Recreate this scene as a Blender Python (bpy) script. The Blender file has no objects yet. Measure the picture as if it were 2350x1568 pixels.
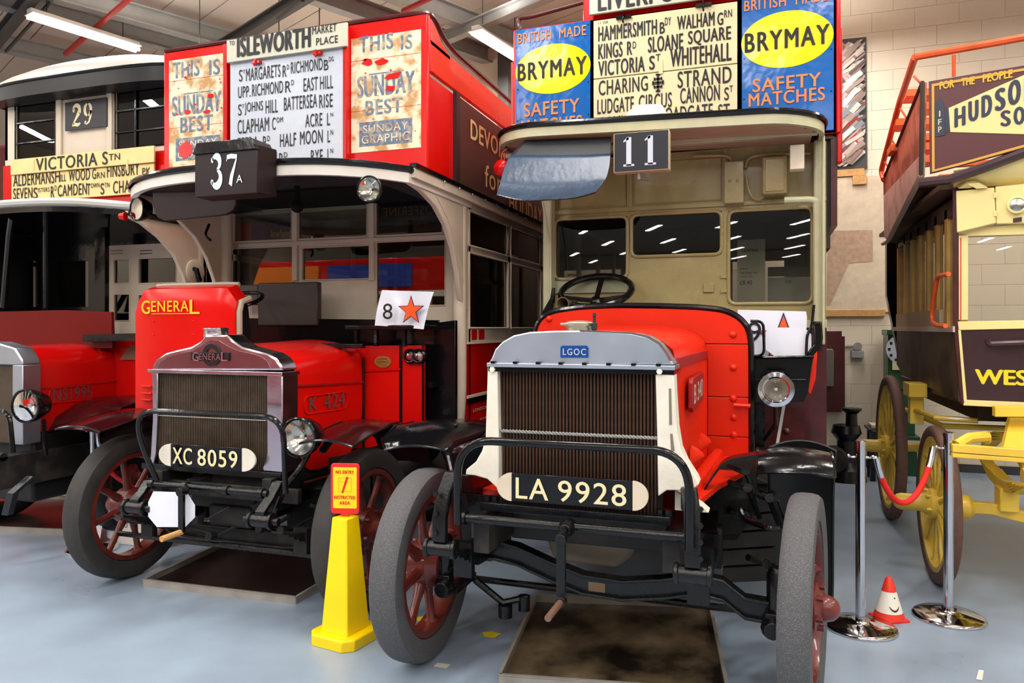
import bpy, math, random
from mathutils import Vector, Matrix
random.seed(7)
sc = bpy.context.scene
col = sc.collection
# ---------------------------------------------------------------- camera, world, light, exposure
EYE = 1.6
YAW = math.atan(581 / 1700)
cam_d = bpy.data.cameras.new('camera'); cam = bpy.data.objects.new('camera', cam_d); col.objects.link(cam)
cam_d.lens = 1700 / 2350 * 36; cam_d.sensor_width = 36; cam_d.shift_y = -31 / 2350; cam_d.clip_start = .05
cam.location = (0, 0, EYE); cam.rotation_euler = (math.pi / 2, 0, YAW)
sc.camera = cam
w = bpy.data.worlds.new('world'); sc.world = w; w.use_nodes = True
w.node_tree.nodes['Background'].inputs[0].default_value = (1, .93, .85, 1)
w.node_tree.nodes['Background'].inputs[1].default_value = .12
sc.view_settings.view_transform = 'Standard'; sc.view_settings.look = 'None'
sc.view_settings.gamma = 1; sc.view_settings.use_curve_mapping = False
sc.view_settings.exposure = -0.2
CA = Vector((math.sin(math.radians(26)), math.cos(math.radians(26)), 0))      # direction of the purlins and the lamps
CB = Vector((-CA.y, CA.x, 0))
CEIL = 5.55
LAMP_Z = 4.95
LAMP_POW = 62
def area(p, power, sx=1.5, sy=.16, rot=-math.radians(26), colr=(1, .965, .925)):
    l = bpy.data.lights.new('tube_light', 'AREA'); l.shape = 'RECTANGLE'; l.size = sy; l.size_y = sx
    l.energy = power; l.color = colr
    o = bpy.data.objects.new('tube_light', l); o.location = p; o.rotation_euler = (0, 0, rot); col.objects.link(o)
    return o
# lamps hung in rows over the hall (those behind the camera light the fronts of the buses)
for i in range(-3, 5):
    for j in range(-5, 4):
        p = Vector((-1.2, 0.6, LAMP_Z)) + CA * (j * 2.5) + CB * (i * 2.6 - 1)
        if p.y > 8.8 or p.y < -7 or p.x > 6: continue
        area(p, LAMP_POW)
        if (i + j) % 2 == 0:      # added upward lights standing in for tube spill, to brighten roof and walls
            u_ = area(p + Vector((0, 0, .12)), LAMP_POW * .55); u_.rotation_euler = (math.pi, 0, 0)
for i in range(-2, 4):        # the far end of the hall behind the camera
    for j in (-6, -7.5, -9, -10.5):
        p = Vector((-1.2, 0.6, LAMP_Z)) + Vector((0, 2.6, 0)) * j + Vector((-2.6, 0, 0)) * (i * .9)
        area(p, 30)

# ---------------------------------------------------------------- pixel rays (2350 x 1568) to points on real planes
_c, _s = math.cos(YAW), math.sin(YAW)
def at(px, py, X=None, Y=None, Z=None):
    u = px - 1175; v = 753 - py
    d = (-_s * 1700 + _c * u, _c * 1700 + _s * u, v)
    t = Y / d[1] if Y is not None else (X / d[0] if X is not None else (Z - EYE) / d[2])
    return Vector((d[0] * t, d[1] * t, EYE + d[2] * t))
def pp(pts, **k): return [at(a, b, **k) for a, b in pts]

# ---------------------------------------------------------------- mesh helpers
class MB:
    def __init__(s): s.v = []; s.f = []
    def add(s, vs, fs):
        b = len(s.v); s.v += [Vector(p) for p in vs]; s.f += [tuple(i + b for i in f) for f in fs]; return s
    def box(s, x0, x1, y0, y1, z0, z1):
        x0, x1 = sorted((x0, x1)); y0, y1 = sorted((y0, y1)); z0, z1 = sorted((z0, z1))
        return s.add([(x0,y0,z0),(x1,y0,z0),(x1,y1,z0),(x0,y1,z0),(x0,y0,z1),(x1,y0,z1),(x1,y1,z1),(x0,y1,z1)],
              [(0,3,2,1),(4,5,6,7),(0,1,5,4),(1,2,6,5),(2,3,7,6),(3,0,4,7)])
    def prism(s, pts, vec):
        pts = [Vector(p) for p in pts]; vec = Vector(vec); n = len(pts)
        nr = Vector((0, 0, 0))
        for i in range(n): nr += pts[i].cross(pts[(i + 1) % n])
        if nr.dot(vec) > 0: pts.reverse()
        return s.add(pts + [p + vec for p in pts], [tuple(range(n)), tuple(range(2*n-1, n-1, -1))] +
              [(i + n, (i + 1) % n + n, (i + 1) % n, i) for i in range(n)])
    def tube(s, pts, r, n=8, closed=False, rr=None):
        pts = [Vector(p) for p in pts]; m = len(pts); rings = []
        t0 = (pts[1] - pts[0]).normalized()
        u = t0.cross(Vector((0, 0, 1)));  u = t0.cross(Vector((1, 0, 0))) if u.length < .1 else u
        u.normalize()
        vs = []
        for i, p in enumerate(pts):
            a = pts[i - 1] if (i or closed) else p; b = pts[(i + 1) % m] if (i < m - 1 or closed) else p
            t = (b - a).normalized(); u = (u - t * u.dot(t)).normalized(); v = t.cross(u)
            ri = rr[i] if rr else r
            for k in range(n):
                q = 2 * math.pi * k / n; vs.append(p + (u * math.cos(q) + v * math.sin(q)) * ri)
        fs = []
        for i in range(m if closed else m - 1):
            for k in range(n):
                a = i * n + k; b = i * n + (k + 1) % n; c = ((i + 1) % m) * n + (k + 1) % n; d = ((i + 1) % m) * n + k
                fs.append((a, b, c, d))
        if not closed: fs += [tuple(range(n - 1, -1, -1)), tuple(range((m - 1) * n, m * n))]
        return s.add(vs, fs)
    def beam(s, pts, wv, hv):      # rectangular section swept along a path; wv, hv are the section's half vectors
        vs = []; wv = Vector(wv); hv = Vector(hv)
        for p in pts:
            p = Vector(p); vs += [p - wv - hv, p + wv - hv, p + wv + hv, p - wv + hv]
        fs = [(3, 2, 1, 0)]
        for i in range(len(pts) - 1):
            for k in range(4): fs.append((i*4+k, i*4+(k+1) % 4, i*4+4+(k+1) % 4, i*4+4+k))
        b = (len(pts) - 1) * 4; fs.append((b, b+1, b+2, b+3))
        return s.add(vs, fs)
    def lathe(s, prof, o, ax=(0, 0, 1), n=24, cap=True):
        a = Vector(ax).normalized(); o = Vector(o)
        u = a.cross(Vector((0, 0, 1))); u = Vector((1, 0, 0)) if u.length < .1 else u.normalized(); v = a.cross(u)
        vs = [o + a * h + (u * math.cos(2*math.pi*k/n) + v * math.sin(2*math.pi*k/n)) * r for r, h in prof for k in range(n)]
        m = len(prof)
        fs = [(i*n+k, i*n+(k+1) % n, (i+1)*n+(k+1) % n, (i+1)*n+k) for i in range(m-1) for k in range(n)]
        if cap: fs += [tuple(range(n-1, -1, -1)), tuple(range((m-1)*n, m*n))]
        return s.add(vs, fs)
    def ball(s, o, r, n=12, sc_=(1, 1, 1)):
        vs = []; o = Vector(o); m = n // 2
        for i in range(1, m):
            th = math.pi * i / m
            for k in range(n):
                q = 2*math.pi*k/n; vs.append(o + Vector((math.sin(th)*math.cos(q)*sc_[0], math.sin(th)*math.sin(q)*sc_[1], math.cos(th)*sc_[2])) * r)
        t = len(vs); vs += [o + Vector((0, 0, r*sc_[2])), o - Vector((0, 0, r*sc_[2]))]
        fs = [(i*n+k, (i+1)*n+k, (i+1)*n+(k+1) % n, i*n+(k+1) % n) for i in range(m-2) for k in range(n)]
        fs += [(t, k, (k+1) % n) for k in range(n)] + [(t+1, (m-2)*n+(k+1) % n, (m-2)*n+k) for k in range(n)]
        return s.add(vs, fs)
    def grid(s, rows, thick=None):
        m = len(rows); n = len(rows[0]); vs = [p for r in rows for p in r]
        fs = [(i*n+k, i*n+k+1, (i+1)*n+k+1, (i+1)*n+k) for i in range(m-1) for k in range(n-1)]
        if thick is None: return s.add(vs, fs)
        th = Vector(thick); N = len(vs)
        vs = vs + [Vector(p) + th for p in vs]
        fs += [tuple(i + N for i in reversed(f)) for f in list(fs)]
        edge = [(0*n+k, k+1) for k in range(n-1)] + [(k*n+n-1, (k+1)*n+n-1) for k in range(m-1)] + \
               [((m-1)*n+k+1, (m-1)*n+k) for k in range(n-1)] + [((k+1)*n, k*n) for k in range(m-1)]
        fs += [(a, a + N, b + N, b) for a, b in edge]
        return s.add(vs, fs)
def rnd(pts, r, n=5, closed=False):
    pts = [Vector(p) for p in pts]; out = [] if closed else [pts[0]]; m = len(pts)
    for i in range(0 if closed else 1, m if closed else m - 1):
        p = pts[i]; a = pts[i-1]; b = pts[(i+1) % m]
        ra = min(r, (a-p).length*.48); rb = min(r, (b-p).length*.48)
        A = p + (a-p).normalized()*ra; B = p + (b-p).normalized()*rb
        for k in range(n + 1):
            t = k / n; out.append(A*(1-t)**2 + p*2*t*(1-t) + B*t*t)
    if not closed: out.append(pts[-1])
    return out
def clipz(poly, z0, z1):
    def half(P, f):
        o = []
        for i in range(len(P)):
            a, b = P[i-1], P[i]; fa, fb = f(a), f(b)
            if (fa >= 0) != (fb >= 0): o.append(a + (b-a)*(fa/(fa-fb)))
            if fb >= 0: o.append(b)
        return o
    return half(half(poly, lambda p: p.z - z0), lambda p: z1 - p.z)
def wpos(o):
    p = Vector(o.location)
    while o.parent: o = o.parent; p += Vector(o.location)
    return p
def link(name, me, mat, parent=None, bevel=0, label=None, sharp=35, smooth=True):
    o = bpy.data.objects.new(name, me); col.objects.link(o)
    if parent: o.parent = parent
    if bevel:
        b = o.modifiers.new('bevel', 'BEVEL'); b.width = bevel; b.segments = 2; b.limit_method = 'ANGLE'; b.angle_limit = .6
    if label: o['label'] = label
    return o
def part(mb, name, mat, parent=None, bevel=0, label=None, sharp=35, loc=None, stuff=False):
    me = bpy.data.meshes.new(name)
    base = wpos(parent) if parent else Vector((0, 0, 0))
    if loc is not None: base = Vector(loc)
    me.from_pydata([tuple(p - base) for p in mb.v], [], mb.f); me.materials.append(mat); me.update()
    for p in me.polygons: p.use_smooth = True
    me.set_sharp_from_angle(angle=math.radians(sharp))
    o = link(name, me, mat, parent, bevel, label)
    if loc is not None: o.location = base - (wpos(parent) if parent else Vector((0, 0, 0)))
    if stuff: o['kind'] = 'stuff'
    return o
def inst(src, parent, loc, rot=None, label=None):          # a copy sharing mesh data
    o = src.copy(); col.objects.link(o); o.parent = parent; o.location = loc
    if rot is not None: o.rotation_euler = rot
    if label: o['label'] = label
    return o
def thing(name, label, cat, loc=(0, 0, 0), group=None):
    o = bpy.data.objects.new(name, None); col.objects.link(o); o.location = loc; o.empty_display_size = .1
    o['label'] = label; o['category'] = cat
    if group: o['group'] = group
    return o
def tag(o, label, cat, group=None):
    o['label'] = label; o['category'] = cat
    if group: o['group'] = group
    return o
def solo(mb, name, mat, label, cat, group=None, **k):       # a thing that is one mesh, origin at its lowest middle
    xs = [p.x for p in mb.v]; ys = [p.y for p in mb.v]; zs = [p.z for p in mb.v]
    return tag(part(mb, name, mat, None, loc=((min(xs)+max(xs))/2, (min(ys)+max(ys))/2, min(zs)), **k), label, cat, group)
def struct(mb, name, mat, **k):
    o = part(mb, name, mat, None, **k); o['kind'] = 'structure'; return o

# ---------------------------------------------------------------- lettering
_glyph = {}
def glyphs(body, bold=0.0, spacing=1.0):
    k = (body, bold, spacing)
    if k in _glyph: return _glyph[k]
    cu = bpy.data.curves.new('t', 'FONT'); cu.body = body; cu.offset = bold; cu.resolution_u = 4; cu.space_character = spacing
    o = bpy.data.objects.new('t', cu); col.objects.link(o)
    me = bpy.data.meshes.new_from_object(o.evaluated_get(bpy.context.evaluated_depsgraph_get()))
    vs = [Vector((p.co.x, p.co.y, 0)) for p in me.vertices]; fs = [tuple(f.vertices) for f in me.polygons]
    bpy.data.objects.remove(o); bpy.data.curves.remove(cu); bpy.data.meshes.remove(me)
    _glyph[k] = (vs, fs); return vs, fs
def write(mb, body, o, U, V, bold=0.0, spacing=1.0, mirror=False):
    fat = bold * 1.1; bold = 0
    vs, fs = glyphs(body, bold, spacing)
    if not vs: return
    x0 = min(p.x for p in vs); x1 = max(p.x for p in vs); y0 = min(p.y for p in vs); y1 = max(p.y for p in vs)
    ud = U.normalized() * V.length * fat; vd = V * (fat * .5)
    nn_ = U.cross(V).normalized() * .00025
    for j_, sh in enumerate(((-1, 0), (1, 0), (0, -1), (0, 1)) if fat else ((0, 0),)):     # heavier strokes: the same glyphs nudged four ways
        out = []
        for p in vs:
            a = (p.x - x0) / (x1 - x0); b = (p.y - y0) / (y1 - y0)
            if mirror: a = 1 - a
            out.append(o + ud + vd + (U - ud * 2) * a + (V - vd * 2) * b + ud * sh[0] + vd * sh[1] + nn_ * j_)
        mb.add(out, fs)
def tx(mb, body, pl, pr, yb, yt, bold=0.012, spacing=1.1, lift=.003, mirror=False, **k):
    o = at(pl, yb, **k); V = at(pl, yt, **k) - o; V = Vector((0, 0, V.z))
    e = at(pr, yb, **k); U = Vector((e.x - o.x, e.y - o.y, 0))
    nrm = Vector((0, -lift, 0)) if 'Y' in k else Vector((lift, 0, 0))
    write(mb, body, o + nrm, U, V, bold, spacing, mirror)
def stroke(mb, pts, ws, org, U, V, nrm):       # variable-width brush stroke in unit glyph space
    P = [Vector((a, b, 0)) for a, b in pts]; L = []; R = []
    for i, p in enumerate(P):
        t = (P[min(i+1, len(P)-1)] - P[max(i-1, 0)]).normalized(); n = Vector((-t.y, t.x, 0)); w_ = ws[i] if hasattr(ws, '__len__') else ws
        L.append(p + n*w_/2); R.append(p - n*w_/2)
    vs = [org + U*q.x + V*q.y + nrm for q in L + R]; m = len(P)
    mb.add(vs, [(i, i+m, i+1+m, i+1) for i in range(m-1)])
def arc(cx, cy, rx, ry, a0, a1, n=14):
    return [(cx + rx*math.cos(math.radians(a0+(a1-a0)*i/n)), cy + ry*math.sin(math.radians(a0+(a1-a0)*i/n))) for i in range(n+1)]
def digit(mb, d, org, U, V, nrm):               # stencil numerals of the old number boards
    thick = lambda n, lo=.08, hi=.26, ph=0: [lo + (hi-lo)*abs(math.sin(math.pi*(i/n)+ph)) for i in range(n+1)]
    S = lambda p, w_: stroke(mb, p, w_, org, U, V, nrm)
    if d == '1':
        S([(.55, .02), (.55, .98)], .40); S([(.12, .035), (.98, .035)], .07); S([(.12, .84), (.3, .89), (.55, .96)], [.05, .08, .1])
    if d == '2':
        S(arc(.5, .74, .33, .22, 165, -30), [.1 + .2*(i/14) for i in range(15)]); S([(.76, .62), (.5, .38), (.2, .1)], [.28, .16, .1])
        S([(.12, .06), (.35, .09), (.65, .05), (.9, .12)], [.12, .16, .16, .08]); S(arc(.26, .74, .06, .05, 0, 330), .1)
    if d == '9' or d == '6':
        S(arc(.5, .7, .3, .26, 100, 262), thick(14, .06, .26)); S(arc(.5, .7, .3, .26, 82, -82), thick(14, .06, .26))
        S([(.8, .66), (.78, .4), (.62, .14), (.34, .03)], [.22, .2, .14, .06]); S(arc(.26, .12, .05, .04, 0, 330), .09)
    if d == '3':
        S(arc(.47, .76, .27, .21, 150, -75), [.07 + .19*math.sin(math.pi*i/14) for i in range(15)])
        S(arc(.47, .28, .32, .25, 75, -150), [.07 + .22*math.sin(math.pi*i/14) for i in range(15)])
        S(arc(.22, .85, .05, .035, 0, 330), .1); S(arc(.2, .16, .05, .035, 0, 330), .1)
    if d == '7':
        S([(.08, .9), (.45, .93), (.92, .9)], [.14, .15, .14]); S([(.88, .84), (.68, .55), (.5, .3), (.4, .02)], [.08, .16, .24, .26])
        S([(.1, .97), (.1, .78)], .05)

# ---------------------------------------------------------------- materials
def C(r, g, b):
    f = lambda c: (c/255)/12.92 if c/255 <= .04045 else ((c/255+.055)/1.055)**2.4
    return (f(r), f(g), f(b), 1)
def M(name, c, rough=.5, metal=0, bump=0, bscale=60, var=0, vscale=6, c2=None, thr=(.45, .6), detail=4, coat=0, emit=0, dist=0.002, spec=.4):
    m = bpy.data.materials.new(name); m.use_nodes = True; nt = m.node_tree; N = nt.nodes; L = nt.links; b = N['Principled BSDF']
    b.inputs['Specular IOR Level'].default_value = spec
    b.inputs['Base Color'].default_value = c; b.inputs['Roughness'].default_value = rough; b.inputs['Metallic'].default_value = metal
    b.inputs['Coat Weight'].default_value = coat; b.inputs['Coat Roughness'].default_value = .08
    tc = N.new('ShaderNodeTexCoord')
    if c2 or var:
        n = N.new('ShaderNodeTexNoise'); n.inputs['Scale'].default_value = vscale; n.inputs['Detail'].default_value = detail; L.new(tc.outputs['Object'], n.inputs['Vector'])
        r = N.new('ShaderNodeValToRGB'); L.new(n.outputs[0], r.inputs[0])
        e = r.color_ramp.elements
        if c2: e[0].color = c; e[1].color = c2; e[0].position, e[1].position = thr
        else:
            e[0].color = tuple(x*(1-var) for x in c[:3])+(1,); e[1].color = tuple(min(1, x*(1+var*.6)) for x in c[:3])+(1,); e[0].position = .3; e[1].position = .7
        L.new(r.outputs[0], b.inputs['Base Color'])
        rr = N.new('ShaderNodeMapRange'); rr.inputs['To Min'].default_value = max(0, rough-.07); rr.inputs['To Max'].default_value = min(1, rough+.1)
        L.new(n.outputs[0], rr.inputs[0]); L.new(rr.outputs[0], b.inputs['Roughness'])
    if bump:
        n2 = N.new('ShaderNodeTexNoise'); n2.inputs['Scale'].default_value = bscale; n2.inputs['Detail'].default_value = 3; L.new(tc.outputs['Object'], n2.inputs['Vector'])
        bp = N.new('ShaderNodeBump'); bp.inputs['Strength'].default_value = bump; bp.inputs['Distance'].default_value = dist
        L.new(n2.outputs[0], bp.inputs['Height']); L.new(bp.outputs[0], b.inputs['Normal'])
    if emit: b.inputs['Emission Color'].default_value = c; b.inputs['Emission Strength'].default_value = emit
    return m
def glass(name, tint=(.75, .75, .72), refl=1.0):
    m = bpy.data.materials.new(name); m.use_nodes = True; nt = m.node_tree; N = nt.nodes; L = nt.links; N.clear()
    o = N.new('ShaderNodeOutputMaterial'); t = N.new('ShaderNodeBsdfTransparent'); t.inputs[0].default_value = (*tint, 1)
    g = N.new('ShaderNodeBsdfGlossy'); g.inputs['Roughness'].default_value = .01; fr = N.new('ShaderNodeFresnel'); fr.inputs[0].default_value = 1.5
    mu = N.new('ShaderNodeMath'); mu.operation = 'MULTIPLY'; mu.inputs[1].default_value = 1.6*refl; mu.use_clamp = True
    x = N.new('ShaderNodeMixShader'); L.new(fr.outputs[0], mu.inputs[0]); L.new(mu.outputs[0], x.inputs[0]); L.new(t.outputs[0], x.inputs[1]); L.new(g.outputs[0], x.inputs[2]); L.new(x.outputs[0], o.inputs[0])
    return m
BLACK = M('black enamel', C(12, 12, 14), .15, bump=.5, bscale=25, spec=.35)
IRON = M('painted black iron', C(12, 13, 15), .26, bump=.6, bscale=70, var=.4, vscale=9)
GREASE = M('greasy underframe', C(24, 22, 20), .6, bump=.8, bscale=50, var=.5, vscale=7, c2=C(60, 52, 44), thr=(.5, .75))
MATTE = M('matt black cloth', C(14, 13, 13), .8, bump=.4, bscale=200, spec=.15)
RED = M('bright red paint', C(208, 14, 8), .2, var=.06, vscale=3, bump=.15, bscale=9, spec=.3)
RED2 = M('vermilion paint', C(216, 38, 10), .28, var=.06, vscale=3, bump=.25, bscale=12, spec=.3)
RED3 = M('deep red paint', C(196, 10, 8), .2, var=.1, vscale=3, bump=.15, bscale=9, spec=.3)
REDTRIM = M('dark red trim paint', C(150, 20, 20), .4, var=.2, vscale=20)
MAROON = M('maroon paint', C(74, 22, 22), .33, var=.3, vscale=9, bump=.2, bscale=40, coat=.3)
WHEELRED = M('oxide red wheel paint', C(104, 38, 30), .33, var=.3, vscale=10, bump=.5, bscale=40, coat=.3)
BROWN = M('brown advert panel', C(72, 42, 36), .4, var=.15, vscale=3, bump=.1)
CREAM = M('cream paint', C(222, 208, 184), .42, var=.08, vscale=6, bump=.15, bscale=30)
OLIVE = M('olive cream paint', C(154, 138, 92), .25, var=.14, vscale=4, bump=.5, bscale=35, coat=.2)
LTOLIVE = M('pale cream paint', C(184, 180, 146), .35, var=.1, vscale=9, bump=.3, bscale=30)
WHITE = M('white painted casting', C(226, 220, 204), .45, bump=.4, bscale=60, var=.08, vscale=10)
BOARDW = M('white enamel board', C(188, 195, 208), .25, var=.03)
BOARDC = M('cream route board', C(218, 204, 160), .38, var=.06, vscale=5)
BOARDG = M('pale grey-green board', C(196, 196, 176), .38, var=.06, vscale=5)
BOARDY = M('yellowed route board', C(222, 198, 136), .45, var=.1, vscale=6)
INK = M('black lettering', C(12, 11, 14), .5)
RUBBER = M('grey worn rubber', C(74, 74, 76), .6, bump=.9, bscale=260, c2=C(134, 134, 136), thr=(.5, .8), vscale=330, dist=.003)
RUBBER2 = M('dark rubber', C(52, 50, 48), .68, bump=.6, bscale=90, var=.25, vscale=12)
CHROME = M('polished chrome', C(205, 205, 210), .09, 1)
ALU = M('brushed aluminium', C(178, 186, 198), .4, 1, var=.08, vscale=5, bump=.1)
ALU2 = M('polished cast aluminium', C(196, 192, 200), .2, 1, var=.12, vscale=7, bump=.25, bscale=30)
STEEL = M('tray steel', C(176, 170, 160), .4, .35, var=.2, vscale=8)
BRASS = M('brass', C(176, 140, 74), .35, .9, bump=.8, bscale=120)
COPPER = M('dark copper tube', C(82, 58, 44), .45, .55, var=.35, vscale=14)
FIN = M('radiator fin', C(82, 68, 54), .5, .4, var=.25, vscale=14)
LENS = M('lamp reflector', C(214, 212, 200), .16, 1, bump=.3, bscale=14, dist=.01)
GLASS = glass('window glass', (.88, .87, .84), 1.3)
GLASSDK = glass('dark tinted glass', (.2, .19, .18), 1.2)
CLEAR = glass('clear lamp glass', (.9, .9, .9))
WOOD = M('pale wood', C(196, 148, 88), .5, var=.2, vscale=30)
YEL = M('yellow plastic', C(250, 212, 0), .38, var=.04)
# ================================================================ the hall
WALLC = M('painted blockwork', C(222, 210, 188), .8, bump=.5, bscale=90, var=.03, vscale=5)
WALLP = M('plastered wall', C(222, 210, 188), .85, var=.05, vscale=3)
CEILM = M('ceiling sheet', C(200, 186, 172), .75, var=.05, vscale=2)
STEELG = M('grey painted steel', C(146, 146, 142), .5, var=.15, vscale=4)
STEELD = M('dark steel', C(62, 60, 58), .5, var=.2, vscale=4)
FLOORM = bpy.data.materials.new('blue grey painted floor'); FLOORM.use_nodes = True
nt = FLOORM.node_tree; N = nt.nodes; L = nt.links; b = N['Principled BSDF']
tc = N.new('ShaderNodeTexCoord')
n1 = N.new('ShaderNodeTexNoise'); n1.inputs['Scale'].default_value = 1.6; n1.inputs['Detail'].default_value = 6; L.new(tc.outputs['Object'], n1.inputs['Vector'])
r1 = N.new('ShaderNodeValToRGB'); L.new(n1.outputs[0], r1.inputs[0])
r1.color_ramp.elements[0].position = .32; r1.color_ramp.elements[0].color = C(128, 142, 158); r1.color_ramp.elements[1].position = .66; r1.color_ramp.elements[1].color = C(150, 168, 186)
n2 = N.new('ShaderNodeTexNoise'); n2.inputs['Scale'].default_value = 24; n2.inputs['Detail'].default_value = 6; L.new(tc.outputs['Object'], n2.inputs['Vector'])
r2 = N.new('ShaderNodeValToRGB'); L.new(n2.outputs[0], r2.inputs[0]); r2.color_ramp.elements[0].position = .27; r2.color_ramp.elements[0].color = (.72, .68, .62, 1); r2.color_ramp.elements[1].position = .36
mx = N.new('ShaderNodeMixRGB'); mx.blend_type = 'MULTIPLY'; mx.inputs[0].default_value = .25; L.new(r1.outputs[0], mx.inputs[1]); L.new(r2.outputs[0], mx.inputs[2]); L.new(mx.outputs[0], b.inputs['Base Color'])
mr = N.new('ShaderNodeMapRange'); mr.inputs['To Min'].default_value = .2; mr.inputs['To Max'].default_value = .42; L.new(n1.outputs[0], mr.inputs[0]); L.new(mr.outputs[0], b.inputs['Roughness'])
bp = N.new('ShaderNodeBump'); bp.inputs['Strength'].default_value = .12; bp.inputs['Distance'].default_value = .01; L.new(n1.outputs[0], bp.inputs['Height']); L.new(bp.outputs[0], b.inputs['Normal'])

WY = 9.4
struct(MB().box(-15, 8, -30, WY + .2, -.1, 0), 'floor', FLOORM)
wb = struct(MB().box(-15, -.6, WY, WY + .2, 0, CEIL).box(-.6, 3.8, WY + .012, WY + .2, 0, CEIL).box(3.8, 8, WY, WY + .2, 0, CEIL), 'wall_back', WALLP)
struct(MB().box(-15.2, -15, -30, WY + .2, 0, CEIL), 'wall_left', WALLP)
struct(MB().box(8, 8.2, -30, WY + .2, 0, CEIL), 'wall_right', WALLP)
struct(MB().box(-15, 8, -30.2, -30, 0, CEIL), 'wall_front', WALLP)
# block courses in the part of the back wall that shows
bw, bh = .44, .225
blk = MB().box(-bw/2+.001, bw/2-.001, -.016, 0, .001, bh-.001)
first = None
for r in range(24):
    off = (r % 2) * bw / 2
    for c in range(11):
        x = -.6 + bw/2 + off + c * bw
        if x > 3.8 - bw/2 + .01 : continue
        z = r * bh + .05
        if first is None:
            me_o = part(blk, 'block', WALLC, wb, bevel=.002, loc=(0, 0, 0)); first = me_o; me_o.location = (x, WY + .02, z)
        else: inst(first, wb, (x, WY + .02, z))
struct(MB().box(-15, 8, WY - .02, WY, 0, .09), 'baseboard_back', STEELD)
# ceiling: long sheets with a seam between each two, across the purlins
ce = struct(MB().box(-16, 9, -31, WY + .5, CEIL + .06, CEIL + .14), 'ceiling', CEILM)
sheet = None
for k in range(-24, 34):
    p = Vector((-4, 4, CEIL)) + CA * (k * .46)
    if sheet is None:
        m_ = MB(); L_ = 16
        a = CB * L_; h = CA * .222
        q = [-a - h, a - h, a + h, -a + h]
        m_.prism([Vector((v.x, v.y, 0)) for v in q], (0, 0, .05))
        sheet = part(m_, 'ceiling_sheet', CEILM, ce, loc=(0, 0, 0)); sheet.location = p
    else: inst(sheet, ce, p)
def along(px, py, z, d, l0, l1):
    p = at(px, py, Z=z); return p - d * l0, p + d * l1
def hbeam(name, p, q, wdt, hgt, mat, label):
    t = (q - p).normalized(); s_ = Vector((-t.y, t.x, 0)).normalized()
    m = MB(); z = Vector((0, 0, 1))
    for dz in (-hgt/2, hgt/2): m.beam([p + z*dz, q + z*dz], s_*wdt/2, z*.008)
    m.beam([p, q], s_*.006, z*(hgt/2))
    return solo(m, name, mat, label, 'beam')
for i, (px, py, lab) in enumerate([(240, 60, 'grey steel roof beam just above the long lamp at upper left'), (350, 44, 'grey steel roof beam between the upper left lamp and the ISLEWORTH board'),
        (820, 20, 'grey steel roof beam meeting the frame top above ISLEWORTH'), (1034, 32, 'grey steel roof beam ending over the middle lamp')]):
    a, b_ = along(px, py, 5.3, CA, 5.5, 3.2 if i != 3 else 1.2)
    hbeam('roof_beam', a, b_, .14, .2, STEELG, lab)
for i, (px, py, lab) in enumerate([(60, 112, 'grey steel roof beam at far left just above the white domed roof')]):
    a, b_ = along(px, py, 5.3, CA, 3.5, 2.0); hbeam('roof_beam', a, b_, .14, .2, STEELG, lab)
solo(MB().tube([at(14, 118, Z=5.14), at(118, 2, Z=5.14)], .02, 8), 'tie_rod', STEELD, 'thin dark tie rod crossing the upper left corner', 'rod')
solo(MB().tube([at(640, 42, Z=5.0), at(694, -2, Z=5.0)], .03, 8), 'tie_rod', STEELD, 'short dark tie rod above the word ISLEWORTH', 'rod')
for i, (px, py, lab) in enumerate([(614, 43, 'sloping dark steel roof brace behind the ISLEWORTH board'), (1100, 54, 'pale grey steel roof brace left of the middle lamp'),
        (30, 45, 'dark steel roof brace in the upper left corner')]):
    a, b_ = along(px, py, 5.15, CB, 3.0, 2.2)
    hbeam('roof_brace', a, b_, .11, .12, STEELG if i == 1 else STEELD, lab)
REDP = M('red sprinkler pipe', C(176, 40, 28), .45)
for (p, q, lab) in [((150, 124), (300, -6), 'red sprinkler pipe crossing the ceiling at upper left'), ((925, 26), (1010, -15), 'short stretch of red sprinkler pipe above the red upper deck')]:
    solo(MB().tube([at(*p, Z=5.1), at(*q, Z=5.1)], .03, 10), 'sprinkler_pipe', REDP, lab, 'pipe')
for i, (px, y0, y1, lab) in enumerate([(458, 95, 0, 'thin hanging rod left of the ISLEWORTH board'), (640, 62, 0, 'thin hanging rod above the word ISLEWORTH'), (733, 48, 0, 'thin hanging rod above the word MARKET')]):
    p = at(px, y1, Z=5.3); solo(MB().tube([(p.x, p.y, 4.2), (p.x, p.y, CEIL)], .006, 6), 'hanging_rod', STEELD, lab, 'rod')
# lamps in view
TUBE = M('lit fluorescent tube', (1, .96, .9, 1), .5, emit=9)
LHOUS = M('white lamp housing', C(225, 222, 215), .4)
def batten(p, q, lab):
    t = (q - p).normalized(); s_ = Vector((-t.y, t.x, 0)); z = Vector((0, 0, 1)); mid = (p + q)/2
    r = thing('ceiling_lamp', lab, 'lamp', mid, 'fluorescent battens under the roof')
    part(MB().beam([p + z*.06, q + z*.06], s_*.05, z*.03), 'housing', LHOUS, r, .004)
    part(MB().beam([p + z*.035, q + z*.035], s_*.1, z*.006), 'reflector', LHOUS, r)
    part(MB().tube([p + s_*.04, q + s_*.04], .018, 10).tube([p - s_*.04, q - s_*.04], .018, 10), 'tube', TUBE, r)
    for e in (p + (q-p)*.15, p + (q-p)*.85):
        part(MB().tube([e + z*.08, Vector((e.x, e.y, CEIL))], .006, 6), 'hanger', STEELD, r)
    area(mid - z*.06, 75, (q-p).length, .16, math.atan2(-t.x, t.y) if abs(t.y) > 1e-6 else 0)
batten(at(66, 38, Z=4.95), at(316, 116, Z=4.95), 'long lit fluorescent lamp at upper left above the white bus roof')
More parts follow.
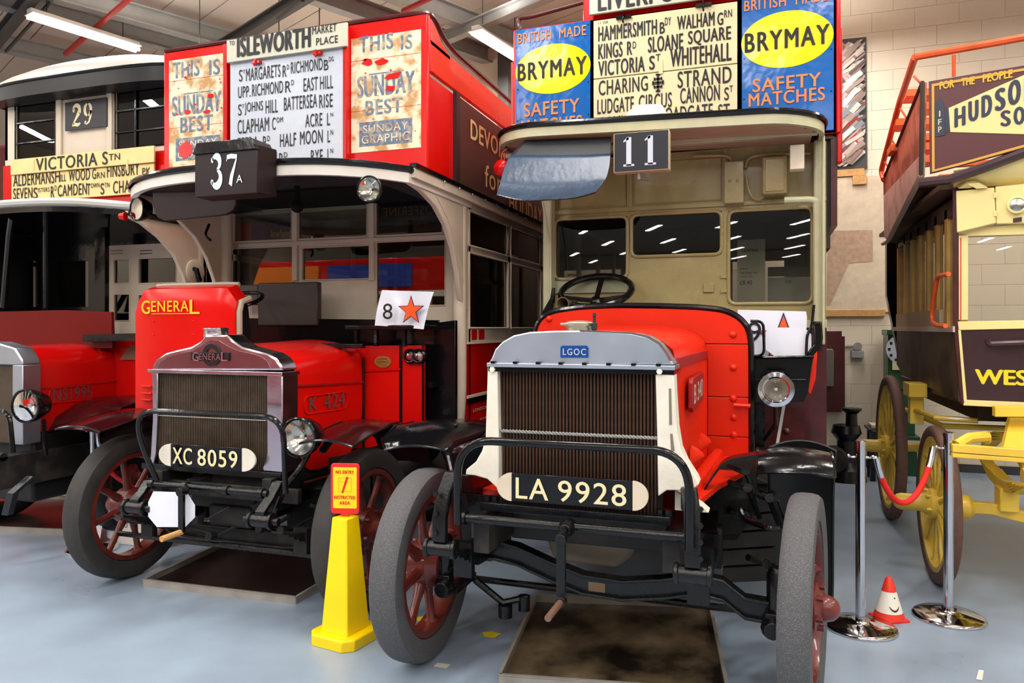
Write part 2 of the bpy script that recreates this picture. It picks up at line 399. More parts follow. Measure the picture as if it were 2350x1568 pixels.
batten(at(1090, 76, Z=4.95), at(1196, 142, Z=4.95), 'lit fluorescent lamp between the two tall buses at top centre')
# dark roof column on the far wall between the buses
solo(MB().box(*(sorted((at(1142, 200, Y=9.1).x, at(1166, 200, Y=9.1).x))), 9.1, 9.39, 0, CEIL), 'wall_column', STEELD, 'dark steel column on far wall between the two tall buses', 'column')

# ---- things on and at the back wall (right of the middle bus)
def wbox(m, x0, y0, x1, y1, Yf, Yb): 
    a = at(x0, y0, Y=Yf); b_ = at(x1, y1, Y=Yf); return m.box(a.x, b_.x, Yf, Yb, a.z, b_.z)
PEG = M('beige pegboard', C(206, 190, 164), .8, bump=.8, bscale=160, var=.12, vscale=14)
WF = WY
r = thing('pegboard', 'large beige pegboard with patched papers on back wall', 'board', at(1980, 715, Y=WF))
part(wbox(MB(), 1860, 412, 2066, 716, WF - .03, WF), 'panel', PEG, r)
PATCH = M('brown paper', C(176, 148, 124), .85, var=.2, vscale=20)
part(MB().prism(pp([(1900, 530), (2003, 528), (2003, 600), (1948, 604), (1905, 700), (1898, 700)], Y=WF - .035), (0, .004, 0)), 'paper', PATCH, r)
part(wbox(MB(), 1892, 712, 2032, 726, WF - .05, WF), 'rail', WOOD, r, .002)
r = thing('collage_picture', 'tall collage of red, white and grey strips hung on back wall', 'picture', at(1960, 390, Y=WF))
part(MB().prism(pp([(1870, 96), (1988, 85), (1990, 386), (1870, 398)], Y=WF-.04), (0, .03, 0)), 'backing', STEELD, r)
cols = [C(176, 160, 148), C(206, 200, 192), C(132, 108, 98), C(170, 30, 34), C(88, 74, 72), C(150, 132, 122), C(120, 130, 140), C(196, 184, 174)]
cm = [M('collage strip %d' % i, c, .7) for i, c in enumerate(cols)]
rr = random.Random(5)
A0 = at(1930, 95, Y=WF-.04); A1 = at(1987, 386, Y=WF-.04); X0 = at(1880, 95, Y=WF-.04).x
groups_ = [MB() for _ in cm]
for i in range(520):
    x = rr.uniform(X0 + .05, A1.x - .08); z = rr.uniform(A1.z + .06, A0.z - .1); L2 = rr.uniform(.1, .34)
    an = rr.choice([.7, .8, .6, .65, .75]) + rr.uniform(-.15, .15) if z > 2.9 + .2 else rr.uniform(.0, .35); wd = rr.uniform(.014, .03)
    t = Vector((math.cos(an), 0, math.sin(an))); n_ = Vector((-t.z, 0, t.x)); p = Vector((x, WF - .041 - .0001*i, z))
    q = [p - t*L2/2 - n_*wd, p + t*L2/2 - n_*wd, p + t*L2/2 + n_*wd, p - t*L2/2 + n_*wd]
    q = [Vector((min(max(v.x, X0), A1.x - .01), v.y, min(max(v.z, A1.z + .03), A0.z - .02))) for v in q]
    groups_[rr.choice((0, 0, 1, 2, 2, 4, 5, 5, 6, 7, 0, 3) if z < A0.z - .75 else (0, 0, 1, 2, 2, 4, 5, 5, 7, 0))].prism(q, (0, .003, 0))
for g, m_ in zip(groups_, cm): part(g, 'strip', m_, r, stuff=True)
part(wbox(MB(), 1890, 392, 1984, 402, WF - .05, WF), 'ledge', WOOD, r)
solo(wbox(MB(), 1957, 404, 1989, 422, WF - .075, WF - .035), 'wooden_block', WOOD, 'small pale wooden block on back wall below the collage', 'block', bevel=.003)
r = thing('wall_cabinet', 'dark maroon wooden board with notched corners on back wall', 'cabinet', at(1915, 945, Y=9.2))
part(MB().prism(pp([(1880, 760), (1932, 760), (1932, 772), (1939, 772), (1939, 938), (1930, 946), (1880, 946)], Y=9.25), (0, .1, 0)), 'panel', MAROON, r, .004)
part(MB().prism(pp([(1884, 801), (1911, 801), (1914, 806), (1914, 888), (1884, 888)], Y=9.12), (0, .12, 0)), 'meter_box', M('grey metal box', C(104, 100, 92), .45, .3), r, .01)
r = thing('conduit_switch', 'grey metal switch and conduit on back wall', 'switch', at(1968, 820, Y=WF))
part(MB().tube(pp([(1940, 795), (1965, 795)], Y=WF-.02), .014, 8).lathe([(.045, -.03), (.045, .0)], at(1968, 795, Y=WF-.01), (0, 1, 0), 14), 'conduit', STEELG, r)
part(wbox(MB(), 1954, 806, 1983, 822, WF - .07, WF), 'switch_box', STEELG, r, .005)
GREEN = M('green machine paint', C(24, 74, 36), .35, coat=.2, var=.1)
r = thing('ticket_machine', 'green pillar machine with white dial beside back wall', 'machine', at(2060, 1070, Y=8.9))
m_ = wbox(MB(), 2038, 762, 2110, 895, 8.9, 9.25); wbox(m_, 2036, 757, 2112, 770, 8.86, 9.27); wbox(m_, 2047, 895, 2100, 1002, 8.92, 9.2)
part(m_, 'body', GREEN, r, .006)
part(wbox(MB(), 2036, 932, 2110, 942, 8.87, 9.25), 'moulding', GREEN, r, .004); part(wbox(MB(), 2034, 1000, 2112, 1012, 8.86, 9.25), 'moulding', GREEN, r, .004)
part(MB().lathe([(.05, 0), (.05, .1), (.03, .13)], at(2057, 757, Y=9.05), n=14), 'finial', GREEN, r)
part(MB().box(at(2045, 900, Y=8.95).x, at(2105, 900, Y=8.95).x, 8.95, 9.2, 0, .3), 'foot', GREEN, r)
part(MB().lathe([(.165, 0), (.165, -.02)], at(2072, 802, Y=8.9), (0, 1, 0), 24), 'dial', BOARDW, r)
d0 = at(2072, 802, Y=8.875); m_ = MB()
for k in range(12):
    a = k * math.pi / 6; m_.box(d0.x + .13*math.cos(a) - .012, d0.x + .13*math.cos(a) + .012, 8.876, 8.88, d0.z + .13*math.sin(a) - .014, d0.z + .13*math.sin(a) + .014)
part(m_, 'dial_mark', INK, r, stuff=True)
part(wbox(MB(), 2048, 828, 2106, 850, 8.88, 8.9), 'notice', BOARDC, r)
r = thing('work_table', 'small dark table with papers against back wall', 'table', at(2030, 1060, Y=8.7))
part(wbox(MB(), 1992, 984, 2075, 992, 8.5, 8.84), 'tabletop', STEELD, r, .004)
for a in (1998, 2068):
    x_ = at(a, 1000, Y=8.5).x; zt_ = at(1998, 992, Y=8.5).z
    for y_ in (8.52, 8.75): part(MB().box(x_, x_+.05, y_, y_+.05, 0, zt_), 'leg', IRON, r)
part(wbox(MB(), 1998, 1030, 2070, 1038, 8.55, 8.8), 'shelf', IRON, r)
part(wbox(MB(), 2000, 976, 2050, 984, 8.55, 8.8).add([], []), 'paper_stack', PEG, r)
r = thing('cast_machine', 'black cast iron floor machine near back wall beside the stanchion', 'machine', (at(1940, 1080, Y=8.5).x, 8.5, 0))
b0 = Vector((at(1942, 1080, Y=8.5).x, 8.5, 0))
part(MB().lathe([(.2, 0), (.18, .12), (.1, .2), (.09, .42), (.15, .5), (.13, .58)], b0, n=18), 'body', IRON, r)
part(MB().lathe([(.06, .58), (.055, .7), (.1, .74), (.1, .76)], b0 + Vector((.05, 0, 0)), n=16), 'funnel', IRON, r)
part(MB().lathe([(.12, -.1), (.14, -.05), (.14, .05), (.11, .1)], b0 + Vector((-.13, -.1, .23)), (0, 1, 0), 18), 'drum', GREASE, r)
# ================================================================ shared bus pieces
_spk = {}
def wheel(parent, name, c, R, wd, ns, rimmat, tyremat, steer=0, side=1, cap=.1, spoke_w=.03, inner=.75, label=None, hub_r=.085, spokemat=None):
    """Solid-tyred wheel, axle along local X, outer side = side."""
    rot = Matrix.Rotation(steer, 3, 'Z'); ri = R * inner
    m = MB().lathe([(ri, -wd*.36), (ri, wd*.36), (ri-.03, wd*.36), (ri-.035, wd*.2), (ri-.035, -wd*.2), (ri-.03, -wd*.36), (ri, -wd*.36)], (0, 0, 0), (1, 0, 0), 40, cap=False)
    me_par = parent
    o = part(m, name, rimmat, None, loc=(0, 0, 0), sharp=50); o.parent = parent; o.location = Vector(c) - wpos(parent); o.rotation_euler = (0, 0, steer)
    if label: o['label'] = label
    def sub(mb, nm, mt, lab=None, sharp=40):
        q = part(mb, nm, mt, None, loc=(0, 0, 0), sharp=sharp); q.parent = o; q.location = (0, 0, 0)
        if lab: q['label'] = lab
        return q
    h = wd/2
    sub(MB().lathe([(ri+.004, -h*.8), (ri+(R-ri)*.5, -h), (R*.965, -h*.92), (R*.99, -h*.7), (R, -h*.3), (R, h*.3), (R*.99, h*.7), (R*.965, h*.92), (ri+(R-ri)*.5, h), (ri+.004, h*.8), (ri+.004, -h*.8)], (0, 0, 0), (1, 0, 0), 56, cap=False), 'tyre', tyremat)
    s_ = side
    hb = MB().lathe([(.03, -s_*.09), (hub_r*.9, -s_*.09), (hub_r*1.35, -s_*.045), (hub_r*1.35, s_*.045), (hub_r, s_*.06), (hub_r*.76, s_*(.065+cap*.3)), (hub_r*.76, s_*(.065+cap)), (hub_r*.66, s_*(.09+cap)), (hub_r*.42, s_*(.108+cap)), (.01, s_*(.115+cap))], (0, 0, 0), (1, 0, 0), 20)
    for k in range(6):
        a = k*math.pi/3 + .3; hb.lathe([(.012, 0), (.012, s_*.075)], (0, hub_r*1.15*math.cos(a), hub_r*1.15*math.sin(a)), (1, 0, 0), 6)
    sub(hb, 'hub', rimmat)
    sp = None
    for k in range(ns):
        a = 2*math.pi*k/ns + .2
        if sp is None:
            mb = MB(); L_ = ri - .03; vs = []
            for (d, ww, tt) in ((hub_r*.8, spoke_w*1.35, spoke_w*1.1), (hub_r*1.5, spoke_w*1.1, spoke_w), (L_*.6, spoke_w*.8, spoke_w*.8), (L_*.93, spoke_w*.85, spoke_w*.8), (L_, spoke_w*1.8, spoke_w*1.1)):
                vs.append([Vector((ww*.55*math.cos(q), tt*.75*math.sin(q), d)) for q in [math.pi*2*i/8 for i in range(8)]])
            mb.grid([r_ + [r_[0]] for r_ in vs]); sp = sub(mb, 'spoke', spokemat or rimmat, sharp=60); sp.rotation_euler = (a, 0, 0); sp.parent = o
        else: inst(sp, o, (0, 0, 0), (a, 0, 0))
    return o
def lamp(parent, name, c, r, depth, body, d=(0, -1, 0), lensm=None, rimm=None, label=None):
    d = Vector(d).normalized()
    o = part(MB().lathe([(r*.25, -depth), (r*.7, -depth*.8), (r*.98, -depth*.3), (r*1.04, 0), (r*1.04, r*.12), (r*.93, r*.14), (r*.93, r*.02)], c, d, 28, cap=False).lathe([(.01, -depth), (r*.26, -depth)], c, d, 12), name, body, parent, label=label)
    part(MB().lathe([(r*1.0, r*.1), (r*1.05, r*.16), (r*.98, r*.2), (r*.9, r*.16), (r*.9, r*.1)], c, d, 28, cap=False), 'rim', rimm or body, o)
    part(MB().lathe([(.008, -r*.55), (r*.35, -r*.45), (r*.7, -r*.2), (r*.92, r*.08)], c, d, 28, cap=False), 'reflector', lensm or LENS, o)
    part(MB().ball(Vector(c) - d*r*.2, r*.13, 10), 'bulb', LHOUS, o)
    part(MB().lathe([(.002, r*.2), (r*.5, r*.17), (r*.92, r*.12)], c, d, 28, cap=False), 'lens', CLEAR, o)
    return o
def hexes(m, pts, r, d=(0, -1, 0), h=.012):
    for p in pts: m.lathe([(r, 0), (r, h)], p, d, 6)
    return m
def domes(m, pts, r, d=(0, -1, 0)):
    for p in pts: m.lathe([(r, 0), (r*.85, r*.35), (r*.45, r*.6), (r*.02, r*.66)], p, d, 12)
    return m
def each(parent, name, mat, pts, r, fn=domes, **k):     # one part per rivet or bolt, sharing its mesh
    first_ = None
    for p in pts:
        if first_ is None: first_ = part(fn(MB(), [Vector(p)], r, **k), name, mat, parent, loc=p)
        else: inst(first_, parent, Vector(p) - wpos(parent))
def leafspring(parent, x, y0, y1, z0, sag, n, mat, wd=.035, name='leaf_spring'):
    m = MB(); yc = (y0+y1)/2; hl = (y1-y0)/2
    for k in range(n):
        f_ = 1 - k*.11; pts = [(x, yc + hl*f_*t, z0 - sag*(1-(t*f_)**2) - k*.012 ) for t in [-1, -.75, -.5, -.25, 0, .25, .5, .75, 1]]
        m.beam(pts, (wd, 0, 0), (0, 0, .0055))
    for t in (-.5, 0, .5): m.box(x-wd-.008, x+wd+.008, yc+hl*t-.02, yc+hl*t+.02, z0-sag-n*.012-.01, z0-sag*.4)
    return part(m, name, mat, parent)
def plate(parent, text_, pl, pr, yt, yb, yl2, px_cap, Y, segs, thick=.012, round_ends=CREAM, bold=.03):
    """number plate on plane Y with half-round ends; px_cap = (left join, right join)"""
    jl, jr = px_cap
    A = at(jl, yt, Y=Y); Bm = at(jl, yb, Y=Y); R_ = at(jr, 753, Y=Y).x; hh = (A.z - Bm.z)/2; zc = (A.z + Bm.z)/2
    o = part(MB().box(A.x, R_, Y, Y+thick, Bm.z, A.z), 'number_plate', BLACK, parent, .002)
    xl = at(pl, 753, Y=Y).x; xr = at(pr, 753, Y=Y).x
    m = MB().prism([Vector((A.x, Y-.003, zc-hh))] + [Vector((A.x - (A.x-xl)*math.sin(a), Y-.003, zc - hh*math.cos(a))) for a in [math.pi*i/16 for i in range(17)]], (0, thick+.002, 0))
    part(m, 'end_plate', round_ends, o)
    m = MB().prism([Vector((R_, Y-.003, zc-hh))] + [Vector((R_ + (xr-R_)*math.sin(a), Y-.003, zc - hh*math.cos(a))) for a in [math.pi*i/16 for i in range(17)]], (0, thick+.002, 0))
    part(m, 'end_plate', round_ends, o)
    m = MB()
    for s_, a, b_ in segs:
        write(m, s_, Vector((at(a, 753, Y=Y).x, Y-.004, Bm.z + hh*.24)), Vector((at(b_, 753, Y=Y).x - at(a, 753, Y=Y).x, 0, 0)), Vector((0, 0, hh*1.5)), bold, 1.12)
    part(m, 'lettering', PLATEC, o)
    return o
PLATEC = M('cream plate lettering', C(240, 226, 178), .4)

# ================================================================ middle bus: route 11
B = thing('open_top_bus', 'red open-top double-deck bus on route 11 with plate LA 9928', 'bus', (-.7, 3.3, 0))
BX = -.735
# wheels and front axle
FA = 3.29
wheel(B, 'wheel', (-1.57, FA, .455), .455, .14, 8, WHEELRED, RUBBER, 0, -1, .06, spoke_w=.044)
wheel(B, 'wheel', (.155, FA, .455), .455, .125, 8, WHEELRED, RUBBER, math.radians(-8), 1, .02, spoke_w=.044, hub_r=.07)
for sx in (-1.50, .12):
    wheel(B, 'wheel', (sx, 8.0, .52), .52, .22, 8, WHEELRED, RUBBER2, 0, 1 if sx > 0 else -1, .12)
ax = [at(1035, 1285, Y=FA), at(1075, 1262, Y=FA), at(1130, 1258, Y=FA), at(1190, 1272, Y=FA), at(1260, 1305, Y=FA), at(1340, 1338, Y=FA), at(1430, 1352, Y=FA), at(1520, 1348, Y=FA), at(1600, 1338, Y=FA), at(1660, 1352, Y=FA), at(1710, 1392, Y=FA), at(1765, 1402, Y=FA)]
ax = [Vector((p.x, FA, p.z)) for p in ax]
m = MB().beam(ax, (0, .012, 0), (0, 0, .04)).beam([p + Vector((0, 0, .04)) for p in ax], (0, .035, 0), (0, 0, .007)).beam([p - Vector((0, 0, .04)) for p in ax], (0, .035, 0), (0, 0, .007))
part(m, 'front_axle', IRON, B, .003)
part(MB().box(*sorted((at(1352, 1340, Y=FA).x, at(1390, 1340, Y=FA).x)), FA-.0145, FA-.011, ax[6].z-.022, ax[6].z+.02), 'axle_tag', M('bare brown metal', C(120, 96, 70), .6), B)
for xx, sgn in ((-1.47, 1), (.05, -1)):
    m = MB().lathe([(.035, -.13), (.045, -.1), (.045, .1), (.03, .13)], (xx, FA, .47), (0, 0, 1), 14).lathe([(.05, 0), (.05, .09)], (xx, FA, .455), (-sgn, 0, 0), 14)
    m.box(xx-.05, xx+.05, FA-.06, FA+.06, .40, .42); m.lathe([(.035, -.04), (.05, 0), (.035, .04)], (xx+sgn*.02, FA-.05, .36), (0, 1, 0), 12)
    part(m, 'steering_knuckle', IRON, B, .003)
m = MB().tube([(-1.42, FA+.2, .33), (.02, FA+.2, .33)], .016, 10); m.box(-1.46, -1.4, FA, FA+.24, .32, .35); m.box(0, .05, FA, FA+.24, .32, .35)
m.lathe([(.03, -.035), (.03, .035)], (-1.12, FA+.17, .25), (0, 0, 1), 12).lathe([(.035, -.03), (.035, .03)], (-1.2, FA+.12, .22), (0, 0, 1), 12).tube([(-1.35, FA+.1, .36), (-1.22, FA+.14, .25), (-1.1, FA+.17, .28)], .018, 8)
part(m, 'track_rod', IRON, B)
# chassis side members and springs
for sx in (-1.12, -.34):
    part(MB().box(sx-.035, sx+.035, 2.88, 8.8, .66, .80), 'chassis_rail', GREASE, B, .004)
for sx in (at(1012, 1270, Y=2.8).x + .0, at(1590, 1330, Y=2.8).x):
    leafspring(B, sx, 2.80, 3.80, .69, .10, 7, IRON)
# front dumb irons: forged brackets dropping to the spring eyes
def dumb(sx, dx):
    yb = 2.80; m = MB()
    pts = [(sx-dx*.1, yb+.05, 1.0), (sx-dx*.03, yb+.02, .92), (sx, yb-.01, .82), (sx, yb-.01, .72)]
    m.beam(pts, (.030, 0, 0), (0, .018, 0)); m.lathe([(.032, -.06), (.032, .06)], (sx, yb+.0, .69), (1, 0, 0), 16)
    m.lathe([(.04, -.07), (.04, -.05)], (sx, yb, .69), (1, 0, 0), 16); m.lathe([(.04, .05), (.04, .07)], (sx, yb, .69), (1, 0, 0), 16)
    m.beam([(sx-dx*.1, yb+.06, .95), (sx-dx*.25, yb+.5, .84)], (.03, 0, 0), (0, 0, .04))
    part(m, 'dumb_iron', IRON, B, .006)
PL_ = at(1012, 1270, Y=2.8); PR_ = at(1590, 1330, Y=2.8)
dumb(PL_.x-.0, -.3); dumb(PR_.x, .2)
each(B, 'bolt', IRON, [Vector((PR_.x+.03, 2.775, z)) for z in (.76, .82, .88, .94)] + [Vector((PL_.x-.01, 2.775, z)) for z in (.76, .84, .92)], .011, hexes)
# cross tube carrying the starting handle
YC = 2.84
a, b_ = at(1045, 1186, Y=YC), at(1600, 1237, Y=YC); zc = (a.z + b_.z)/2
m = MB().tube([(a.x, YC, zc), (b_.x, YC, zc)], .019, 14)
for px in (1060, 1300, 1580): m.lathe([(.02, -.02), (.028, -.02), (.028, .02), (.02, .02)], (at(px, 1200, Y=YC).x, YC, zc), (1, 0, 0), 14)
part(m, 'cross_tube', IRON, B)
h0 = at(1300, 1210, Y=YC-.02); 
cr = MB().lathe([(.03, -.03), (.034, .02), (.02, .05)], (h0.x, YC, zc), (0, -1, 0), 14).tube([(h0.x, YC, zc), (h0.x, YC-.09, zc-.01), at(1290, 1240, Y=YC-.1)], .014, 10)
p1, p2 = at(1288, 1238, Y=YC-.11), at(1284, 1380, Y=YC-.11)
cr.beam([p1, Vector((p1.x, p1.y, p2.z))], (.017, 0, 0), (0, .011, 0)); cr.lathe([(.022, -.016), (.022, .016)], p1, (0, 1, 0), 14).lathe([(.02, -.016), (.02, .016)], (p1.x, p1.y, p2.z), (0, 1, 0), 14)
crank = part(cr, 'starting_handle', IRON, B, .002)
q = at(1257, 1420, Y=YC-.27)
part(MB().tube([(p1.x, p1.y, p2.z), q], .013, 12), 'grip', M('worn brown grip', C(130, 96, 80), .4, .4), crank)
# radiator
RY = 2.95
capo = [(1118, 838), (1128, 822), (1136, 802), (1152, 785), (1178, 770), (1215, 762), (1270, 759.5), (1330, 759), (1395, 760.5), (1450, 765), (1485, 773), (1512, 789), (1527, 808), (1538, 826), (1548, 838)]
rad = part(MB().prism(pp(capo, Y=RY), (0, .17, 0)), 'radiator_header', ALU, B, .006)
part(MB().prism(pp(rnd([(a, b, 0) for a, b in ((1536, 826), (1527, 808), (1512, 789), (1485, 773), (1450, 765), (1330, 759), (1215, 762), (1152, 785), (1128, 822))], 0, 0) if False else [(1541, 828), (1528, 806), (1513, 787), (1486, 771), (1450, 763), (1330, 757.5), (1330, 760), (1450, 765.5), (1484, 774), (1510, 790), (1525, 809), (1536, 829)], Y=RY-.002), (0, .02, 0)), 'edge_bead', CHROME, rad)
a, b_ = at(1117, 836, Y=RY-.02), at(1549, 846, Y=RY-.02)
part(MB().box(a.x, b_.x, RY-.022, RY+.17, a.z-.012, a.z+.006), 'header_flange', ALU, rad, .003)
part(MB().box(a.x+.004, b_.x-.004, RY-.012, RY+.17, a.z-.03, a.z-.013), 'gasket', BLACK, rad)
zf = a.z
cl = None
for px in (1135, 1186, 1238, 1290, 1344, 1399, 1456, 1513):
    x = at(px, 830, Y=RY).x
    if cl is None: cl = part(MB().box(x-.009, x+.009, RY-.026, RY-.004, zf+.004, zf+.013), 'clip', BLACK, rad, loc=(x, RY-.02, zf))
    else: inst(cl, rad, Vector((x, RY-.02, zf)) - wpos(rad))
BLUE = M('blue enamel badge', C(20, 66, 140), .3)
bo = pp([(1286, 821), (1286, 798), (1290, 793.5), (1346, 793.5), (1350, 798), (1350, 821)], Y=RY-.004)
bd = part(MB().prism(bo, (0, .004, 0)), 'badge', BLUE, rad)
m = MB(); tx(m, 'LGOC', 1292, 1345, 815, 800, .02, 1.25, Y=RY-.005); part(m, 'lettering', BOARDW, bd)
a = at(1292, 758, Y=RY+.04); b_ = at(1362, 742, Y=RY+.04)
part(MB().lathe([(.055, 0), (.055, .02), (.062, .022), (.062, .038), (.045, .044), (.01, .047)], (at(1330, 758, Y=RY+.08).x, RY+.08, a.z-.006), n=20).box(a.x-.01, a.x+.03, RY+.03, RY+.13, a.z+.02, a.z+.03), 'filler_cap', M('worn nickel', C(180, 170, 150), .35, .8), rad, .003)
part(MB().lathe([(.009, 0), (.013, .01), (.013, .03), (.007, .035), (.006, .06), (.009, .062), (.005, .075)], (at(1364, 758, Y=RY+.05).x, RY+.05, a.z-.003), n=10), 'valve', GREASE, rad)
# tubes
TA, TB = at(1144, 842, Y=RY+.02), at(1508, 1160, Y=RY+.02); zb = at(1500, 1178, Y=RY+.02).z
part(MB().box(TA.x-.01, TB.x+.01, RY+.05, RY+.12, zb, zf-.03), 'radiator_back', M('dark tube gaps', C(30, 22, 18), .8), B)
tm = None; nt_ = 46
for k in range(nt_):
    x = TA.x + (TB.x-TA.x)*(k+.5)/nt_; wd = (TB.x-TA.x)/nt_*.33
    if tm is None: tm = part(MB().tube([(x, RY+.03, zb), (x, RY+.03, zf-.03)], wd, 8), 'radiator_tube', COPPER, B, loc=(x, RY+.03, zb))
    else: inst(tm, B, Vector((x, RY+.03, zb)) - wpos(B))
for px in (1148, 1166, 1238, 1311): pass
a, b_ = at(1143, 989, Y=RY+.0), at(1508, 1007, Y=RY+.0)
m = MB(); pts = []
for ph in (0, math.pi):
    m.tube([(a.x + (b_.x-a.x)*i/160, RY+.006 + .004*math.cos(i*.9+ph), a.z + .004*math.sin(i*.9+ph)) for i in range(161)], .0042, 5)
part(m, 'twisted_rod', STEELG, B)
# white cast side brackets
lft = [(1119, 842), (1141, 842), (1144, 1000), (1145, 1130), (1138, 1118), (1118, 1100), (1090, 1092), (1068, 1090), (1070, 1078), (1092, 1060), (1106, 1035), (1114, 1005)]
part(MB().prism(pp(lft, Y=RY-.01), (0, .10, 0)), 'radiator_bracket', WHITE, B, .004)
rgt = [(1504, 845), (1546, 845), (1548, 900), (1553, 980), (1561, 1030), (1575, 1062), (1598, 1098), (1604, 1112), (1592, 1122), (1573, 1126), (1530, 1126), (1510, 1140), (1508, 1000)]
br = part(MB().prism(pp(rgt, Y=RY-.01), (0, .10, 0)), 'radiator_bracket', WHITE, B, .004)
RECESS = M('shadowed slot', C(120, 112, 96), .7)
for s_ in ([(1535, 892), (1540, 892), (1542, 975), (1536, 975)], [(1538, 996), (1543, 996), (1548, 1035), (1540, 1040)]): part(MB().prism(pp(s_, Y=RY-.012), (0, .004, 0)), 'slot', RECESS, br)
each(B, 'bolt', WHITE, pp([(1131, 848), (1514, 853)], Y=RY-.012), .012, hexes)
part(MB().box(at(1105, 1150, Y=RY).x, at(1540, 1150, Y=RY).x, RY-.03, RY+.12, zb-.035, zb+.0), 'radiator_base', IRON, B, .004)
each(B, 'bolt', IRON, [(at(px, 1140, Y=RY).x, RY+.01, zb+.0) for px in (1118, 1135, 1515, 1532)], .016, hexes, d=(0, 0, 1), h=.02)
# number plate
plate(B, 'LA 9928', 1141, 1488, 1086, 1150, 0, (1174, 1452), RY-.06, [('LA', 1184, 1259), ('9928', 1281, 1438)], bold=.012)
# bumper hoop
YH = 2.74
hoop = [at(1047, 1195, Y=YH), at(1047, 1060, Y=YH), at(1058, 1013, Y=YH)]
zt = at(1300, 1022, Y=YH).z; xl = at(1050, 1050, Y=YH).x; xr = at(1582, 1100, Y=YH).x
part(MB().tube(rnd([(xl, YH, zc), (xl, YH, zt), (xr, YH, zt), (xr, YH, zc-.02)], .15, 10), .0165, 12), 'guard_rail', BLACK, B)
# bonnet
def hull(y, pts): return [Vector((at(a, 753, Y=y).x, y, at(a, b, Y=y).z)) for a, b in pts]
secs = []
def arch(y, xl, xr, zt, zs, zb2, n=9):
    r_ = []; xc = (xl+xr)/2; hw = (xr-xl)/2
    r_.append(Vector((xl, y, zb2)))
    for i in range(n+1):
        a = math.pi - math.pi*i/n; cx_ = math.copysign(abs(math.cos(a))**.62, math.cos(a)); sz = abs(math.sin(a))**.62
        r_.append(Vector((xc + hw*cx_, y, zs + (zt-zs)*sz)))
    r_.append(Vector((xr, y, zb2))); return r_
m = MB().grid([arch(y, -1.105-.02*t, -.345+.04*t, 1.578+.02*t, 1.44, .86) for y, t in ((RY+.15, 0), (3.3, .3), (3.7, .6), (4.18, 1))])
bon = part(m, 'bonnet', RED2, B, sharp=50)
for s_ in (1,):
    zs = at(1590, 826, X=-.33).z
    part(MB().beam([(-.338, RY+.14, zs+.01), (-.303, 4.18, zs+.01)], (.006, 0, 0), (0, 0, .02)), 'hinge_strip', REDTRIM, bon)
part(MB().grid([arch(y, -1.14, -.298, 1.612, 1.445, .8) for y in (4.15, 4.19)], (0, .0, 0)).grid([arch(4.15, -1.14, -.298, 1.612, 1.445, .8), arch(4.15, -1.10, -.32, 1.59, 1.44, .8)]), 'bonnet_flange', RED2, bon)
m = MB().prism([Vector((-.318, y, z)) for y, z in [(3.3, 1.36), (3.33, 1.38), (3.87, 1.38), (3.9, 1.36), (3.9, 1.25), (3.87, 1.23), (3.33, 1.23), (3.3, 1.25)]], (.02, 0, 0))
fp = part(m, 'fleet_plate', REDTRIM, bon, .004)
m = MB(); write(m, 'B 340', Vector((-.2975, 3.36, 1.26)), Vector((0, .48, 0)), Vector((0, 0, .09)), .04); part(m, 'lettering', M('pale metal figures', C(200, 180, 170), .4), fp)
for yy in (3.45, 3.9):
    m = MB().grid([[Vector((-.318 + .055*math.sin(math.pi*v)*(u), yy-.05+.10*u, .96+.10*v)) for v in [i/6 for i in range(7)]] for u in (0, .35, .7, 1)])
    part(m, 'scoop', RED2, bon)
part(MB().prism([Vector((x, y, .86)) for x, y in ((-.34, 3.05), (-.27, 3.08), (-.20, 3.5), (-.06, 4.0), (-.04, 4.28), (-.34, 4.28))], (0, 0, .03)), 'valance', RED2, B, .004)
part(MB().prism([Vector((x, y, .86)) for x, y in ((-1.10, 3.05), (-1.24, 3.08), (-1.28, 3.5), (-1.36, 4.0), (-1.38, 4.28), (-1.10, 4.28))], (0, 0, .03)), 'valance', RED2, B, .004)
part(MB().tube([(-.31, RY+.15, .90), (-.25, 4.25, .90)], .035, 10), 'valance_roll', RED2, B)
part(MB().prism([Vector((x, RY+.05, z)) for x, z in ((-.34, .95), (-.24, .90), (-.21, .875), (-.34, .875))], (0, .08, 0)), 'bracket_foot', WHITE, B)
# dash
DY = 4.3
do = pp([(1228, 1050), (1228, 765), (1234, 742), (1250, 724), (1275, 714), (1330, 706), (1420, 702), (1510, 703), (1600, 706), (1660, 712), (1695, 728), (1716, 752), (1723, 785), (1724, 1052)], Y=DY)
zs = [at(1700, y, Y=DY).z for y in (1052, 1003, 912, 790, 690)]; zs[0] = .7; zs[-1] = 2.2
dash = part(MB().prism(do, (0, .03, 0)).add([], []), 'dash', REDTRIM, B)
for i in range(4):
    P_ = clipz([p + Vector((0, -.012, 0)) for p in do], zs[i] + .0025, zs[i+1] - .0025)
    part(MB().prism(P_, (0, .013, 0)), 'plank', RED2, dash, .002)
part(MB().tube([p + Vector((0, .0, 0)) for p in rnd(do, .05)], .019, 8), 'dash_rim', BLACK, dash)
each(dash, 'rivet', RED2, pp([(1682, 768), (1683, 844), (1683, 915), (1684, 958), (1684, 998), (1260, 732)], Y=DY-.015), .02)
part(MB().tube(pp([(1684, 930), (1722, 932)], Y=DY-.035), .012, 8), 'stay', RED2, dash)
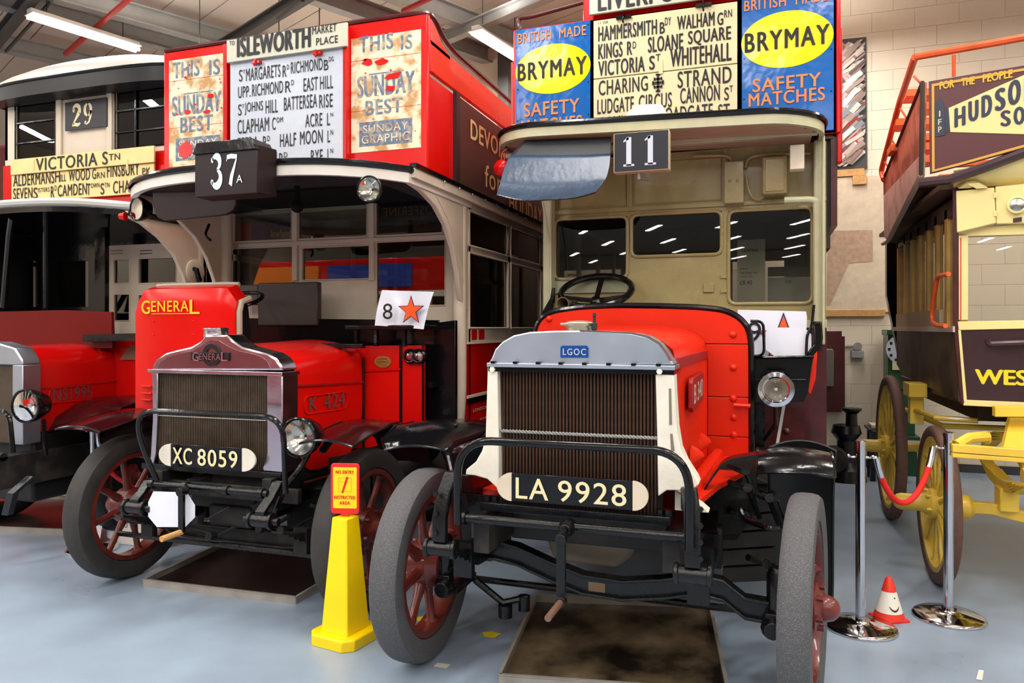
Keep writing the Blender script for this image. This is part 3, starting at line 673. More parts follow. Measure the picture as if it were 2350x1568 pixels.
# scuttle hoop behind dash, steering wheel, bulb horn
SWC = at(1368, 668, Y=4.75)
tl = math.radians(28)
e1 = Vector((1, 0, 0)); e2 = Vector((0, math.cos(tl), math.sin(tl)))
ring = [SWC + e1*.232*math.cos(q) + e2*.232*math.sin(q) for q in [2*math.pi*i/36 for i in range(36)]]
nn = e1.cross(e2)
hubp = SWC - nn*.05 + Vector((0, -.03, -.02))
sw = part(MB().tube(ring, .022, 10, closed=True), 'steering_wheel', BLACK, B)
for q in (90, 205, 335):
    p_ = SWC + (e1*math.cos(math.radians(q)) + e2*math.sin(math.radians(q)))*.225
    part(MB().beam([hubp, p_], (.018, 0, 0) if q == 90 else (0, 0, .016), (0, 0, .006) if q == 90 else (0, .01, 0)), 'spoke', BLACK, sw, .003)
part(MB().lathe([(.035, -.02), (.045, 0), (.03, .02)], hubp, nn, 16), 'hub', BLACK, sw)
part(MB().tube([hubp, Vector((hubp.x, 4.3, 1.35))], .022, 10), 'steering_column', BLACK, B)
hc = at(1291, 697, Y=4.45)
part(MB().lathe([(.012, .25), (.018, .14), (.034, .02), (.042, 0), (.036, 0), (.02, .05), (.01, .12)], hc, (.1, 1, .05), 20, cap=False), 'horn', M('aged brass horn', C(128, 112, 84), .35, .7), B)
part(MB().tube([hc + Vector((0, .12, -.02)), hc + Vector((0, .12, -.25))], .01, 6), 'horn_bracket', BLACK, B)
# ---- driver's cab floor, side panels, right side
part(MB().box(-1.4, .32, 4.32, 5.0, .74, .8), 'cab_floor', GREASE, B)
part(MB().box(-1.2, -.2, 4.72, 5.0, 1.18, 1.36), 'driver_seat', BLACK, B, .03)
SX0, SX1 = at(1726, 820, Y=4.45).x, at(1868, 820, Y=4.45).x
sp_ = pp([(1722, 822), (1866, 820), (1855, 900), (1846, 922), (1722, 926)], Y=4.45)
part(MB().prism(sp_, (0, .02, 0)), 'side_board', BLACK, B, .003)
part(MB().tube(pp([(1722, 821), (1868, 819)], Y=4.44), .008, 8).tube(pp([(1722, 872), (1850, 872)], Y=4.445), .004, 6), 'beading', BLACK, B)
part(MB().prism(pp([(1722, 926), (1848, 924), (1846, 1030), (1722, 1030)], Y=4.62), (0, .03, 0)), 'step_panel', MAROON, B)
part(MB().prism(pp([(1722, 930), (1755, 930), (1755, 1030), (1722, 1030)], Y=4.55), (0, .03, 0)), 'step_side', BLACK, B)
each(B, 'rivet', MAROON, pp([(1805, 990)], Y=4.615), .02)
part(MB().tube(rnd(pp([(1722, 737), (1752, 738), (1754, 816), (1724, 818)], Y=4.42), .04), .008, 8), 'hand_loop', BLACK, B)
part(MB().tube(rnd(pp([(1850, 815), (1852, 768), (1862, 752), (1868, 700)], Y=4.5), .03), .008, 8), 'grab_rail', BLACK, B)
# seat end (black curled arm) with orange edge
sa = [(1866, 738), (1886, 738), (1889, 775), (1886, 800), (1876, 815), (1866, 830), (1856, 905), (1848, 905), (1853, 830), (1845, 822), (1860, 800), (1868, 790)]
part(MB().prism(pp(sa, Y=4.5), (0, .05, 0)), 'seat_arm', BLACK, B, .008)
part(MB().prism(pp([(1868, 815), (1876, 806), (1872, 870), (1860, 905), (1852, 896), (1860, 860)], Y=4.49), (0, .012, 0)), 'seat_arm_edge', RED2, B)
sa2 = [(1228, 756), (1236, 742), (1246, 712), (1262, 684), (1266, 660), (1271, 660), (1268, 712), (1250, 726), (1236, 756)]
part(MB().prism(pp(sa2, Y=4.5), (0, .05, 0)), 'seat_arm', BLACK, B, .008)
# acetylene head lamp
lc = at(1781, 894, Y=4.2)
L_ = lamp(B, 'head_lamp', lc, .078, .16, BLACK, (-.02, -1, 0), rimm=CHROME, label='round head lamp with wide silver rim')
part(MB().lathe([(.079, .012), (.094, .016), (.092, .028), (.07, .03), (.062, .02)], lc, (-.02, -1, 0), 32, cap=False), 'silver_rim', CHROME, L_)
part(MB().lathe([(.055, -.03), (.05, .0), (.03, .0)], lc + Vector((0, .04, .095)), n=18), 'chimney', BLACK, L_)
part(MB().tube([lc + Vector((0, .06, -.08)), lc + Vector((0, .12, -.2)), (lc.x-.06, 4.4, lc.z - .3)], .012, 8), 'lamp_bracket', IRON, B)
part(MB().beam([at(1800, 925, Y=4.4), at(1782, 1030, Y=4.3)], (.008, 0, 0), (0, .008, 0)), 'brake_lever', STEELG, B)
# mudguards
def guard(x0, x1, prof, name='mudguard', dome=.03, mat=BLACK, lip=True):
    rows = []
    n = len(prof); cz = [Vector((0, y, z)) for y, z in prof]
    for i in range(n):
        t = (cz[min(i+1, n-1)] - cz[max(i-1, 0)]).normalized(); nr = Vector((0, -t.z, t.y))
        rows.append([Vector((x0 + (x1-x0)*k/8, cz[i].y, cz[i].z)) + nr*dome*(1-(2*k/8-1)**2) for k in range(9)])
    o = part(MB().grid(rows, (0, 0, -.006)), name, mat, B, sharp=60)
    if lip: part(MB().tube(rows[0], .006, 6).tube([r_[0] for r_ in rows], .006, 6).tube([r_[-1] for r_ in rows], .006, 6), 'edge_bead', mat, o)
    return o
gx0, gx1 = at(1738, 1050, Y=3.62).x, at(1912, 1050, Y=3.62).x
guard(gx0, gx1, [(3.52, .945), (3.58, 1.0), (3.68, 1.025), (3.85, 1.01)], dome=.018)
guard(at(1765, 1100, Y=3.95).x, at(1912, 1100, Y=3.95).x, [(3.80, 1.02), (3.88, .94), (3.94, .78), (3.96, .55), (3.97, .35), (4.0, .2)], dome=.05, mat=M('satin black sheet', C(24, 26, 26), .5))
lp = [at(857, 1035, Y=3.42), at(960, 978, Y=3.6)]
rows = []
for i, (y, z, xa, xb) in enumerate([(3.30, .99, -1.80, -1.42), (3.38, 1.03, -1.86, -1.36), (3.52, 1.08, -1.86, -1.30), (3.7, 1.08, -1.84, -1.26), (3.88, 1.0, -1.80, -1.24), (4.02, .8, -1.78, -1.24), (4.08, .55, -1.78, -1.24)]):
    rows.append([Vector((xa + (xb-xa)*k/8, y, z + .03*(1-(2*k/8-1)**2))) for k in range(9)])
mg = part(MB().grid(rows, (0, 0, -.006)), 'mudguard', BLACK, B, sharp=60)
part(MB().tube(rows[0], .007, 6).tube([r_[-1] for r_ in rows], .009, 6).tube([r_[0] for r_ in rows], .006, 6), 'edge_bead', BLACK, mg)
each(mg, 'rivet', BLACK, [Vector((-1.75, 3.45, 1.085)), Vector((-1.5, 3.5, 1.105))], .012, domes, d=(0, -.2, 1))
part(MB().tube(rnd([(xl-.02, YH+.1, zc), (-1.42, 3.2, 1.04), (-1.32, 3.6, 1.08), (-1.2, 3.9, .8)], .1), .014, 8), 'mudguard_stay', BLACK, B)
part(MB().beam(rnd([at(1612, 1130, Y=3.4), at(1640, 1085, Y=3.4), at(1665, 1055, Y=3.45), at(1740, 1043, Y=3.5)], .06), (0, .05, 0), (0, 0, .008)), 'side_valance', BLACK, B)
part(MB().prism(pp([(1640, 1090), (1665, 1058), (1735, 1048), (1738, 1170), (1690, 1240), (1650, 1240)], Y=3.85), (0, .02, 0)), 'inner_panel', GREASE, B)
# sump, engine underside, mechanical clutter beneath
part(MB().prism([Vector((x, 3.45, z)) for x, z in ((-1.02, .62), (-.98, .50), (-.95, .47), (-.66, .47), (-.60, .52), (-.56, .64))], (0, .75, 0)), 'sump', M('dull aluminium sump', C(150, 138, 120), .55, .3), B, .02)
m = MB().box(-1.1, -.36, 3.2, 4.2, .64, .8).box(-1.0, -.5, 4.2, 5.2, .5, .78); m.lathe([(.1, 0), (.1, .5)], (-.75, 4.3, .62), (0, 1, 0), 16)
part(m, 'engine', GREASE, B, .01)
part(MB().tube([(-.75, 4.8, .6), (-.75, 7.9, .5)], .03, 10), 'drive_shaft', GREASE, B)
part(MB().box(-.52, .02, 4.36, 4.4, .26, .86), 'undershield', GREASE, B, .01)
part(MB().box(-.42, -.2, 3.75, 4.1, .42, .62).lathe([(.09, 0), (.11, .05), (.11, .3)], (-.32, 3.7, .56), (0, 1, 0), 16), 'gearbox', GREASE, B, .01)
part(MB().tube([(-1.6, 8.0, .52), (.2, 8.0, .52)], .06, 12).ball((-.75, 8.0, .52), .17, 14), 'rear_axle', GREASE, B)
rj = random.Random(3)
for k in range(9):
    x = rj.uniform(-.15, .1); y = rj.uniform(3.5, 4.1); z = rj.uniform(.55, .95)
    part(MB().tube([(x-.08, y, z), (x, y+.1, z-.05), (x+.05, y+.2, z-.2)], rj.uniform(.008, .018), 6).lathe([(.02, 0), (.02, .05)], (x, y, z-.02), (0, -1, .2), 8), 'linkage', IRON, B)
for k in range(5):
    part(MB().beam([(-.20, 3.9, .36+.085*k), (.05, 3.9, .40+.085*k)], (0, .05, 0), (0, 0, .036)), 'tread_plate', RUBBER2, B)
part(MB().tube(rnd([at(1700, 1170, Y=3.5), at(1712, 1195, Y=3.45), at(1755, 1210, Y=3.3), at(1790, 1214, Y=3.3)], .05), .013, 8), 'rod', BLACK, B)
# ---- bulkhead with three windows
UY = 5.0
def quad(px0, py0, px1, py1, Y): a = at(px0, py0, Y=Y); b2 = at(px1, py1, Y=Y); return a.x, b2.x, b2.z, a.z
XL, XR = -1.43, .36
ZT = 2.765
wins = []
for (a0, a1, yt, yb, rf) in ((1273, 1440, 500, 640, 1357), (1449, 1656, 489, 587, 1550), (1672, 1864, 480, 697, 1768)):
    p_ = at(a0, 753, Y=UY).x, at(a1, 753, Y=UY).x, at(rf, yb, Y=UY).z, at(rf, yt, Y=UY).z
    wins.append(p_)
def wall_with_holes(mb, x0, x1, z0, z1, holes, Y, th):
    xs = sorted({x0, x1} | {h[0] for h in holes} | {h[1] for h in holes})
    for i in range(len(xs)-1):
        a_, c_ = xs[i], xs[i+1]; mid = (a_+c_)/2; hs = sorted([h for h in holes if h[0] < mid < h[1]], key=lambda h: h[2]); z = z0
        for h in hs:
            if h[2] > z: mb.box(a_, c_, Y, Y+th, z, h[2])
            z = h[3]
        if z < z1: mb.box(a_, c_, Y, Y+th, z, z1)
    return mb
bk = part(wall_with_holes(MB(), XL, XR, .75, ZT, wins, UY, .03), 'bulkhead', OLIVE, B)
for w_ in wins:
    x0, x1, z0, z1 = w_; r_ = .035
    path = rnd([(x0, UY-.002, z0), (x0, UY-.002, z1), (x1, UY-.002, z1), (x1, UY-.002, z0)], .05, 5, closed=True)
    part(MB().tube(path, .012, 8, closed=True), 'window_frame', OLIVE, bk)
    part(MB().box(x0, x1, UY+.012, UY+.016, z0, z1), 'pane', GLASS, bk)
# raised framing and panels above windows
zb_ = at(1550, 480, Y=UY).z
for px in (1445, 1665): part(MB().box(at(px-6, 400, Y=UY).x, at(px+6, 400, Y=UY).x, UY-.012, UY, zb_, ZT), 'batten', OLIVE, bk, .003)
part(MB().box(XL, XR, UY-.014, UY, zb_-.0, zb_+.03), 'rail', OLIVE, bk, .003)
for a0, a1 in ((1285, 1437), (1455, 1655)):
    x0, x1 = at(a0, 400, Y=UY).x, at(a1, 400, Y=UY).x; z0, z1 = zb_+.045, ZT-.06
    part(MB().tube([(x0, UY-.003, z0), (x0, UY-.003, z1), (x1, UY-.003, z1), (x1, UY-.003, z0)], .005, 6, closed=True), 'panel_bead', OLIVE, bk)
# lower panel: lock, hinges
a = at(1626, 661, Y=UY); part(MB().box(a.x-.033, a.x+.033, UY-.012, UY, a.z-.03, a.z+.028), 'lock_plate', OLIVE, bk, .003)
for y in (635, 668): a = at(1661, y, Y=UY); part(MB().box(a.x-.02, a.x+.02, UY-.01, UY, a.z-.012, a.z+.012), 'hinge', OLIVE, bk, .002)
part(wall_with_holes(MB(), at(1270, 600, Y=4.98).x, at(1438, 600, Y=4.98).x, at(1357, 672, Y=4.98).z, at(1357, 644, Y=4.98).z, [], 4.98, .015), 'sill_board', M('grey green board', C(150, 150, 124), .5), bk)
part(MB().box(XL, XR, UY-.05, UY+.0, 1.60, 1.65), 'window_rail', LTOLIVE, bk, .004)
part(MB().box(XL, XR, UY-.03, UY+.0, .75, 1.6), 'seat_back', MAROON, bk)
# equipment on the bulkhead
a = at(1683, 417, Y=UY-.07); bx = at(1707, 467, Y=UY-.07); c0 = at(1662, 372, Y=UY-.07)
bq = part(MB().box(c0.x, bx.x, UY-.08, UY, at(1683, 467, Y=UY-.07).z, c0.z), 'switch_box', OLIVE, B, .005)
each(bq, 'screw', OLIVE, pp([(1675, 415), (1692, 415)], Y=UY-.083), .01)
c0, c1 = at(1749, 362, Y=UY-.12), at(1806, 445, Y=UY-.12)
jb = part(MB().box(c0.x, c1.x, UY-.14, UY, c1.z, c0.z), 'junction_box', OLIVE, B, .012)
part(MB().box(c0.x+.015, c1.x-.015, UY-.147, UY-.13, c1.z+.015, c0.z-.015), 'lid', OLIVE, jb, .006)
part(MB().tube(rnd(pp([(1590, 358), (1672, 357), (1680, 372)], Y=UY-.03), .05), .011, 8), 'conduit', OLIVE, B)
part(MB().tube(rnd(pp([(1710, 385), (1716, 362), (1749, 355), (1860, 352)], Y=UY-.04), .06), .010, 8), 'conduit', OLIVE, B)
part(MB().tube(rnd(pp([(1760, 447), (1735, 462), (1717, 440), (1712, 400)], Y=UY-.05), .05), .008, 8), 'conduit', OLIVE, B)
c0, c1 = at(1813, 333, Y=4.7), at(1846, 387, Y=4.7)
part(MB().box(c0.x, c1.x, 4.7, 4.78, c1.z, c0.z), 'interior_lamp', CREAM, B, .004)
part(MB().tube(rnd(pp([(1800, 460), (1872, 458), (1874, 475), (1876, 738)], Y=4.85), .05), .021, 10), 'heater_pipe', LTOLIVE, B)
part(MB().box(at(1866, 500, Y=4.95).x, at(1892, 500, Y=4.95).x, 4.88, 5.0, 1.5, 2.75), 'corner_post', LTOLIVE, B, .01)
part(MB().box(at(1886, 500, Y=4.8).x, at(1893, 500, Y=4.8).x, 4.78, 4.82, 1.5, 2.75), 'door_post', LTOLIVE, B, .006)
part(MB().box(at(1250, 500, Y=4.95).x, at(1270, 500, Y=4.95).x, 4.9, 5.0, 1.45, 2.75), 'corner_post', LTOLIVE, B, .01)
part(MB().tube(pp([(1244, 455), (1262, 560), (1264, 700)], Y=4.8), .008, 6), 'stay_rod', LTOLIVE, B)
part(MB().box(-.0+at(1895, 400, Y=5.05).x, at(1905, 400, Y=5.05).x, 5.03, 8.8, 2.10, 2.85), 'overhang_lining', GREASE, B)
part(MB().box(at(1906, 400, Y=5.03).x, at(1921, 400, Y=5.03).x, 5.01, 8.8, at(1910, 520, Y=5.03).z, 2.9), 'side_board', MAROON, B)
# ---- saloon shell behind the bulkhead (seen through its windows)
INT = M('varnished interior wood', C(84, 54, 34), .4, var=.3, vscale=8)
part(MB().box(XL, XR, UY+.03, 8.8, .78, .84), 'saloon_floor', INT, B)
part(MB().box(-1.68, .40, UY-.0, 8.8, 2.78, 2.84), 'upper_deck_floor', M('saloon ceiling', C(96, 78, 58), .5), B)
for x0 in (XL, XR-.03):
    hs = [(5.1+k*.72, 5.74+k*.72, 1.6, 2.4) for k in range(5)]
    m = MB()
    for (ya, yb2, z0, z1) in [(5.03, 8.8, .8, 1.6), (5.03, 8.8, 2.4, 2.8)]: m.box(x0, x0+.03, ya, yb2, z0, z1)
    for k in range(6): m.box(x0, x0+.03, 5.03+k*.72, 5.1+k*.72, 1.6, 2.4)
    m.box(x0, x0+.03, 8.7, 8.8, 1.6, 2.4)
    part(m, 'saloon_side', INT, B)
    for h in hs: part(MB().box(x0+.012, x0+.018, h[0], h[1], h[2], h[3]), 'pane', GLASS, B)
part(wall_with_holes(MB(), XL, XR, .8, 2.8, [(-.35, .2, .8, 2.35), (-1.2, -.5, 1.5, 2.3)], 8.75, .03), 'rear_bulkhead', INT, B)
for k in range(4): part(MB().box(XL+.05, XL+.75, 5.9+k*.7, 6.3+k*.7, 1.15, 1.25).box(XL+.05, XL+.75, 6.25+k*.7, 6.32+k*.7, 1.2, 1.75), 'bench', MAROON, B, .01)
# fare poster on a stand inside
ps = quad(1692, 522, 1756, 706, 5.6)
fo = part(MB().box(ps[0], ps[1], 5.6, 5.62, at(1720, 700, Y=5.6).z, at(1720, 550, Y=5.6).z), 'fare_poster', M('grey white poster', C(190, 190, 170), .6), B)
m = MB(); tx(m, 'CENTRAL', 1702, 1742, 579, 572, Y=5.598); tx(m, 'Express', 1700, 1716, 620, 615, Y=5.598); tx(m, 'services run', 1700, 1738, 629, 624, Y=5.598); tx(m, 'every day', 1700, 1728, 638, 633, Y=5.598); tx(m, '£8.40', 1698, 1726, 654, 644, Y=5.598)
part(m, 'lettering', INK, fo)
ps = quad(1762, 583, 1862, 700, 5.8)
fo = part(MB().box(ps[0], ps[1], 5.8, 5.82, at(1810, 692, Y=5.8).z, at(1810, 636, Y=5.8).z), 'notice', M('white notice', C(200, 200, 188), .6), B)
m = MB(); tx(m, 'CO', 1802, 1816, 650, 644, Y=5.798); part(m, 'lettering', INK, fo)
part(MB().box(ps[0], ps[1], 5.8, 5.82, at(1810, 634, Y=5.8).z, at(1810, 612, Y=5.8).z), 'notice_band', M('green band', C(30, 48, 40), .6), fo)
# ---- canopy over the driver
def rrect(xa, xb, ya, yb2, r_, n=6):
    pts = [Vector((xa, yb2, 0))] + [Vector((xa + r_ - r_*math.cos(q), ya + r_ - r_*math.sin(q), 0)) for q in [math.pi/2*i/n for i in range(n+1)]] + \
          [Vector((xb - r_ + r_*math.sin(q), ya + r_ - r_*math.cos(q), 0)) for q in [math.pi/2*i/n for i in range(n+1)]] + [Vector((xb, yb2, 0))]
    return pts
KX0, KX1 = -1.70, .335
cp = rrect(KX0, KX1, 4.42, 5.0, .36, 8)
zc0 = 2.777; zc1 = 2.836
tilt = lambda p: Vector((p.x, p.y, p.z - .022*(p.x+.7)/.7))
m = MB()
for i in range(len(cp)-1):
    a, b_ = cp[i], cp[i+1]; m.add([a + Vector((0, 0, zc0)), b_ + Vector((0, 0, zc0)), b_ + Vector((0, 0, zc1)), a + Vector((0, 0, zc1))], [(0, 1, 2, 3)])
def inset(pts, d):
    c = Vector(((KX0+KX1)/2, 5.0, 0)); return [Vector((c.x + (p.x-c.x)*(1-d/1.05), 5.0 + (p.y-5.0)*(1-d/.6), 0)) for p in pts]
ci = inset(cp, .03)
cano = None
m2 = MB(); n = len(cp)
vs = [tilt(p + Vector((0, 0, z))) for z in (zc0, zc1) for p in cp] + [tilt(p + Vector((0, 0, z))) for z in (zc0, zc1) for p in ci]
fs = []
for i in range(n-1):
    fs += [(i, i+1, n+i+1, n+i), (2*n+i+1, 2*n+i, 3*n+i, 3*n+i+1), (i+1, i, 2*n+i, 2*n+i+1), (n+i, n+i+1, 3*n+i+1, 3*n+i)]
cano = part(MB().add(vs, fs), 'canopy_fascia', LTOLIVE, B, sharp=40)
part(MB().tube([tilt(p + Vector((0, 0, zc1+.014))) for p in cp], .019, 8), 'canopy_edge', BLACK, cano)
part(MB().prism([tilt(p + Vector((0, 0, zc1-.01))) for p in ci], (0, 0, .03)), 'canopy_roof', BLACK, cano)
bn = 7; yy = [4.46 + k*.08 for k in range(bn+1)]
UNDER = M('canopy lining board', C(186, 150, 122), .5, var=.08, vscale=5)
for k in range(bn):
    sx = .02 + (.12 if k == 0 else .05 if k == 1 else 0)
    part(MB().prism([tilt(Vector((x_, y_, zc0+.006))) for x_, y_ in ((KX0+.05+sx, yy[k]+.003), (KX1-.05-sx, yy[k]+.003), (KX1-.05-sx, yy[k+1]-.001), (KX0+.05+sx, yy[k+1]-.001))], (0, 0, .012)), 'lining_board', UNDER, cano)
part(MB().box(KX0+.04, KX1-.04, 4.72, 4.77, zc0-.03, zc0+.002), 'canopy_rib', LTOLIVE, cano, .004)
# number box 11
nb = quad(1408, 300, 1536, 392, 4.33)
z0, z1 = at(1470, 393, Y=4.33).z, at(1470, 302, Y=4.33).z
NB = thing('number_board', 'black board with white stencilled 11 hanging from canopy', 'sign', ((nb[0]+nb[1])/2, 4.36, z0))
part(MB().box(nb[0], nb[1], 4.33, 4.40, z0, z1), 'box', M('aged cream box', C(196, 176, 140), .5), NB, .004)
part(MB().box(nb[0]+.006, nb[1]-.006, 4.325, 4.332, z0+.006, z1-.004), 'face', M('blue black face', C(18, 21, 32), .4), NB)
m = MB()
for a0, a1 in ((1427, 1456), (1476, 1506)):
    o = at(a0, 381, Y=4.324); e = at(a1, 381, Y=4.324); digit(m, '1', Vector((o.x, 4.324, z0+.032)), Vector((e.x-o.x, 0, 0)), Vector((0, 0, (z1-z0)*.75)), Vector((0, 0, 0)))
part(m, 'numeral', BOARDW, NB)
part(MB().tube([((nb[0]+nb[1])/2-.02, 4.37, z0), ((nb[0]+nb[1])/2-.02, 4.37, z0-.03), ((nb[0]+nb[1])/2+.01, 4.5, z0-.02), ((nb[0]+nb[1])/2, 4.6, z1)], .01, 8), 'hook', STEELG, NB)
# storm apron
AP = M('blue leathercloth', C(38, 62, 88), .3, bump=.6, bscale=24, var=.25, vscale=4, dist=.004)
apl = [[(1205, 322), (1250, 320), (1300, 318), (1350, 316), (1402, 314)], [(1172, 356), (1230, 356), (1290, 356), (1345, 355), (1401, 352)], [(1157, 388), (1222, 392), (1285, 392), (1342, 388), (1398, 383)], [(1148, 420), (1215, 427), (1280, 425), (1335, 421), (1389, 412)], [(1140, 446), (1200, 459), (1262, 457), (1322, 452), (1368, 440)]]
ay = [4.47, 4.42, 4.36, 4.31, 4.30]
rows = [[at(a, b2, Y=y) for a, b2 in r_] for r_, y in zip(apl, ay)]
def dense(rows, k=4):
    cr = lambda a, b, c, d, t: b + (c-a)*.5*t + (a*2 - b*5 + c*4 - d)*.5*t*t + (b*3 - a - c*3 + d)*.5*t*t*t
    def up(L):
        o = []
        for i in range(len(L)-1):
            a, b, c, d = L[max(i-1, 0)], L[i], L[i+1], L[min(i+2, len(L)-1)]
            o += [cr(a, b, c, d, j/k) for j in range(k)]
        return o + [L[-1]]
    cols = [up(list(c)) for c in zip(*[up(r) for r in rows])]
    return [list(r) for r in zip(*cols)]
rows = dense(rows)
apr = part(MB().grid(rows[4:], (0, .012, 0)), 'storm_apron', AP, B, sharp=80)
part(MB().grid(rows[:5], (0, .012, 0)), 'apron_shade', M('shade-darkened leathercloth', C(24, 26, 32), .5, bump=.4, bscale=30), apr, sharp=80, label='upper strip of the apron, coloured dark for canopy shade')  # shade under the canopy, put into a darker colour of the apron's top
part(MB().tube([Vector(p) + Vector((0, -.0, -.004)) for p in rows[-1]], .005, 6), 'hem', BLACK, apr)
# red side lamp
sl = at(1150, 385, Y=4.62)
rl = part(MB().lathe([(.005, -.03), (.05, -.022), (.055, 0), (.03, .02), (.004, .026)], sl, (-.1, -1, 0), 20).tube([sl, sl + Vector((0, .02, .1)), sl + Vector((.04, .02, .13))], .006, 6), 'side_lamp', RED3, B)
# ---- upper deck front: advert plates either side of the route boards
UF = 4.97
XA, XB = at(1178, 300, Y=UF).x, at(1921, 300, Y=UF).x
def zat(px, py, Y): return at(px, py, Y=Y).z
ztop = zat(1182, 68, UF)
um = MB().box(XA, XB, UF, UF+.04, 2.8, ztop).box(at(1338, 0, Y=UF).x, XB, UF, UF+.04, 2.8, 3.98)
ud = part(um, 'upper_deck_front', RED3, B, .008)
ADB = M('blue enamel advert', C(0, 92, 172), .16, bump=.35, bscale=5, dist=.02, spec=.3)
ADY = M('yellow enamel', C(236, 214, 8), .16, bump=.35, bscale=5, dist=.02, spec=.3)
ADO = M('orange advert lettering', C(244, 128, 60), .35)
for (x0, x1, yt, yb, ec, er, L1) in ((1184, 1355, 70, 297, (1268, 158), (86, 57), 0), (1702, 1914, 0, 297, (1805, 90), (106, 65), 1)):
    ax0, ax1 = at(x0, 300, Y=UF-.01).x, at(x1, 300, Y=UF-.01).x; top = ztop - .01 if not L1 else 3.78
    ap = part(MB().box(ax0, ax1, UF-.012, UF, 2.82, top), 'advert_plate', ADB, ud, .003)
    c_ = at(*ec, Y=UF-.013); hw = (at(ec[0]+er[0], ec[1], Y=UF-.013).x - at(ec[0]-er[0], ec[1], Y=UF-.013).x)/2; hh = c_.z - zat(ec[0], ec[1]+er[1], UF-.013)
    part(MB().prism([Vector((c_.x + hw*math.cos(q), UF-.0145, c_.z + hh*math.sin(q))) for q in [2*math.pi*i/48 for i in range(48)]], (0, .002, 0)), 'oval', ADY, ap)
    Y_ = UF-.015; m = MB(); mk = MB()
    if not L1:
        tx(m, 'BRITISH  MADE', 1188, 1345, 101, 78, .012, Y=Y_); tx(m, 'SAFETY', 1202, 1330, 270, 238, .018, Y=Y_); tx(m, 'MATCHES', 1196, 1336, 308, 277, .018, Y=Y_)
        tx(mk, 'BRYMAY', 1188, 1347, 187, 147, .026, 1.18, Y=Y_)
    else:
        tx(m, 'BRITISH  MADE', 1708, 1902, 27, 3, .012, Y=Y_); tx(m, 'SAFETY', 1727, 1884, 213, 182, .018, Y=Y_); tx(m, 'MATCHES', 1718, 1893, 246, 216, .018, Y=Y_)
        tx(mk, 'BRYMAY', 1709, 1904, 122, 78, .026, 1.18, Y=Y_)
    part(m, 'lettering', ADO, ap); part(mk, 'brand_lettering', INK, ap)
    each(ap, 'screw', INK, [Vector((x_, UF-.013, z_)) for x_ in (ax0+.015, ax1-.015) for z_ in (2.86+.2, (2.86+top)/2, top-.03)], .005)
for x_ in (XB-.0,): part(MB().box(x_-.005, x_+.02, UF-.02, UF+.05, 2.8, 3.98).box(x_+.0, x_+.03, UF-.0, UF+.06, 2.62, 3.45), 'edge_strip', RED3, ud, .006)
m = MB().tube(rnd([at(1352, 2, Y=UF+.1), at(1215, 40, Y=UF+.02), at(1189, 42, Y=UF+.02), at(1192, 60, Y=UF+.02), at(1196, 68, Y=UF+.02)], .06), .014, 10)
part(m, 'hand_rail', MAROON, B)
# sides of the upper deck behind
part(MB().box(-1.72, -1.69, UF+.04, 8.8, 2.8, 3.5).box(.40, .43, UF+.04, 8.8, 2.8, 3.5).box(-1.72, .43, 8.77, 8.8, 2.8, 3.5), 'upper_deck_side', RED3, B)
# white ventilator on canopy
va = [(1432, 268), (1455, 243), (1460, 240), (1515, 238), (1520, 241), (1532, 262)]
part(MB().prism(pp(va, Y=4.72), (0, .14, 0)), 'ventilator', M('silver white cover', C(226, 226, 228), .35), cano, .006)
# ---- route boards (hooked on, so things of their own)
def board(name, label, grp, px0, px1, ytl, ybl, Y, mat, th=.02, cat='sign', rot=0):
    x0, x1 = at(px0, 300, Y=Y).x, at(px1, 300, Y=Y).x; z1, z0 = zat(px0, ytl, Y), zat(px0, ybl, Y)
    r = thing(name, label, cat, ((x0+x1)/2, Y, z0), grp)
    part(MB().box(x0, x1, Y, Y+th, z0, z1), 'board', mat, r, .003)
    return r
RB = 4.93
r1 = board('route_board', 'cream route board LIVERPOOL above the HAMMERSMITH board, cut by frame top', 'route boards of bus 11', 1352, 1695, -42, 34, RB-.02, BOARDG)
m = MB(); tx(m, 'LIVERPOOL ST', 1372, 1688, 27, -22, .03, Y=RB-.02); part(m, 'lettering', INK, r1)
r2 = board('route_board', 'cream route board reading HAMMERSMITH, KINGS RD and VICTORIA ST', 'route boards of bus 11', 1362, 1692, 48, 181, RB, BOARDC)
m = MB(); k_ = dict(Y=RB)
tx(m, '11 VIA', 1373, 1396, 57, 50, .0, **k_)
tx(m, 'HAMMERSMITH', 1373, 1508, 96, 62, .02, **k_); tx(m, 'B', 1514, 1526, 78, 52, .02, **k_); tx(m, 'DY', 1526, 1540, 59, 41, .01, **k_); tx(m, 'WALHAM', 1554, 1640, 70, 38, .02, **k_); tx(m, 'G', 1646, 1660, 59, 30, .02, **k_); tx(m, 'RN', 1662, 1680, 41, 24, .01, **k_)
tx(m, 'KINGS', 1373, 1429, 137, 102, .02, **k_); tx(m, 'R', 1439, 1451, 127, 96, .02, **k_); tx(m, 'D', 1452, 1460, 112, 96, .01, **k_); tx(m, 'SLOANE', 1487, 1568, 122, 86, .02, **k_); tx(m, 'SQUARE', 1579, 1678, 108, 72, .02, **k_)
tx(m, 'VICTORIA', 1373, 1480, 176, 141, .02, **k_); tx(m, 'S', 1490, 1503, 161, 129, .02, **k_); tx(m, 'T', 1505, 1516, 141, 125, .01, **k_); tx(m, 'WHITEHALL', 1538, 1679, 155, 114, .02, **k_)
part(m, 'lettering', INK, r2)
part(MB().box(at(1512, 165, Y=RB).x, at(1521, 165, Y=RB).x, RB-.008, RB, zat(1516, 170, RB), zat(1516, 140, RB)), 'catch', BOARDC, r2)
r3 = board('route_board', 'cream route board reading CHARING, STRAND and LUDGATE CIRCUS', 'route boards of bus 11', 1362, 1692, 183, 330, RB, BOARDC)
m = MB(); k_ = dict(Y=RB)
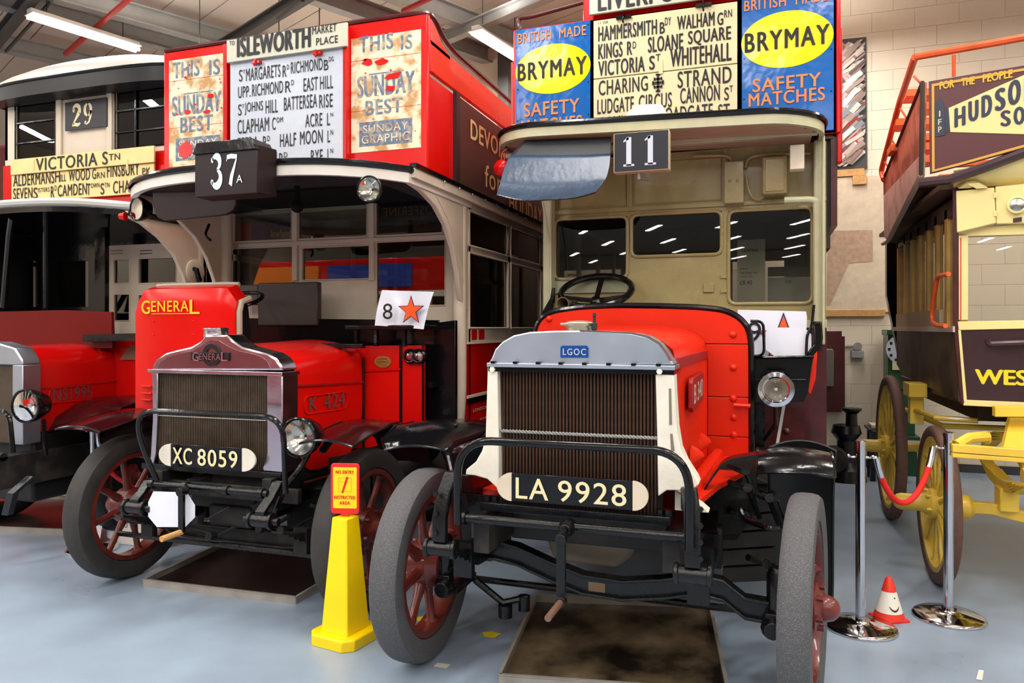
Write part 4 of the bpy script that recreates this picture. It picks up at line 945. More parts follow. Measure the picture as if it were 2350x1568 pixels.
tx(m, 'CHARING', 1374, 1487, 220, 186, .012, **k_); tx(m, 'STRAND', 1555, 1679, 203, 165, .012, **k_)
cc = at(1510, 190, Y=RB-.007); 
for (dx, dz, hw, hh) in ((0, 0, .007, .055), (0, .026, .024, .0065), (0, 0, .033, .0075), (0, -.026, .024, .0065), (0, .055, .015, .006), (0, -.055, .015, .006), (.033, 0, .005, .015), (-.033, 0, .005, .015), (.024, .026, .004, .011), (-.024, .026, .004, .011), (.024, -.026, .004, .011), (-.024, -.026, .004, .011)):
    m.add([cc + Vector((dx+a_*hw, 0, dz+b2*hh)) for a_, b2 in ((-1, -1), (1, -1), (1, 1), (-1, 1))], [(0, 1, 2, 3)])
tx(m, 'LUDGATE', 1371, 1455, 263, 229, .012, **k_); tx(m, 'CIRCUS', 1466, 1542, 253, 219, .012, **k_); tx(m, 'CANNON', 1561, 1652, 239, 203, .012, **k_); tx(m, 'S', 1662, 1673, 231, 201, .012, **k_); tx(m, 'T', 1674, 1682, 212, 197, .01, **k_)
tx(m, 'BANK', 1380, 1440, 304, 269, .012, **k_); tx(m, 'BROADGATE', 1500, 1636, 283, 250, .012, **k_); tx(m, 'ST', 1648, 1675, 271, 240, .012, **k_)
part(m, 'lettering', INK, r3)
for hx, hy in ((1430, 40), (1614, 12)):
    c_ = at(hx, hy, Y=RB-.03); part(MB().tube(rnd([c_ + Vector((0, 0, .04)), c_ + Vector((0, -.012, .01)), c_ + Vector((0, -.01, -.03)), c_ + Vector((0, .01, -.03))], .02), .006, 8).box(c_.x-.05, c_.x+.05, RB-.02, RB-.0, c_.z-.0, c_.z+.02), 'board_hook', BLACK, ud)
# star card 9 and the octagonal tag
c9 = pp([(1693, 711), (1850, 715), (1852, 728), (1848, 819), (1693, 819)], Y=4.58)
r = thing('numbered_card', 'white card with 9 and orange star behind the dash of bus 11', 'card', at(1780, 819, Y=4.58), None)
PAPER = M('laminated white card', C(226, 228, 240), .2); STARO = M('orange star', C(240, 90, 30), .3); STARB = M('navy outline', C(30, 34, 100), .3)
part(MB().prism(c9, (0, .004, 0)), 'sheet', PAPER, r)
def star(c, R_, n_=5, rot=0, k=.4, Y=None):
    return [c + Vector((R_*(1 if i % 2 == 0 else k)*math.sin(rot + math.pi*i/n_), 0, R_*(1 if i % 2 == 0 else k)*math.cos(rot + math.pi*i/n_))) for i in range(2*n_)]
sc_c = at(1798, 778, Y=4.573)
part(MB().prism(star(sc_c, .155), (0, .003, 0)), 'star_outline', STARB, r); part(MB().prism(star(sc_c + Vector((0, -.002, 0)), .135), (0, .002, 0)), 'star', STARO, r)
m = MB(); o = at(1716, 786, Y=4.574); write(m, '9', o, Vector((.075, 0, 0)), Vector((0, 0, .12)), 0); part(m, 'numeral', INK, r)
oc = pp([(1766, 752), (1846, 752), (1862, 768), (1862, 802), (1846, 817), (1776, 817), (1757, 802), (1757, 762)], Y=4.52)
solo(MB().prism(oc, (0, .003, 0)), 'octagonal_tag', PAPER, 'plain white octagonal tag leaning on the star card of bus 11', 'tag')
# ================================================================ left-middle bus: route 37A
K = thing('open_top_bus', 'red open-top bus with GENERAL shield, route 37A and plate XC 8059', 'bus', (-3.03, 3.73, 0))
KA = 3.74
wheel(K, 'wheel', (-3.89, KA, .455), .455, .14, 8, WHEELRED, RUBBER2, 0, -1, .06, spoke_w=.036)
wheel(K, 'wheel', (-2.17, KA, .455), .455, .14, 8, WHEELRED, RUBBER2, 0, 1, .05, spoke_w=.036)
for sx in (-3.85, -2.32): wheel(K, 'wheel', (sx, 8.0, .5), .5, .22, 8, WHEELRED, RUBBER2, 0, 1 if sx > -3 else -1, .1)
# chassis
ax = [Vector((x, KA, z)) for x, z in ((-3.78, .455), (-3.66, .44), (-3.55, .36), (-3.4, .34), (-2.7, .34), (-2.52, .36), (-2.4, .44), (-2.28, .455))]
part(MB().beam(ax, (0, .012, 0), (0, 0, .04)).beam([p + Vector((0, 0, .04)) for p in ax], (0, .035, 0), (0, 0, .007)).beam([p - Vector((0, 0, .04)) for p in ax], (0, .035, 0), (0, 0, .007)), 'front_axle', GREASE, K, .003)
part(MB().tube([(-3.75, KA-.22, .34), (-2.3, KA-.22, .34)], .016, 10), 'track_rod', IRON, K)
for sx in (-3.38, -2.62): part(MB().box(sx-.03, sx+.03, 3.45, 9.0, .62, .76), 'chassis_rail', GREASE, K, .004)
for sx in (-3.52, -2.44): leafspring(K, sx, 3.3, 4.2, .52, .08, 7, GREASE)
def kdumb(tx_, ty_, bx_, by_):
    a = at(tx_, ty_, Y=3.42); b_ = at(bx_, by_, Y=3.3); m = MB()
    m.beam([a, a*.6 + b_*.4 + Vector((0, -.01, 0)), b_ + Vector((0, 0, .05)), b_], (.03, 0, 0), (0, .02, 0)); m.lathe([(.036, -.06), (.036, .06)], b_, (1, 0, 0), 14).lathe([(.046, -.075), (.046, -.055)], b_, (1, 0, 0), 14)
    m.lathe([(.046, .055), (.046, .075)], b_, (1, 0, 0), 14).lathe([(.022, -.11), (.022, .11)], b_, (1, 0, 0), 10)
    part(m, 'dumb_iron', IRON, K, .005)
kdumb(345, 1100, 312, 1165); kdumb(640, 1105, 600, 1195)
ya, yb_ = 3.36, 3.36
a, b_ = at(342, 1112, Y=3.36), at(615, 1132, Y=3.36); zk = (a.z + b_.z)/2
m = MB().tube([(a.x, 3.36, zk), (b_.x, 3.36, zk)], .02, 12)
for px in (350, 425, 520, 600): m.lathe([(.02, -.02), (.028, -.015), (.028, .015), (.02, .02)], (at(px, 1120, Y=3.36).x, 3.36, zk), (1, 0, 0), 12)
part(m, 'cross_tube', IRON, K)
h0 = at(424, 1105, Y=3.34); p1 = at(420, 1110, Y=3.26); p2 = at(418, 1220, Y=3.26)
hd = MB().tube([(h0.x, 3.36, zk), (p1.x, 3.24, zk)], .016, 10).beam([Vector((p1.x, 3.25, zk+.02)), Vector((p1.x, 3.25, p2.z))], (.017, 0, 0), (0, .01, 0)).lathe([(.024, -.02), (.024, .03)], (p1.x, 3.25, zk), (0, 1, 0), 12)
hd = part(hd, 'starting_handle', IRON, K, .002)
q = at(370, 1238, Y=3.12); part(MB().tube([(p1.x, 3.25, p2.z), q], .016, 12), 'grip', WOOD, hd)
m = MB(); m.tube([at(430, 1108, Y=3.5), at(475, 1095, Y=3.6), at(485, 1090, Y=3.9)], .022, 8)
part(m, 'starting_dog', GREASE, K)
# underside clutter
m = MB().box(-3.3, -2.7, 3.62, 4.6, .52, .78).box(-3.15, -2.85, 3.6, 4.4, .42, .55)
part(m, 'engine', GREASE, K, .02)
part(MB().box(-3.5, -2.45, 3.5, 3.54, .62, .70), 'cross_member', GREASE, K, .004)
part(MB().tube([(-3.0, 4.5, .6), (-3.0, 8, .5)], .03, 8), 'drive_shaft', GREASE, K)
part(MB().tube([(-3.95, 8, .5), (-2.15, 8, .5)], .06, 10).ball((-3, 8, .5), .17, 12), 'rear_axle', GREASE, K)
rj = random.Random(11)
for k in range(8):
    x = rj.uniform(-3.2, -2.4); y = rj.uniform(3.45, 3.8); z = rj.uniform(.4, .62)
    part(MB().tube([(x-.15, y, z), (x, y+.05, z-.03), (x+.12, y+.1, z+.04)], rj.uniform(.008, .018), 6).lathe([(.025, 0), (.025, .05)], (x, y, z-.02), (0, -1, .2), 8), 'linkage', GREASE, K)
# radiator: polished cast surround with peaked header
QY = 3.52
hd_o = [(347, 851), (350, 838), (358, 824), (378, 811), (405, 803), (438, 796), (460, 782), (470, 768), (522, 768), (534, 781), (556, 796), (590, 805), (615, 811), (632, 822), (644, 838), (648, 851)]
head = part(MB().prism(pp(hd_o, Y=QY), (0, .15, 0)), 'radiator_header', ALU2, K, .012)
hin = [(362, 845), (368, 832), (384, 821), (410, 813), (442, 806), (464, 793), (482, 780), (502, 782), (526, 797), (552, 807), (588, 815), (606, 823), (616, 834), (620, 845)]
part(MB().prism(pp(hin, Y=QY-.003), (0, .003, 0)), 'header_panel', M('rosy polished metal', C(150, 108, 112), .22, .9, var=.08), head)
a, b_ = at(344, 851, Y=QY), at(652, 856, Y=QY)
part(MB().box(a.x, b_.x, QY-.02, QY+.15, a.z-.012, a.z+.01), 'header_flange', ALU2, head, .003)
m = MB(); ec = at(486, 815, Y=QY-.006)
rO, rI = .066, .040
m.lathe([(rI, 0), (rI, -.008), (rO, -.008), (rO, 0), (rI, 0)], (ec.x, QY-.003, ec.z), (0, 1, 0), 28, cap=False)
a, b_ = at(440, 808, Y=QY-.006), at(527, 829, Y=QY-.006)
m.box(a.x, b_.x, QY-.014, QY-.003, b_.z+.002, a.z-.0)
EMB = M('dark emblem enamel', C(30, 22, 26), .35)
em = part(m, 'emblem', EMB, head, .001)
m = MB(); k_ = dict(Y=QY-.015)
tx(m, 'G', 442, 457, 829, 808, .02, **k_); tx(m, 'ENERA', 458, 507, 826, 811, .02, **k_); tx(m, 'L', 508, 523, 829, 808, .02, **k_)
part(m, 'lettering', ALU2, em)
a = at(496, 770, Y=QY+.07)
part(MB().lathe([(.075, -.01), (.07, .01), (.07, .03), (.076, .034), (.076, .042), (.06, .046)], (a.x, QY+.07, a.z), n=20), 'filler_neck', ALU2, head, .002)
for px in (480, 513):
    c_ = at(px, 766, Y=QY+.05); part(MB().lathe([(.01, -.01), (.01, .012), (.016, .02), (.018, .035), (.014, .036)], c_, n=10), 'wing_nut', GREASE, head)
c_ = at(497, 766, Y=QY+.05); part(MB().lathe([(.007, -.01), (.007, .012), (.003, .014)], c_, n=8), 'wing_nut', ALU2, head)
part(MB().prism(pp([(348, 856), (362, 856), (360, 960), (357, 1040), (352, 1066), (338, 1078), (334, 1070), (345, 1048), (350, 960)], Y=QY-.01), (0, .12, 0)), 'radiator_column', ALU2, K, .005)
part(MB().prism(pp([(612, 862), (648, 858), (648, 1000), (652, 1060), (655, 1086), (604, 1082), (602, 1074), (612, 1040)], Y=QY-.01), (0, .15, 0)), 'radiator_column', ALU2, K, .006)
C0, C1 = at(363, 852, Y=QY+.01), at(612, 1075, Y=QY+.01)
zt_, zb_k = C0.z, at(610, 1082, Y=QY).z
part(MB().box(C0.x-.01, C1.x+.01, QY+.04, QY+.12, zb_k, zt_), 'radiator_back', M('dark fin gaps', C(38, 30, 24), .8), K)
m = MB(); nf = 62
for k in range(nf):
    x = C0.x + (C1.x-C0.x)*(k+.5)/nf; m.box(x-.0038, x+.0038, QY+.012, QY+.045, zb_k, zt_)
part(m, 'radiator_fins', FIN, K, stuff=True)
a = at(363, 954, Y=QY); part(MB().tube([(C0.x, QY+.004, a.z), (C1.x, QY+.004, a.z)], .003, 6), 'fin_wire', STEELG, K)
part(MB().box(at(330, 1085, Y=QY).x, at(650, 1085, Y=QY).x, QY-.02, QY+.12, zb_k-.035, zb_k), 'radiator_base', IRON, K, .004)
plate(K, 'XC 8059', 365, 586, 1019, 1070, 0, (392, 556), QY-.07, [('XC', 397, 442), ('8059', 454, 546)], round_ends=WHITE, bold=.02)
# guard hoop
YH = 3.3
xl, xr, zt = at(322, 1000, Y=YH).x, at(650, 1040, Y=YH).x, at(500, 950, Y=YH).z
part(MB().tube(rnd([(xl+.06, YH+.06, zk+.02), (xl-.02, YH, zt-.14), (xl, YH, zt), (xr, YH, zt), (xr, YH+.02, zk+.02)], .14, 10), .0155, 10), 'guard_rail', BLACK, K)
# bonnet
XK = -2.575
def karch(y, xl, xr, zt, zs, zb2): return [Vector((xl, y, zb2)), Vector((xl, y, zs)), Vector((xl+.05, y, zs+.06)), Vector((xl+.2, y, zt-.03)), Vector(((xl+xr)/2, y, zt)), Vector((xr-.2, y, zt-.03)), Vector((xr-.09, y, zs+.1)), Vector((xr-.03, y, zs+.06)), Vector((xr, y, zs)), Vector((xr, y, zb2))]
ztop_k = at(500, 800, Y=QY).z
m = MB().grid([karch(y, -3.42, XK, 1.50+.03*t, 1.33+.045*t, .74) for y, t in ((QY+.15, 0), (3.9, .5), (4.42, 1))])
bon = part(m, 'bonnet', RED, K, sharp=25)
s2 = bon.modifiers.new('sub', 'SUBSURF'); s2.levels = 1; s2.render_levels = 2
part(MB().beam([(XK+.002, QY+.15, at(655, 889, X=XK).z), (XK+.002, 4.42, at(832, 878, X=XK).z)], (.005, 0, 0), (0, 0, .006)), 'hinge', REDTRIM, bon)
part(MB().tube([Vector((XK+.003, y, z)) for y, z in [(4.42, .76), (4.42, 1.36), (4.42, 1.40)]], .008, 6), 'bonnet_edge', BLACK, bon)
bp_ = rnd(pp([(698, 911), (796, 899), (796, 938), (698, 952)], X=XK+.002), .05, 5, closed=True)
part(MB().tube(bp_, .004, 6, closed=True), 'plate_border', RED, bon)
m = MB(); k_ = dict(X=XK+.001)
tx(m, 'K', 709, 727, 944, 912, .02, **k_); tx(m, '424', 743, 790, 940, 906, .02, **k_)
part(m, 'lettering', M('dull steel figures', C(128, 104, 98), .4, .6), bon)
part(MB().tube([(-2.5, QY+.1, .70), (-2.42, 4.3, .70)], .02, 8).box(-2.6, -2.4, QY+.2, 4.5, .66, .70), 'running_valance', BLACK, K)
a = at(812, 1000, X=-2.52); part(MB().lathe([(.02, 0), (.015, .03)], a, (1, 0, 0), 10).box(a.x, a.x+.02, a.y-.02, a.y+.02, a.z-.015, a.z+.015), 'bonnet_catch', RED2, bon)
# cowl (front facing) right of bonnet
CY = 4.45
def poly(pts, Y, th, name, mat, par, bev=0, **k): return part(MB().prism(pp(pts, Y=Y), (0, th, 0)), name, mat, par, bev, **k)
cowl = poly([(560, 812), (700, 795), (920, 793), (920, 1010), (840, 1030), (560, 1030)], CY, .03, 'cowl', RED, K, .003)
poly([(916, 793), (923, 793), (923, 1010), (916, 1012)], CY-.004, .004, 'lining_strip', BLACK, cowl)
c2_ = poly([(923, 793), (972, 793), (972, 1000), (923, 1010)], CY, .03, 'cowl_side', RED3, K, .002)
poly([(968, 793), (973, 793), (973, 1000), (968, 1000)], CY-.004, .004, 'lining_strip', BLACK, c2_)
poly([(836, 848), (918, 845), (918, 850), (836, 854)], CY-.01, .01, 'ledge', RED3, cowl)
c_ = at(878, 831, Y=CY-.006); part(MB().prism([Vector((c_.x + .064*math.cos(q), CY-.008, c_.z + .041*math.sin(q))) for q in [2*math.pi*i/28 for i in range(28)]], (0, .008, 0)), 'brass_plate', BRASS, cowl, .002)
m = MB(); 
for dz, tw, s_ in ((.014, .07, 'LONDON'), (-.006, .09, 'GENERAL'), (-.026, .06, 'CO')): write(m, s_, Vector((c_.x-tw/2, CY-.0095, c_.z+dz)), Vector((tw, 0, 0)), Vector((0, 0, .013)), .01)
part(m, 'brass_lettering', M('dark brass', C(120, 90, 44), .5, .6), cowl)
for px in (942, 962):
    c_ = at(px, 818, Y=CY-.02)
    g = part(MB().lathe([(.05, .02), (.05, -.01), (.04, -.02), (.034, -.018)], c_, (0, 1, 0), 20, cap=False), 'side_light', BLACK, K)
    part(MB().lathe([(.034, 0), (.02, -.012), (.002, -.016)], c_ + Vector((0, -.01, 0)), (0, 1, 0), 18), 'lens', CLEAR, g); part(MB().lathe([(.034, 0), (.002, .001)], c_, (0, 1, 0), 18), 'reflector', CHROME, g)
# black cab side panel and curved corner pillar
poly([(973, 745), (1045, 735), (1045, 980), (1030, 1010), (973, 1010)], 4.6, .04, 'cab_side', BLACK, K, .004)
# dash shelf zone
poly([(536, 730), (1005, 735), (1005, 795), (536, 800)], 4.62, .03, 'seat_riser', BLACK, K)
sh = at(800, 750, Y=4.35); sh2 = at(975, 760, Y=4.35)
part(MB().box(sh.x, sh2.x, 4.3, 4.6, sh.z-.02, sh.z+.01), 'cab_shelf', BLACK, K, .006)
for px in (815, 860, 925): part(MB().box(at(px, 760, Y=4.35).x, at(px+6, 760, Y=4.35).x, 4.34, 4.37, sh.z-.13, sh.z-.02), 'shelf_bracket', BLACK, K)
part(MB().box(-3.3, -2.1, 4.5, 4.75, 1.2, 1.24), 'cab_floor', BLACK, K)
a, b_ = at(550, 790, Y=4.3), at(840, 800, Y=4.3); part(MB().box(a.x, b_.x, 4.25, 4.3, a.z-.02, a.z+.01), 'dash_ledge', BLACK, K, .004)
# bulkhead
VY = 4.9
XL, XR = -4.08, -2.0
def zz(px, py): return at(px, py, Y=VY).z
Ws = []
for (a0, a1, rf, yt, yb2) in ((537, 669, 600, 482, 553), (685, 842, 765, 468, 546), (863, 1015, 940, 460, 538), (524, 676, 600, 568, 655), (694, 850, 770, 566, 642), (864, 1022, 940, 553, 702)):
    Ws.append((at(a0, 500, Y=VY).x, at(a1, 500, Y=VY).x, zz(rf, yb2), zz(rf, yt)))
CREAMG = M('cream cab paint', C(206, 192, 172), .45, var=.08, vscale=5)
bk = part(wall_with_holes(MB(), XL, XR, 1.6, 2.55, Ws, VY, .03), 'bulkhead', CREAMG, K)
part(MB().box(XL, XR, VY, VY+.03, .8, 1.6), 'bulkhead_base', BLACK, K)
for i, w_ in enumerate(Ws):
    part(MB().tube([(w_[0], VY-.002, w_[2]), (w_[0], VY-.002, w_[3]), (w_[1], VY-.002, w_[3]), (w_[1], VY-.002, w_[2])], .007, 6, closed=True), 'window_frame', CREAMG, bk)
    part(MB().box(w_[0], w_[1], VY+.012, VY+.016, w_[2], w_[3]), 'pane', GLASS, bk)
for px in (678, 854): part(MB().box(at(px-6, 500, Y=VY).x, at(px+6, 500, Y=VY).x, VY-.015, VY, zz(px, 645), zz(px, 462)), 'mullion', CREAMG, bk, .004)
m_ = zz(770, 556); part(MB().box(XL+.1, XR-.05, VY-.018, VY, m_-.012, m_+.02), 'transom', CREAMG, bk, .004)
part(MB().tube(rnd([at(520, 482, Y=VY-.02), at(640, 466, Y=VY-.02), at(780, 455, Y=VY-.02), at(900, 452, Y=VY-.02), at(1010, 455, Y=VY-.02)], .3), .014, 8), 'arch_rail', CREAMG, bk)
# reversed advert glass in upper right light
m = MB(); part(MB().box(Ws[2][0], Ws[2][1], VY+.03, VY+.036, Ws[2][2], Ws[2][3]), 'glass_advert', M('dark advert glass', C(46, 34, 28), .4), bk)
k_ = dict(Y=VY+.027, mirror=True)
tx(m, 'PHOSFERINE', 879, 1030, 498, 478, .02, **k_); tx(m, 'THE GREATEST', 907, 984, 508, 500, .01, **k_); tx(m, 'OF ALL TONICS', 907, 984, 520, 512, .01, **k_)
part(m, 'advert_lettering', M('dull gold lettering', C(130, 104, 66), .5), bk)
# reflected red, blue and yellow advert painted as panels behind the upper left light
pc = [Ws[0][0], Ws[0][0] + .13, Ws[0][0] + .27, Ws[0][1]]
for a0, a1, mm_, nm in ((pc[0]-.05, pc[1], M('orange reflection paint', C(206, 74, 44), .6), 'orange'), (pc[1], pc[2], M('blue reflection paint', C(52, 58, 120), .6), 'blue'), (pc[2], pc[3]-.02, M('dark blue reflection paint', C(30, 36, 80), .6), 'navy')):
    part(MB().box(a0, a1, VY+.04, VY+.045, Ws[0][2]-.02, Ws[0][3]-.10), 'poster', mm_, bk)
m = MB(); tx(m, 'lowland', 622, 668, 546, 528, .02, Y=VY+.037); part(m, 'poster_lettering', M('yellow reflection ink', C(220, 180, 40), .5), bk)
# seat back, steering wheel, left part of cab
a, b_ = at(591, 650, Y=4.6), at(728, 748, Y=4.6); 
part(MB().box(a.x, b_.x, 4.6, 4.66, b_.z, a.z), 'seat_back', M('brown black leather', C(52, 42, 38), .45, bump=.4, bscale=40), K, .01)
a, b_ = at(520, 655, Y=4.7), at(592, 700, Y=4.7); part(MB().box(a.x, b_.x, 4.7, 4.75, b_.z, a.z), 'seat_back', M('brown leather', C(70, 58, 52), .5), K, .01)
SW2 = at(535, 692, Y=4.25); tl2 = math.radians(20)
e2b = Vector((0, math.cos(tl2), math.sin(tl2)))
ring = [SW2 + Vector((1, 0, 0))*.20*math.cos(q) + e2b*.20*math.sin(q) for q in [2*math.pi*i/32 for i in range(32)]]
sw = part(MB().tube(ring, .014, 8, closed=True), 'steering_wheel', BLACK, K)
hb = SW2 + Vector((0, 0, -.06))
for q in (0, 120, 240): part(MB().tube([hb, SW2 + Vector((1, 0, 0))*.195*math.cos(math.radians(q)) + e2b*.195*math.sin(math.radians(q))], .009, 8), 'spoke', BLACK, sw)
part(MB().tube([hb + Vector((0, 0, .02)), Vector((hb.x, 4.0, .8))], .018, 8), 'steering_column', BLACK, K)
# red driver's shield GENERAL
SY = 3.82
so = [(312, 930), (312, 700), (316, 680), (328, 666), (348, 659), (420, 656), (500, 656), (522, 664), (535, 684), (538, 706), (538, 960), (330, 940)]
P_ = pp(so, Y=SY)
XLs, XRs = P_[1].x - .02, P_[8].x
rows = []
zbot, ztop = at(320, 940, Y=SY).z, at(430, 658, Y=SY).z
for i in range(13):
    t = i/12; 
    row = []
    for k in range(13):
        u = k/12; x = XLs + (XRs-XLs)*u; yb3 = SY + .015*(2*u-1)**4
        cr_ = .09; dx = min(x-XLs, XRs-x); top = ztop - (0 if dx > cr_ else cr_ - math.sqrt(max(0, cr_*cr_ - (cr_-dx)**2)))
        z = zbot + (top - zbot)*min(1, t/.93)
        y = yb3 + (0 if t < .85 else .10*((t-.85)/.15)**2)
        row.append(Vector((x, y, z + (.015 if t > .93 else 0))))
    rows.append(row)
shd = part(MB().grid(rows, (0, .012, 0)), 'driver_shield', RED, K, sharp=45)
part(MB().tube([Vector((r_[-1])) + Vector((.01, .03, 0)) for r_ in rows], .02, 8).tube([Vector(v) + Vector((0, .03, .005)) for v in rows[-1][1:-1]], .014, 8), 'shield_edge', M('pale canvas edge', C(168, 156, 136), .6), shd)
ap_ = pp([(538, 690), (546, 700), (553, 760), (550, 790), (541, 812), (538, 820)], Y=SY+.1)
part(MB().prism(ap_, (0, .1, 0)), 'canvas_side', MATTE, shd, .005)
m = MB(); k_ = dict(Y=SY-.003)
tx(m, 'G', 326, 346, 721, 690, .02, lift=.006, **k_); tx(m, 'ENERA', 348, 434, 716, 691, .02, lift=.004, **k_); tx(m, 'L', 436, 459, 721, 688, .02, lift=.004, **k_)
g0, g1 = at(346, 721, Y=SY-.006), at(437, 721, Y=SY-.006); m.box(g0.x, g1.x, SY-.005, SY-.002, g0.z-.001, g0.z+.003)
part(m, 'lettering', M('gold leaf', C(246, 190, 40), .35, .2), shd)
lv = None
for py in (886, 902, 917):
    c_ = at(343, py, Y=SY-.0); part(MB().prism([c_ + Vector(v) for v in ((-.05, 0, -.012), (.04, 0, -.012), (.04, -.03, -.006), (-.05, -.025, -.006))] , (0, 0, .012)), 'louvre', RED2, shd, .002)
each(shd, 'screw', RED, pp([(352, 737), (443, 737), (352, 769), (443, 769)], Y=SY+.0), .007)
part(MB().box(XLs+.02, XRs-.02, SY+.2, 4.9, 1.0, 1.4), 'cab_body', RED3, K)
# canopy
def bow(n=16):
    o = [Vector((-4.07, 4.9, 0))]
    for i in range(n+1):
        u = -1 + 2*i/n; x = -3.025 + 1.045*(abs(u)**.8*(1 if u > 0 else -1)); y = 3.62 + .30*abs(u)**3.2; o.append(Vector((x, y, 0)))
    return o + [Vector((-1.98, 4.9, 0))]
cb = bow()
zk0 = lambda p: 2.478 - .02*((p.x+3.03)/1.05)**2 - (.03 if False else 0)
FH = .062
vs = []; n = len(cb)
crown = lambda p: .035*(1-((p.x+3.03)/1.05)**2)
m = MB(); cin = [Vector((-3.03 + (p.x+3.03)*.975, p.y + (.03 if p.y < 4.5 else 0), 0)) for p in cb]
vs = [p + Vector((0, 0, 2.455 + crown(p))) for p in cb] + [p + Vector((0, 0, 2.455+FH + crown(p))) for p in cb] + [p + Vector((0, 0, 2.455 + crown(p))) for p in cin] + [p + Vector((0, 0, 2.455+FH + crown(p))) for p in cin]
fs = []
for i in range(n-1): fs += [(i, i+1, n+i+1, n+i), (2*n+i+1, 2*n+i, 3*n+i, 3*n+i+1), (i+1, i, 2*n+i, 2*n+i+1)]
can = part(MB().add(vs, fs), 'canopy_fascia', M('off-white fascia', C(214, 208, 198), .4, var=.08), K)
part(MB().tube([p + Vector((0, 0, 2.455+FH+.016 + crown(p))) for p in cb], .021, 8), 'canopy_edge', BLACK, can)
rows = [[Vector((x0, 4.9*(1-t) + yf*t, 2.46+FH-.012+.035*(1-((x0+3.03)/1.05)**2))) for t in (0, .5, 1)] for x0, yf in [(p.x, p.y+.01) for p in cb[1:-1]]]
part(MB().grid(rows, (0, 0, .02)), 'canopy_roof', M('black canopy lining', C(20, 20, 24), .5), can)
# corner brackets from canopy to pillars
for xx in (-1.99, -4.065):
    bo_ = [(3.9, 2.50), (4.86, 2.50), (4.86, 1.72), (4.80, 1.74), (4.74, 1.80), (4.68, 1.98), (4.60, 2.14), (4.48, 2.28), (4.32, 2.38), (4.12, 2.44), (3.95, 2.46)]
    o = part(MB().prism([Vector((xx, y, z)) for y, z in bo_], (-.035 if xx > -3 else .035, 0, 0)), 'corner_bracket', CREAMG, K, .006)
    sgn = .002 if xx > -3 else -.002
    part(MB().tube(rnd([Vector((xx+sgn, y, z)) for y, z in ((4.30, 2.46), (4.80, 2.46), (4.80, 1.86), (4.70, 2.08), (4.52, 2.31))], .04, 4, closed=True), .003, 6, closed=True), 'bracket_moulding', CREAMG, o)
pil = [(1040, 455), (1076, 450), (1076, 930), (1068, 960), (1062, 980), (1044, 980), (1050, 950), (1052, 930), (1052, 700), (1040, 690)]
part(MB().tube(rnd([(-2.03, 4.80, 2.5), (-2.03, 4.80, 1.05), (-2.08, 4.80, .72)], .2, 6), .05, 12), 'corner_pillar', CREAMG, K)
part(MB().tube(rnd([(-4.03, 4.80, 2.5), (-4.03, 4.80, 1.05), (-3.98, 4.80, .72)], .2, 6), .05, 12), 'corner_pillar', CREAMG, K)
# lower saloon side, X = -2.0
SX = -2.0
GLASSD = GLASS
z_w = [1.60, 2.14, 2.19, 2.44]
cols_ = [4.86, 5.78, 6.72, 7.66, 8.6]
for side_x, th in ((SX, -.03), (-4.06, .03)):
    m = MB(); x0, x1 = sorted((side_x, side_x + th))
    m.box(x0, x1, 4.86, 9.1, 1.50, z_w[0]).box(x0, x1, 4.86, 9.1, z_w[3], 2.56).box(x0, x1, 4.86, 9.1, z_w[1], z_w[2])
    for y in cols_: m.box(x0-.0, x1, y-.03, y+.03, z_w[0], z_w[3])
    m.box(x0, x1, 8.6, 9.1, 1.5, 2.56)
    so_ = part(m, 'saloon_side', CREAMG, K)
    for i in range(4):
        for (za, zb3) in ((z_w[0], z_w[1]), (z_w[2], z_w[3])):
            part(MB().box(side_x+th*.4, side_x+th*.6, cols_[i]+.03, cols_[i+1]-.03, za, zb3), 'pane', GLASS, so_)
            if side_x == SX: part(MB().tube([(side_x+.002, cols_[i]+.035, za), (side_x+.002, cols_[i]+.035, zb3), (side_x+.002, cols_[i+1]-.035, zb3), (side_x+.002, cols_[i+1]-.035, za)], .008, 6, closed=True), 'window_frame', CREAM, so_)
    lo = part(MB().box(x0, x1, 4.86, 9.1, .72, 1.5), 'waist_panel', RED3 if side_x == SX else RED3, K)
    if side_x == SX:
        part(MB().box(SX, SX+.012, 4.86, 9.1, 1.485, 1.50).box(SX, SX+.01, 4.86, 9.1, 1.10, 1.12), 'waist_moulding', CREAM, lo)
        part(MB().box(SX, SX+.012, 4.86, 9.1, 1.06, 1.095), 'waist_band', BLACK, lo)
        part(MB().box(SX-.001, SX+.004, 4.95, 5.05, 1.515, 1.59).box(SX-.001, SX+.004, 5.09, 5.20, 1.515, 1.59), 'red_panel', RED3, so_)
        m = MB(); tx(m, 'LONDON GENERAL', 1085, 1150, 946, 939, .0, X=SX+.001); tx(m, 'JOHN ST', 1100, 1140, 966, 960, .0, X=SX+.001); part(m, 'lettering', CREAM, lo)
part(MB().box(-4.03, -2.03, 4.93, 9.1, .76, .8), 'saloon_floor', M('worn pale floor slats', C(176, 150, 118), .6), K)
part(MB().box(-4.03, -2.03, 4.93, 9.1, 2.5, 2.53), 'saloon_ceiling', M('cream saloon ceiling', C(236, 224, 194), .5), K)
part(wall_with_holes(MB(), -4.03, -2.03, .8, 2.5, [(-3.3, -2.7, .8, 2.4), (-3.9, -3.4, 1.6, 2.4), (-2.6, -2.1, 1.6, 2.4)], 9.07, .03), 'rear_bulkhead', CREAMG, K)
for k in range(4):
    for x0 in (-3.98, -2.85): part(MB().box(x0, x0+.75, 5.5+k*.8, 5.9+k*.8, 1.1, 1.2).box(x0, x0+.75, 5.86+k*.8, 5.93+k*.8, 1.15, 1.68), 'bench', MAROON, K, .01)
